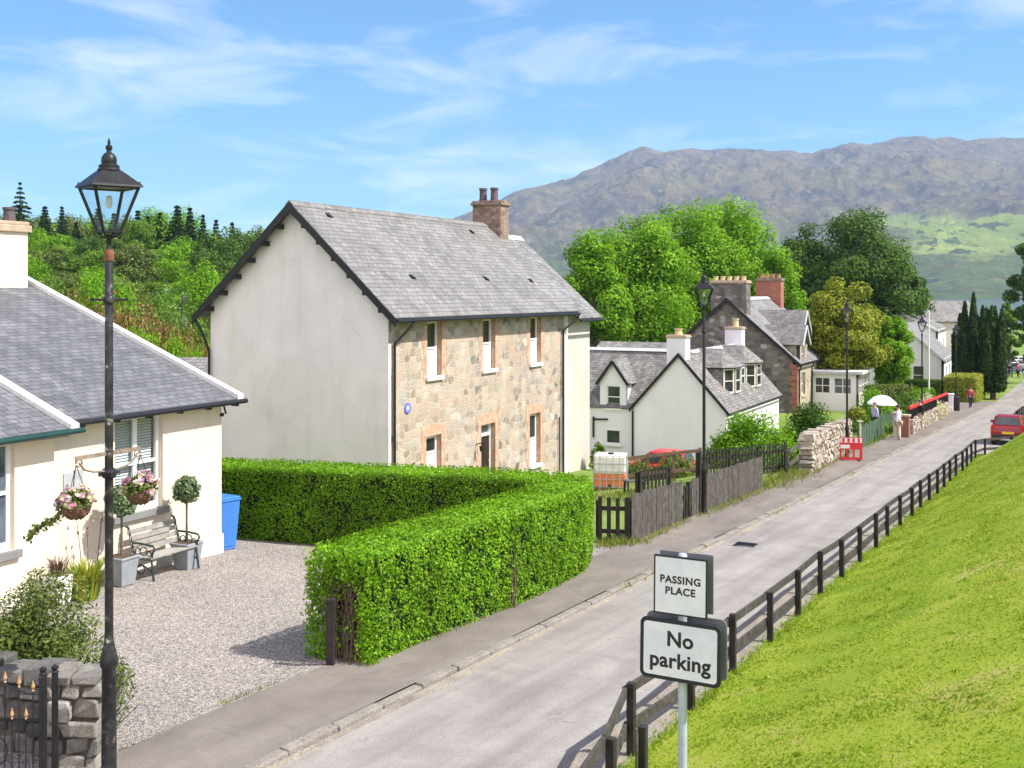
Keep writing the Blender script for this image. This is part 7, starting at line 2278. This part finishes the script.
# clipped hedge near the walker, shade of its end put in as darker leaves
def box_hedge(name, label, a, b_, w, h, lm, dens, ls):
    a, b_ = Vector(a), Vector(b_)
    t = thing(name, label, 'hedge', a)
    d = Vector((b_.x - a.x, b_.y - a.y, 0)); ln = d.length; d.normalize(); nr = Vector((-d.y, d.x, 0))
    P = []; N = []
    def put(k, f):
        for _ in range(int(k)):
            p, n_ = f(); P.append(p + Vector((random.gauss(0, .05), random.gauss(0, .05), random.gauss(0, .04)))); N.append(n_)
    dz = b_.z - a.z
    def pt(t_, e, z): return d * t_ + nr * e * w + Vector((0, 0, z + dz * t_ / ln))
    put(ln * h * dens, lambda: (pt(random.random() * ln, 1, random.random() * h), nr + Vector((0, 0, .3))))
    put(ln * h * dens, lambda: (pt(random.random() * ln, -1, random.random() * h), -nr + Vector((0, 0, .3))))
    put(ln * 2 * w * dens, lambda: (pt(random.random() * ln, random.uniform(-1, 1), h), Vector((0, 0, 1))))
    put(2 * w * h * dens, lambda: (pt(0, random.uniform(-1, 1), random.random() * h), -d + Vector((0, 0, .2))))
    put(2 * w * h * dens, lambda: (pt(ln, random.uniform(-1, 1), random.random() * h), d + Vector((0, 0, .2))))
    leaves('foliage', np.array([tuple(p) for p in P]), np.array([tuple(p) for p in N]), ls, lm, t, .6, .5)
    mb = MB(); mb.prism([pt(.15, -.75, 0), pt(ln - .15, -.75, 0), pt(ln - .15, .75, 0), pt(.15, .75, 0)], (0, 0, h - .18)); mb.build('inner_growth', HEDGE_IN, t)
    return t
a_ = G(978, 404); b_ = G(1006, 380)
box_hedge('roadside_hedge', 'clipped yellow-green hedge along the road behind the walker in red', a_ - ND * 1.4, b_ - ND * 1.4, 1.2, 2.1, M['leaf_gold'], 300, .16)
a2 = G(952, 408) - ND * .9
box_hedge('roadside_hedge', 'dark shaded end of hedge left of the walker in red', a_ - ND * 2.9 + SD * .3, a_ - ND * 6.3 + SD * .3, .7, 1.75, M['leaf_larch'], 300, .16)
box_hedge('garden_hedge', 'dull green clipped hedge in the gardens above the cream-flowering bush', gp(at(872, 0, 78).x, 78), gp(at(905, 0, 80).x, 80), .6, 1.9, M['leaf_olive'], 200, .16)

# parasol
p = at(882, 395, 61); gz = ground(p.x, 61); hp = p.z - gz
t = thing('parasol', 'white garden parasol open in the garden behind the green fence', 'parasol', (p.x, 61, gz), R(10))
mb = MB(); mb.tube([(0, 0, 0), (0, 0, hp)], .025, 8); mb.build('pole', M['white_paint'], t)
mb = MB(); ns = 8; rr = .8
prf = [(rr, hp - .48), (rr * .98, hp - .40), (rr * .6, hp - .14), (rr * .25, hp - .03), (.02, hp)]
vs = []; 
for r_, z in prf:
    for k in range(16):
        a = 2 * math.pi * k / 16; sc = 1.0 if k % 2 == 0 else .955
        vs.append((r_ * sc * math.cos(a), r_ * sc * math.sin(a), z - (0 if k % 2 == 0 else .03 * r_)))
fs = [(i * 16 + k, i * 16 + (k + 1) % 16, (i + 1) * 16 + (k + 1) % 16, (i + 1) * 16 + k) for i in range(4) for k in range(16)]
mb.add(vs, fs); mb.build('canopy', M['parasol'], t)
mb = MB()
for k in range(8):
    a = 2 * math.pi * k / 8; mb.tube([(0, 0, hp - .35), (rr * .55 * math.cos(a), rr * .55 * math.sin(a), hp - .16)], .008, 4)
mb.build('ribs', M['white_paint'], t)
# flagpole
p = at(929, 312, 92); gz = ground(p.x, 92)
t = thing('flagpole', 'bare white flagpole in front of the small white house', 'flagpole', (p.x, 92, gz)); mb = MB(); mb.lathe([(.08, -.3), (.07, 0), (.045, p.z - gz), (.0, p.z - gz + .02)], seg=10); mb.build('pole', M['white_paint'], t, smooth=True)
mb = MB(); mb.lathe([(.0, 0), (.08, .06), (.0, .14)], (0, 0, p.z - gz), 10); mb.build('ball', M['white_paint'], t)
# black litter bin
p = G(956, 412); t = thing('litter_bin', 'black litter bin on the pavement left of the walker in red', 'bin', p); mb = MB(); mb.lathe([(.22, 0), (.25, .1), (.26, .9), (.24, .95)], seg=16); mb.build('body', M['black_paint'], t, smooth=True); mb = MB(); mb.lathe([(.27, .96), (.26, 1.05), (.15, 1.14), (.0, 1.17)], seg=16); mb.build('hood', M['black_paint'], t, smooth=True)

# ------------------------------------------------------------------ weeds
P = []; 
def weeds_line(a, b_, n, spread, hh):
    a, b_ = Vector(a), Vector(b_)
    for _ in range(n):
        f = random.random(); q = a.lerp(b_, f) + Vector((random.gauss(0, spread), random.gauss(0, spread), 0)); P.append((q.x, q.y, ground(q.x, q.y) + .02, hh * random.uniform(.4, 1.3)))
weeds_line(f0 - ND * -.15, f1 - ND * -.15, 600, .08, .15); weeds_line(f2 + ND * .15, f3 + ND * .15, 1000, .10, .16); weeds_line(G(600, 548) + ND * .1, f0, 600, .2, .2)
weeds_line(f3, G(806, 474), 1300, .30, .26); weeds_line(G(806, 474) + ND * .3, G(846, 452) + ND * .3, 500, .08, .2); weeds_line(G(861, 450) + ND * .2, G(893, 429) + ND * .2, 300, .08, .25)
for k in range(5):
    s_ = random.uniform(18, 40); weeds_line(gsn(s_, -7.62, .02), gsn(s_ + random.uniform(.4, 1.5), -7.62, .02), 70, .05, .09)
weeds_line(gsn(14.2, -9.2, .05), gsn(15.5, -9.2, .05), 130, .04, .10); weeds_line(gsn(10.5, -9.2, .05), gsn(11.6, -9.2, .05), 160, .05, .09); weeds_line(gsn(8, -9.2, .05), gsn(14, -9.2, .05), 120, .04, .06)
weeds_line(G(612, 495), G(690, 500), 2500, 1.2, .12)
P = np.array(P); n = len(P)
ang = RNG.uniform(0, 6.28, n); dx = np.stack([np.cos(ang), np.sin(ang), 0 * ang], 1) * .014
lean = RNG.normal(0, .4, (n, 2)) * P[:, 3:4]
V = np.stack([P[:, :3] - dx, P[:, :3] + dx, P[:, :3] + np.concatenate([lean, P[:, 3:4]], 1)], 1).reshape(-1, 3)
M['weed_blade'] = leafmat('roadside_weed_blades', [(0.0, (0.10, 0.16, 0.02)), (0.6, (0.2, 0.27, 0.035)), (1.0, (0.34, 0.29, 0.09))], .25, 1, .3)
o = npmesh('roadside_weeds', V, np.arange(3 * n).reshape(n, 3), M['weed_blade']); tag(o, 'straggling yellow-green weeds and grass at the foot of the fences', 'weeds', kind='stuff')
# ================================================================== VEHICLES AND PEOPLE
def make_car(label, loc, rz, paint, Lc=3.75, Wc=1.66, Hc=1.5, group=None):
    """x forward, origin on the ground at the centre"""
    t = thing('parked_car', label, 'car', loc, rz, group)
    h = Lc / 2; w = Wc / 2; wb = Lc * .325; wr_ = .29
    def arch(cx):
        return [(cx + (wr_ + .05) * math.cos(a), .27 + (wr_ + .05) * math.sin(a)) for a in [math.pi * k / 8 for k in range(8, -1, -1)]]
    prof_ = [(-h + .02, .30)] + [(x, max(.24, z)) for x, z in arch(-wb)] + [(x, max(.24, z)) for x, z in arch(wb)] + [(h - .03, .28), (h, .5), (h - .06, .68), (h - .45, .80), (h - 1.02, .90), (-h + .25, .93), (-h + .05, .90), (-h, .62)]
    mb = MB(); mb.prism([(x, -w, z) for x, z in prof_], (0, 2 * w, 0)); mb.build('body', paint, t, bevel=.085)
    # cabin with slanting sides
    zb, zt_ = .895, Hc
    bx0, bx1, tx0, tx1 = -h + .10, h - .98, -h + .34, h - 1.72
    wi = w - .05; wt = w - .20
    C_ = [(bx0, -wi, zb), (bx1, -wi, zb), (bx1, wi, zb), (bx0, wi, zb), (tx0, -wt, zt_), (tx1, -wt, zt_), (tx1, wt, zt_), (tx0, wt, zt_)]
    mb = MB(); mb.add(C_, [(0, 3, 2, 1), (4, 5, 6, 7), (0, 1, 5, 4), (1, 2, 6, 5), (2, 3, 7, 6), (3, 0, 4, 7)]); mb.build('roof', paint, t, bevel=.09)
    V_ = [Vector(p) for p in C_]
    def pane(name, a, b_, c_, d_, mx=.1, mz0=.12, mz1=.14):
        n_ = (b_ - a).cross(d_ - a).normalized() * .008
        def bl(u, v): return a.lerp(b_, u).lerp(d_.lerp(c_, u), v)
        ps = [bl(mx, mz0) + n_, bl(1 - mx, mz0) + n_, bl(1 - mx, 1 - mz1) + n_, bl(mx, 1 - mz1) + n_]
        mb = MB(); mb.poly(ps); return mb.build(name, M['glass'], t)
    pane('rear_window', V_[3], V_[0], V_[4], V_[7], .09); pane('windscreen', V_[1], V_[2], V_[6], V_[5], .07, .06, .1)
    for s_ in (0, 1):
        a, b_, c_, d_ = (V_[0], V_[1], V_[5], V_[4]) if s_ == 0 else (V_[2], V_[3], V_[7], V_[6])
        m1, m2 = a.lerp(b_, .5), d_.lerp(c_, .5)
        pane('side_window', a, m1, m2, d_, .1, .1, .14); pane('side_window', m1, b_, c_, m2, .1, .1, .14)
    for sx_ in (-1, 1):
        for sy_ in (-1, 1):
            mb = MB(Matrix.Translation((sx_ * wb, sy_ * (w - .10), .29)) @ Matrix.Rotation(R(90), 4, 'X')); mb.lathe([(.17, -.1), (.26, -.1), (.29, -.07), (.29, .07), (.26, .1), (.17, .1)], seg=20)
            wh_ = mb.build('wheel', M['rubber'], t, smooth=True)
            mb = MB(Matrix.Translation((sx_ * wb, sy_ * (w - .10), .29)) @ Matrix.Rotation(R(90), 4, 'X')); mb.lathe([(.0, -.085), (.17, -.095), (.175, 0), (.17, .095), (.0, .085)], seg=14); mb.build('rim', M['alloy'], wh_)
    for s_ in (-1, 1):
        mb = MB(); mb.box(-h - .012, -h + .08, s_ * (w - .11) - .08, s_ * (w - .11) + .08, .60, .92); mb.build('tail_lamp', M['lamp_red'], t, bevel=.01)
        mb = MB(); mb.box(h - .12, h - .02, s_ * (w - .22) - .16, s_ * (w - .22) + .16, .58, .70); mb.build('headlight', M['lamp_white'], t, bevel=.01)
        mb = MB(); mb.box(bx1 - .35, bx1 - .22, s_ * (w + .08) - .08, s_ * (w + .08) + .08, .93, 1.05); mb.build('wing_mirror', paint, t, bevel=.02)
    mb = MB(); mb.box(-h - .03, -h + .1, -w + .08, w - .08, .30, .48); mb.build('bumper', M['car_trim'], t, bevel=.02)
    mb = MB(); mb.box(h - .1, h + .02, -w + .1, w - .1, .27, .42); mb.build('bumper', M['car_trim'], t, bevel=.02)
    mb = MB(); mb.box(-h - .016, -h - .002, -.26, .26, .53, .64); mb.build('number_plate', M['plate_yellow'], t)
    return t
cs = 57.9; cx_, cy_ = xy(cs + 1.7, -3.72); cp_ = Vector((cx_, cy_, 0))
road_car = make_car('dark red hatchback seen from behind, parked on the road beside the fence', (cp_.x, cp_.y, base(cs + 1.7) + .02), SR, M['car_red'], 3.4, 1.5, 1.38)
road_car.rotation_euler = (0, math.atan(KS), SR)
p = at(657, 449, 56.5); gz = ground(p.x, 56.5); print('car2', p, gz)
make_car('bright red car half hidden by plants in front of the white gable', (p.x, 56.5, gz), HA + R(90), M['car_red2'], 3.7, 1.65, 1.5)
for px, py, Y, pm, rz, lb in ((1012, 368, 150, 'car_blue', R(10), 'blue-grey car parked nearest at the far end of the road'), (1020, 362, 160, 'car_silver', R(-5), 'silver car parked at the far right edge beyond the cyclists'), (1008, 356, 176, 'car_white', R(0), 'white car parked farthest away behind the other parked cars'), (1026, 357, 172, 'car_white', R(5), 'white car cut off by the right edge of the picture')):
    q = at(px, py, Y); make_car(lb, (q.x, Y, ground(q.x, Y)), rz + R(0), M[pm], group='cars parked at the far end')

# ------------------------------------------------------------------ people
def skin_mesh(name, verts, edges, radii, mat, parent, sub=2, root=0):
    me = bpy.data.meshes.new(name); me.from_pydata([tuple(v) for v in verts], edges, []); me.update()
    ob = bpy.data.objects.new(name + '_tmp', me); COL.objects.link(ob)
    sk = ob.modifiers.new('skin', 'SKIN'); sk.use_smooth_shade = True
    if not me.skin_vertices: me.skin_vertices.new()
    for i, r in enumerate(radii):
        r = r if isinstance(r, tuple) else (r, r)
        me.skin_vertices[0].data[i].radius = r
        me.skin_vertices[0].data[i].use_root = (i == root)
    ss = ob.modifiers.new('sub', 'SUBSURF'); ss.levels = sub; ss.render_levels = sub
    dg = bpy.context.evaluated_depsgraph_get(); dg.update()
    m2 = bpy.data.meshes.new_from_object(ob.evaluated_get(dg))
    bpy.data.objects.remove(ob); bpy.data.meshes.remove(me)
    m2.name = name; m2.materials.clear(); m2.materials.append(mat)
    o = bpy.data.objects.new(name, m2); COL.objects.link(o)
    if parent is not None: o.parent = parent
    return o
def person(label, loc, rz, H=1.72, stride=.0, shirt='cloth_red', trousers='cloth_dark', hair='hair_brown', arms=((0, 0), (0, 0)), sleeves=True, group=None, turn=0.0, long_hair=False):
    """facing local +y; arms = per side (forward swing of the elbow, of the wrist) in metres"""
    t = thing('person', label, 'person', loc, rz, group)
    k = H / 1.75
    V = [(0, 0, .96), (0, .0, 1.12), (0, .01, 1.30), (0, .0, 1.43), (0, .01, 1.515), (0, .025, 1.60), (0, .03, 1.70)]
    E = [(0, 1), (1, 2), (2, 3), (3, 4), (4, 5), (5, 6)]
    RD = [(.15, .11), (.13, .095), (.155, .11), (.12, .09), (.055, .058), (.078, .095), (.062, .08)]
    idx = {}
    for s_, nm in ((-1, 'l'), (1, 'r')):
        st = stride * s_
        o = len(V)
        V += [(s_ * .09, 0, .90), (s_ * .095, st * .5 + .03, .50), (s_ * .095, st - .02 if st > 0 else st * 1.1 - .02, .09 if st >= 0 else .14), (s_ * .10, (st if st > 0 else st * 1.1) + .13, .045 if st >= 0 else .05)]
        E += [(0, o), (o, o + 1), (o + 1, o + 2), (o + 2, o + 3)]
        RD += [.092, .06, .043, (.042, .03)]
        idx['leg' + nm] = o
        ea, wa = arms[0 if s_ < 0 else 1]
        o = len(V)
        el = (s_ * .235, ea, 1.14); wr = (s_ * .235 - s_ * .04 * (1 if wa > .15 else 0), wa, .90 + abs(wa) * .45)
        V += [(s_ * .175, 0, 1.41), el, wr]
        E += [(3, o), (o, o + 1), (o + 1, o + 2)]
        RD += [.062, .043, .029]
        d = (Vector(wr) - Vector(el)).normalized()
        pal = Vector(wr) + d * .07
        V.append(tuple(pal)); E.append((o + 2, o + 3)); RD.append((.034, .018))
        for j, (off, ln_) in enumerate(((-.03, .075), (-.01, .085), (.01, .08), (.028, .06))):
            b_ = len(V)
            V += [tuple(pal + Vector((0, off, 0)) + d * .03), tuple(pal + Vector((-s_ * .012, off, 0)) + d * (.03 + ln_ * .55)), tuple(pal + Vector((-s_ * .03, off, 0)) + d * (.03 + ln_))]
            E += [(o + 3, b_), (b_, b_ + 1), (b_ + 1, b_ + 2)]; RD += [.0095, .009, .007]
        b_ = len(V); V += [tuple(Vector(wr) + d * .03 + Vector((0, .035, 0))), tuple(Vector(wr) + d * .075 + Vector((-s_ * .01, .06, 0)))]
        E += [(o + 2, b_), (b_, b_ + 1)]; RD += [.011, .009]
        idx['arm' + nm] = o
    sc = lambda P_: [Vector(p) * k for p in P_]
    body = skin_mesh('body', sc(V), E, [tuple(x * k for x in r) if isinstance(r, tuple) else r * k for r in RD], M['skin'], t)
    ll, lr, al, ar = idx['legl'], idx['legr'], idx['arml'], idx['armr']
    def sub_skin(name, ids, ed, grow, mat, extra=None):
        mp = {i: j for j, i in enumerate(ids)}
        r_ = []
        for i in ids:
            q_ = RD[i]; r_.append(tuple(x * k + grow for x in q_) if isinstance(q_, tuple) else q_ * k + grow)
        return skin_mesh(name, sc([V[i] for i in ids]), [(mp[a], mp[b_]) for a, b_ in ed], r_, M[mat], t)
    sl_ids = [0, 1, 2, 3, al, al + 1, ar, ar + 1] + ([al + 2, ar + 2] if sleeves else [])
    ed = [(0, 1), (1, 2), (2, 3), (3, al), (al, al + 1), (3, ar), (ar, ar + 1)] + ([(al + 1, al + 2), (ar + 1, ar + 2)] if sleeves else [])
    sub_skin('shirt', sl_ids, ed, .018, shirt)
    sub_skin('trousers', [0, ll, ll + 1, ll + 2, lr, lr + 1, lr + 2], [(0, ll), (ll, ll + 1), (ll + 1, ll + 2), (0, lr), (lr, lr + 1), (lr + 1, lr + 2)], .014, trousers)
    for o in (ll, lr):
        mb = MB(); c_ = (Vector(V[o + 2]) * .45 + Vector(V[o + 3]) * .55) * k; mb.lathe([(.05, -.055), (.055, -.03), (.045, 0), (.0, .03)], (c_.x, c_.y, max(c_.z, .055)), 12, 0, .85, 2.4); mb.build('shoe', M['shoe'], t, smooth=True)
    mb = MB(); mb.lathe([(.088, -.03), (.093, .01), (.085, .06), (.05, .098), (.0, .108)], (0, .012 * k, 1.655 * k), 14, 0, .92, 1.1)
    if long_hair: mb.lathe([(.03, -.22), (.07, -.15), (.085, 0), (.06, .06), (0, .08)], (0, -.045 * k, 1.63 * k), 12, 0, 1, .7)
    mb.build('hair', M[hair], t, smooth=True)
    mb = MB()
    for s_ in (-1, 1): mb.lathe([(.0, -.012), (.012, 0), (.0, .012)], (s_ * .032, .118 * k, 1.635 * k), 8)
    mb.build('eyes', M['cloth_black'], t)
    mb = MB(); mb.add([(-.014, .115, 1.60), (.014, .115, 1.60), (0, .145, 1.603), (0, .118, 1.645)], [(0, 1, 2), (0, 2, 3), (1, 3, 2), (0, 3, 1)]); mb.box(-.024, .024, .10, .119, 1.568, 1.576)
    for s_ in (-1, 1): mb.lathe([(0, -.03), (.014, -.015), (.016, .012), (0, .03)], (s_ * .082, .02, 1.625), 8, 0, .6, 1)
    mb.build('face', M['skin'], t)
    return t
p = G(970.5, 409)
person('person in dusky red top and dark trousers walking towards us on the pavement', p, R(180) - TH + R(20), 1.68, .26, 'cloth_red', 'cloth_dark', 'hair_brown', ((.10, .16), (-.06, .02)), long_hair=True)
p = G(902, 442) - ND * .15
person('person in a white shirt standing beside the brick gate pillar', p, R(60), 1.76, .04, 'cloth_white', 'cloth_beige', 'hair_brown', ((.02, .05), (.05, .22)))
p = G(893, 436) - ND * .9
person('person in a lilac shirt standing in the garden behind the pale gate pillar', p, R(-70), 1.68, .03, 'cloth_lilac', 'cloth_dark', 'hair_blond', ((.02, .18), (.02, .06)))
p = G(916, 431)+ND*.2
person('person in black with beige trousers standing by the railing left of the red-footed lamp', p, R(120), 1.7, .05, 'cloth_black', 'cloth_beige', 'hair_brown', ((.0, .06), (.03, .16)))

def bicycle(label, loc, rz):
    t = thing('bicycle', label, 'bicycle', loc, rz, 'bicycles at the road end')
    for x in (-.52, .52):
        mb = MB(); mb.tube([(x + .33 * math.cos(a), 0, .34 + .33 * math.sin(a)) for a in [2 * math.pi * k / 20 for k in range(21)]], .02, 6, False)
        w_ = mb.build('wheel', M['rubber'], t)
        mb = MB()
        for k in range(8):
            a = math.pi * k / 8; mb.tube([(x + .32 * math.cos(a), 0, .34 + .32 * math.sin(a)), (x - .32 * math.cos(a), 0, .34 - .32 * math.sin(a))], .003, 3)
        mb.build('spokes', M['alloy'], w_)
    mb = MB()
    for a, b_ in (((-.52, 0, .34), (-.05, 0, .30)), ((-.52, 0, .34), (-.17, 0, .80)), ((-.05, 0, .30), (-.2, 0, .9)), ((-.05, 0, .30), (.36, 0, .78)), ((-.17, 0, .80), (.34, 0, .84)), ((.52, 0, .34), (.32, 0, .98))): mb.tube([a, b_], .018, 6)
    mb.build('frame', M['car_blue'], t)
    mb = MB(); mb.tube([(.36, -.28, 1.0), (.32, 0, 1.0), (.36, .28, 1.0)], .014, 6); mb.build('handlebar', M['black_paint'], t)
    mb = MB(); mb.prism([(-.32, -.07, .9), (-.32, .07, .9), (-.06, .02, .9), (-.06, -.02, .9)], (0, 0, .05)); mb.build('saddle', M['black_paint'], t, bevel=.01)
    return t
p = G(1009, 377.5); person('cyclist in black standing with a bicycle at the far end of the road', p, R(160), 1.75, .06, 'cloth_black', 'cloth_dark', 'hair_brown', ((.06, .25), (.06, .25)))
bicycle('bicycle held by the cyclist in black at the road end', p + Vector((-.35, -.25, 0)), R(80))
p = G(1018, 377.5); person('cyclist in red-brown standing with a bicycle at the right picture edge', p, R(200), 1.72, .05, 'cloth_red', 'cloth_black', 'hair_brown', ((.06, .25), (.06, .25)))
bicycle('bicycle held by the cyclist in red-brown at the picture edge', p + Vector((.4, -.2, 0)), R(100))
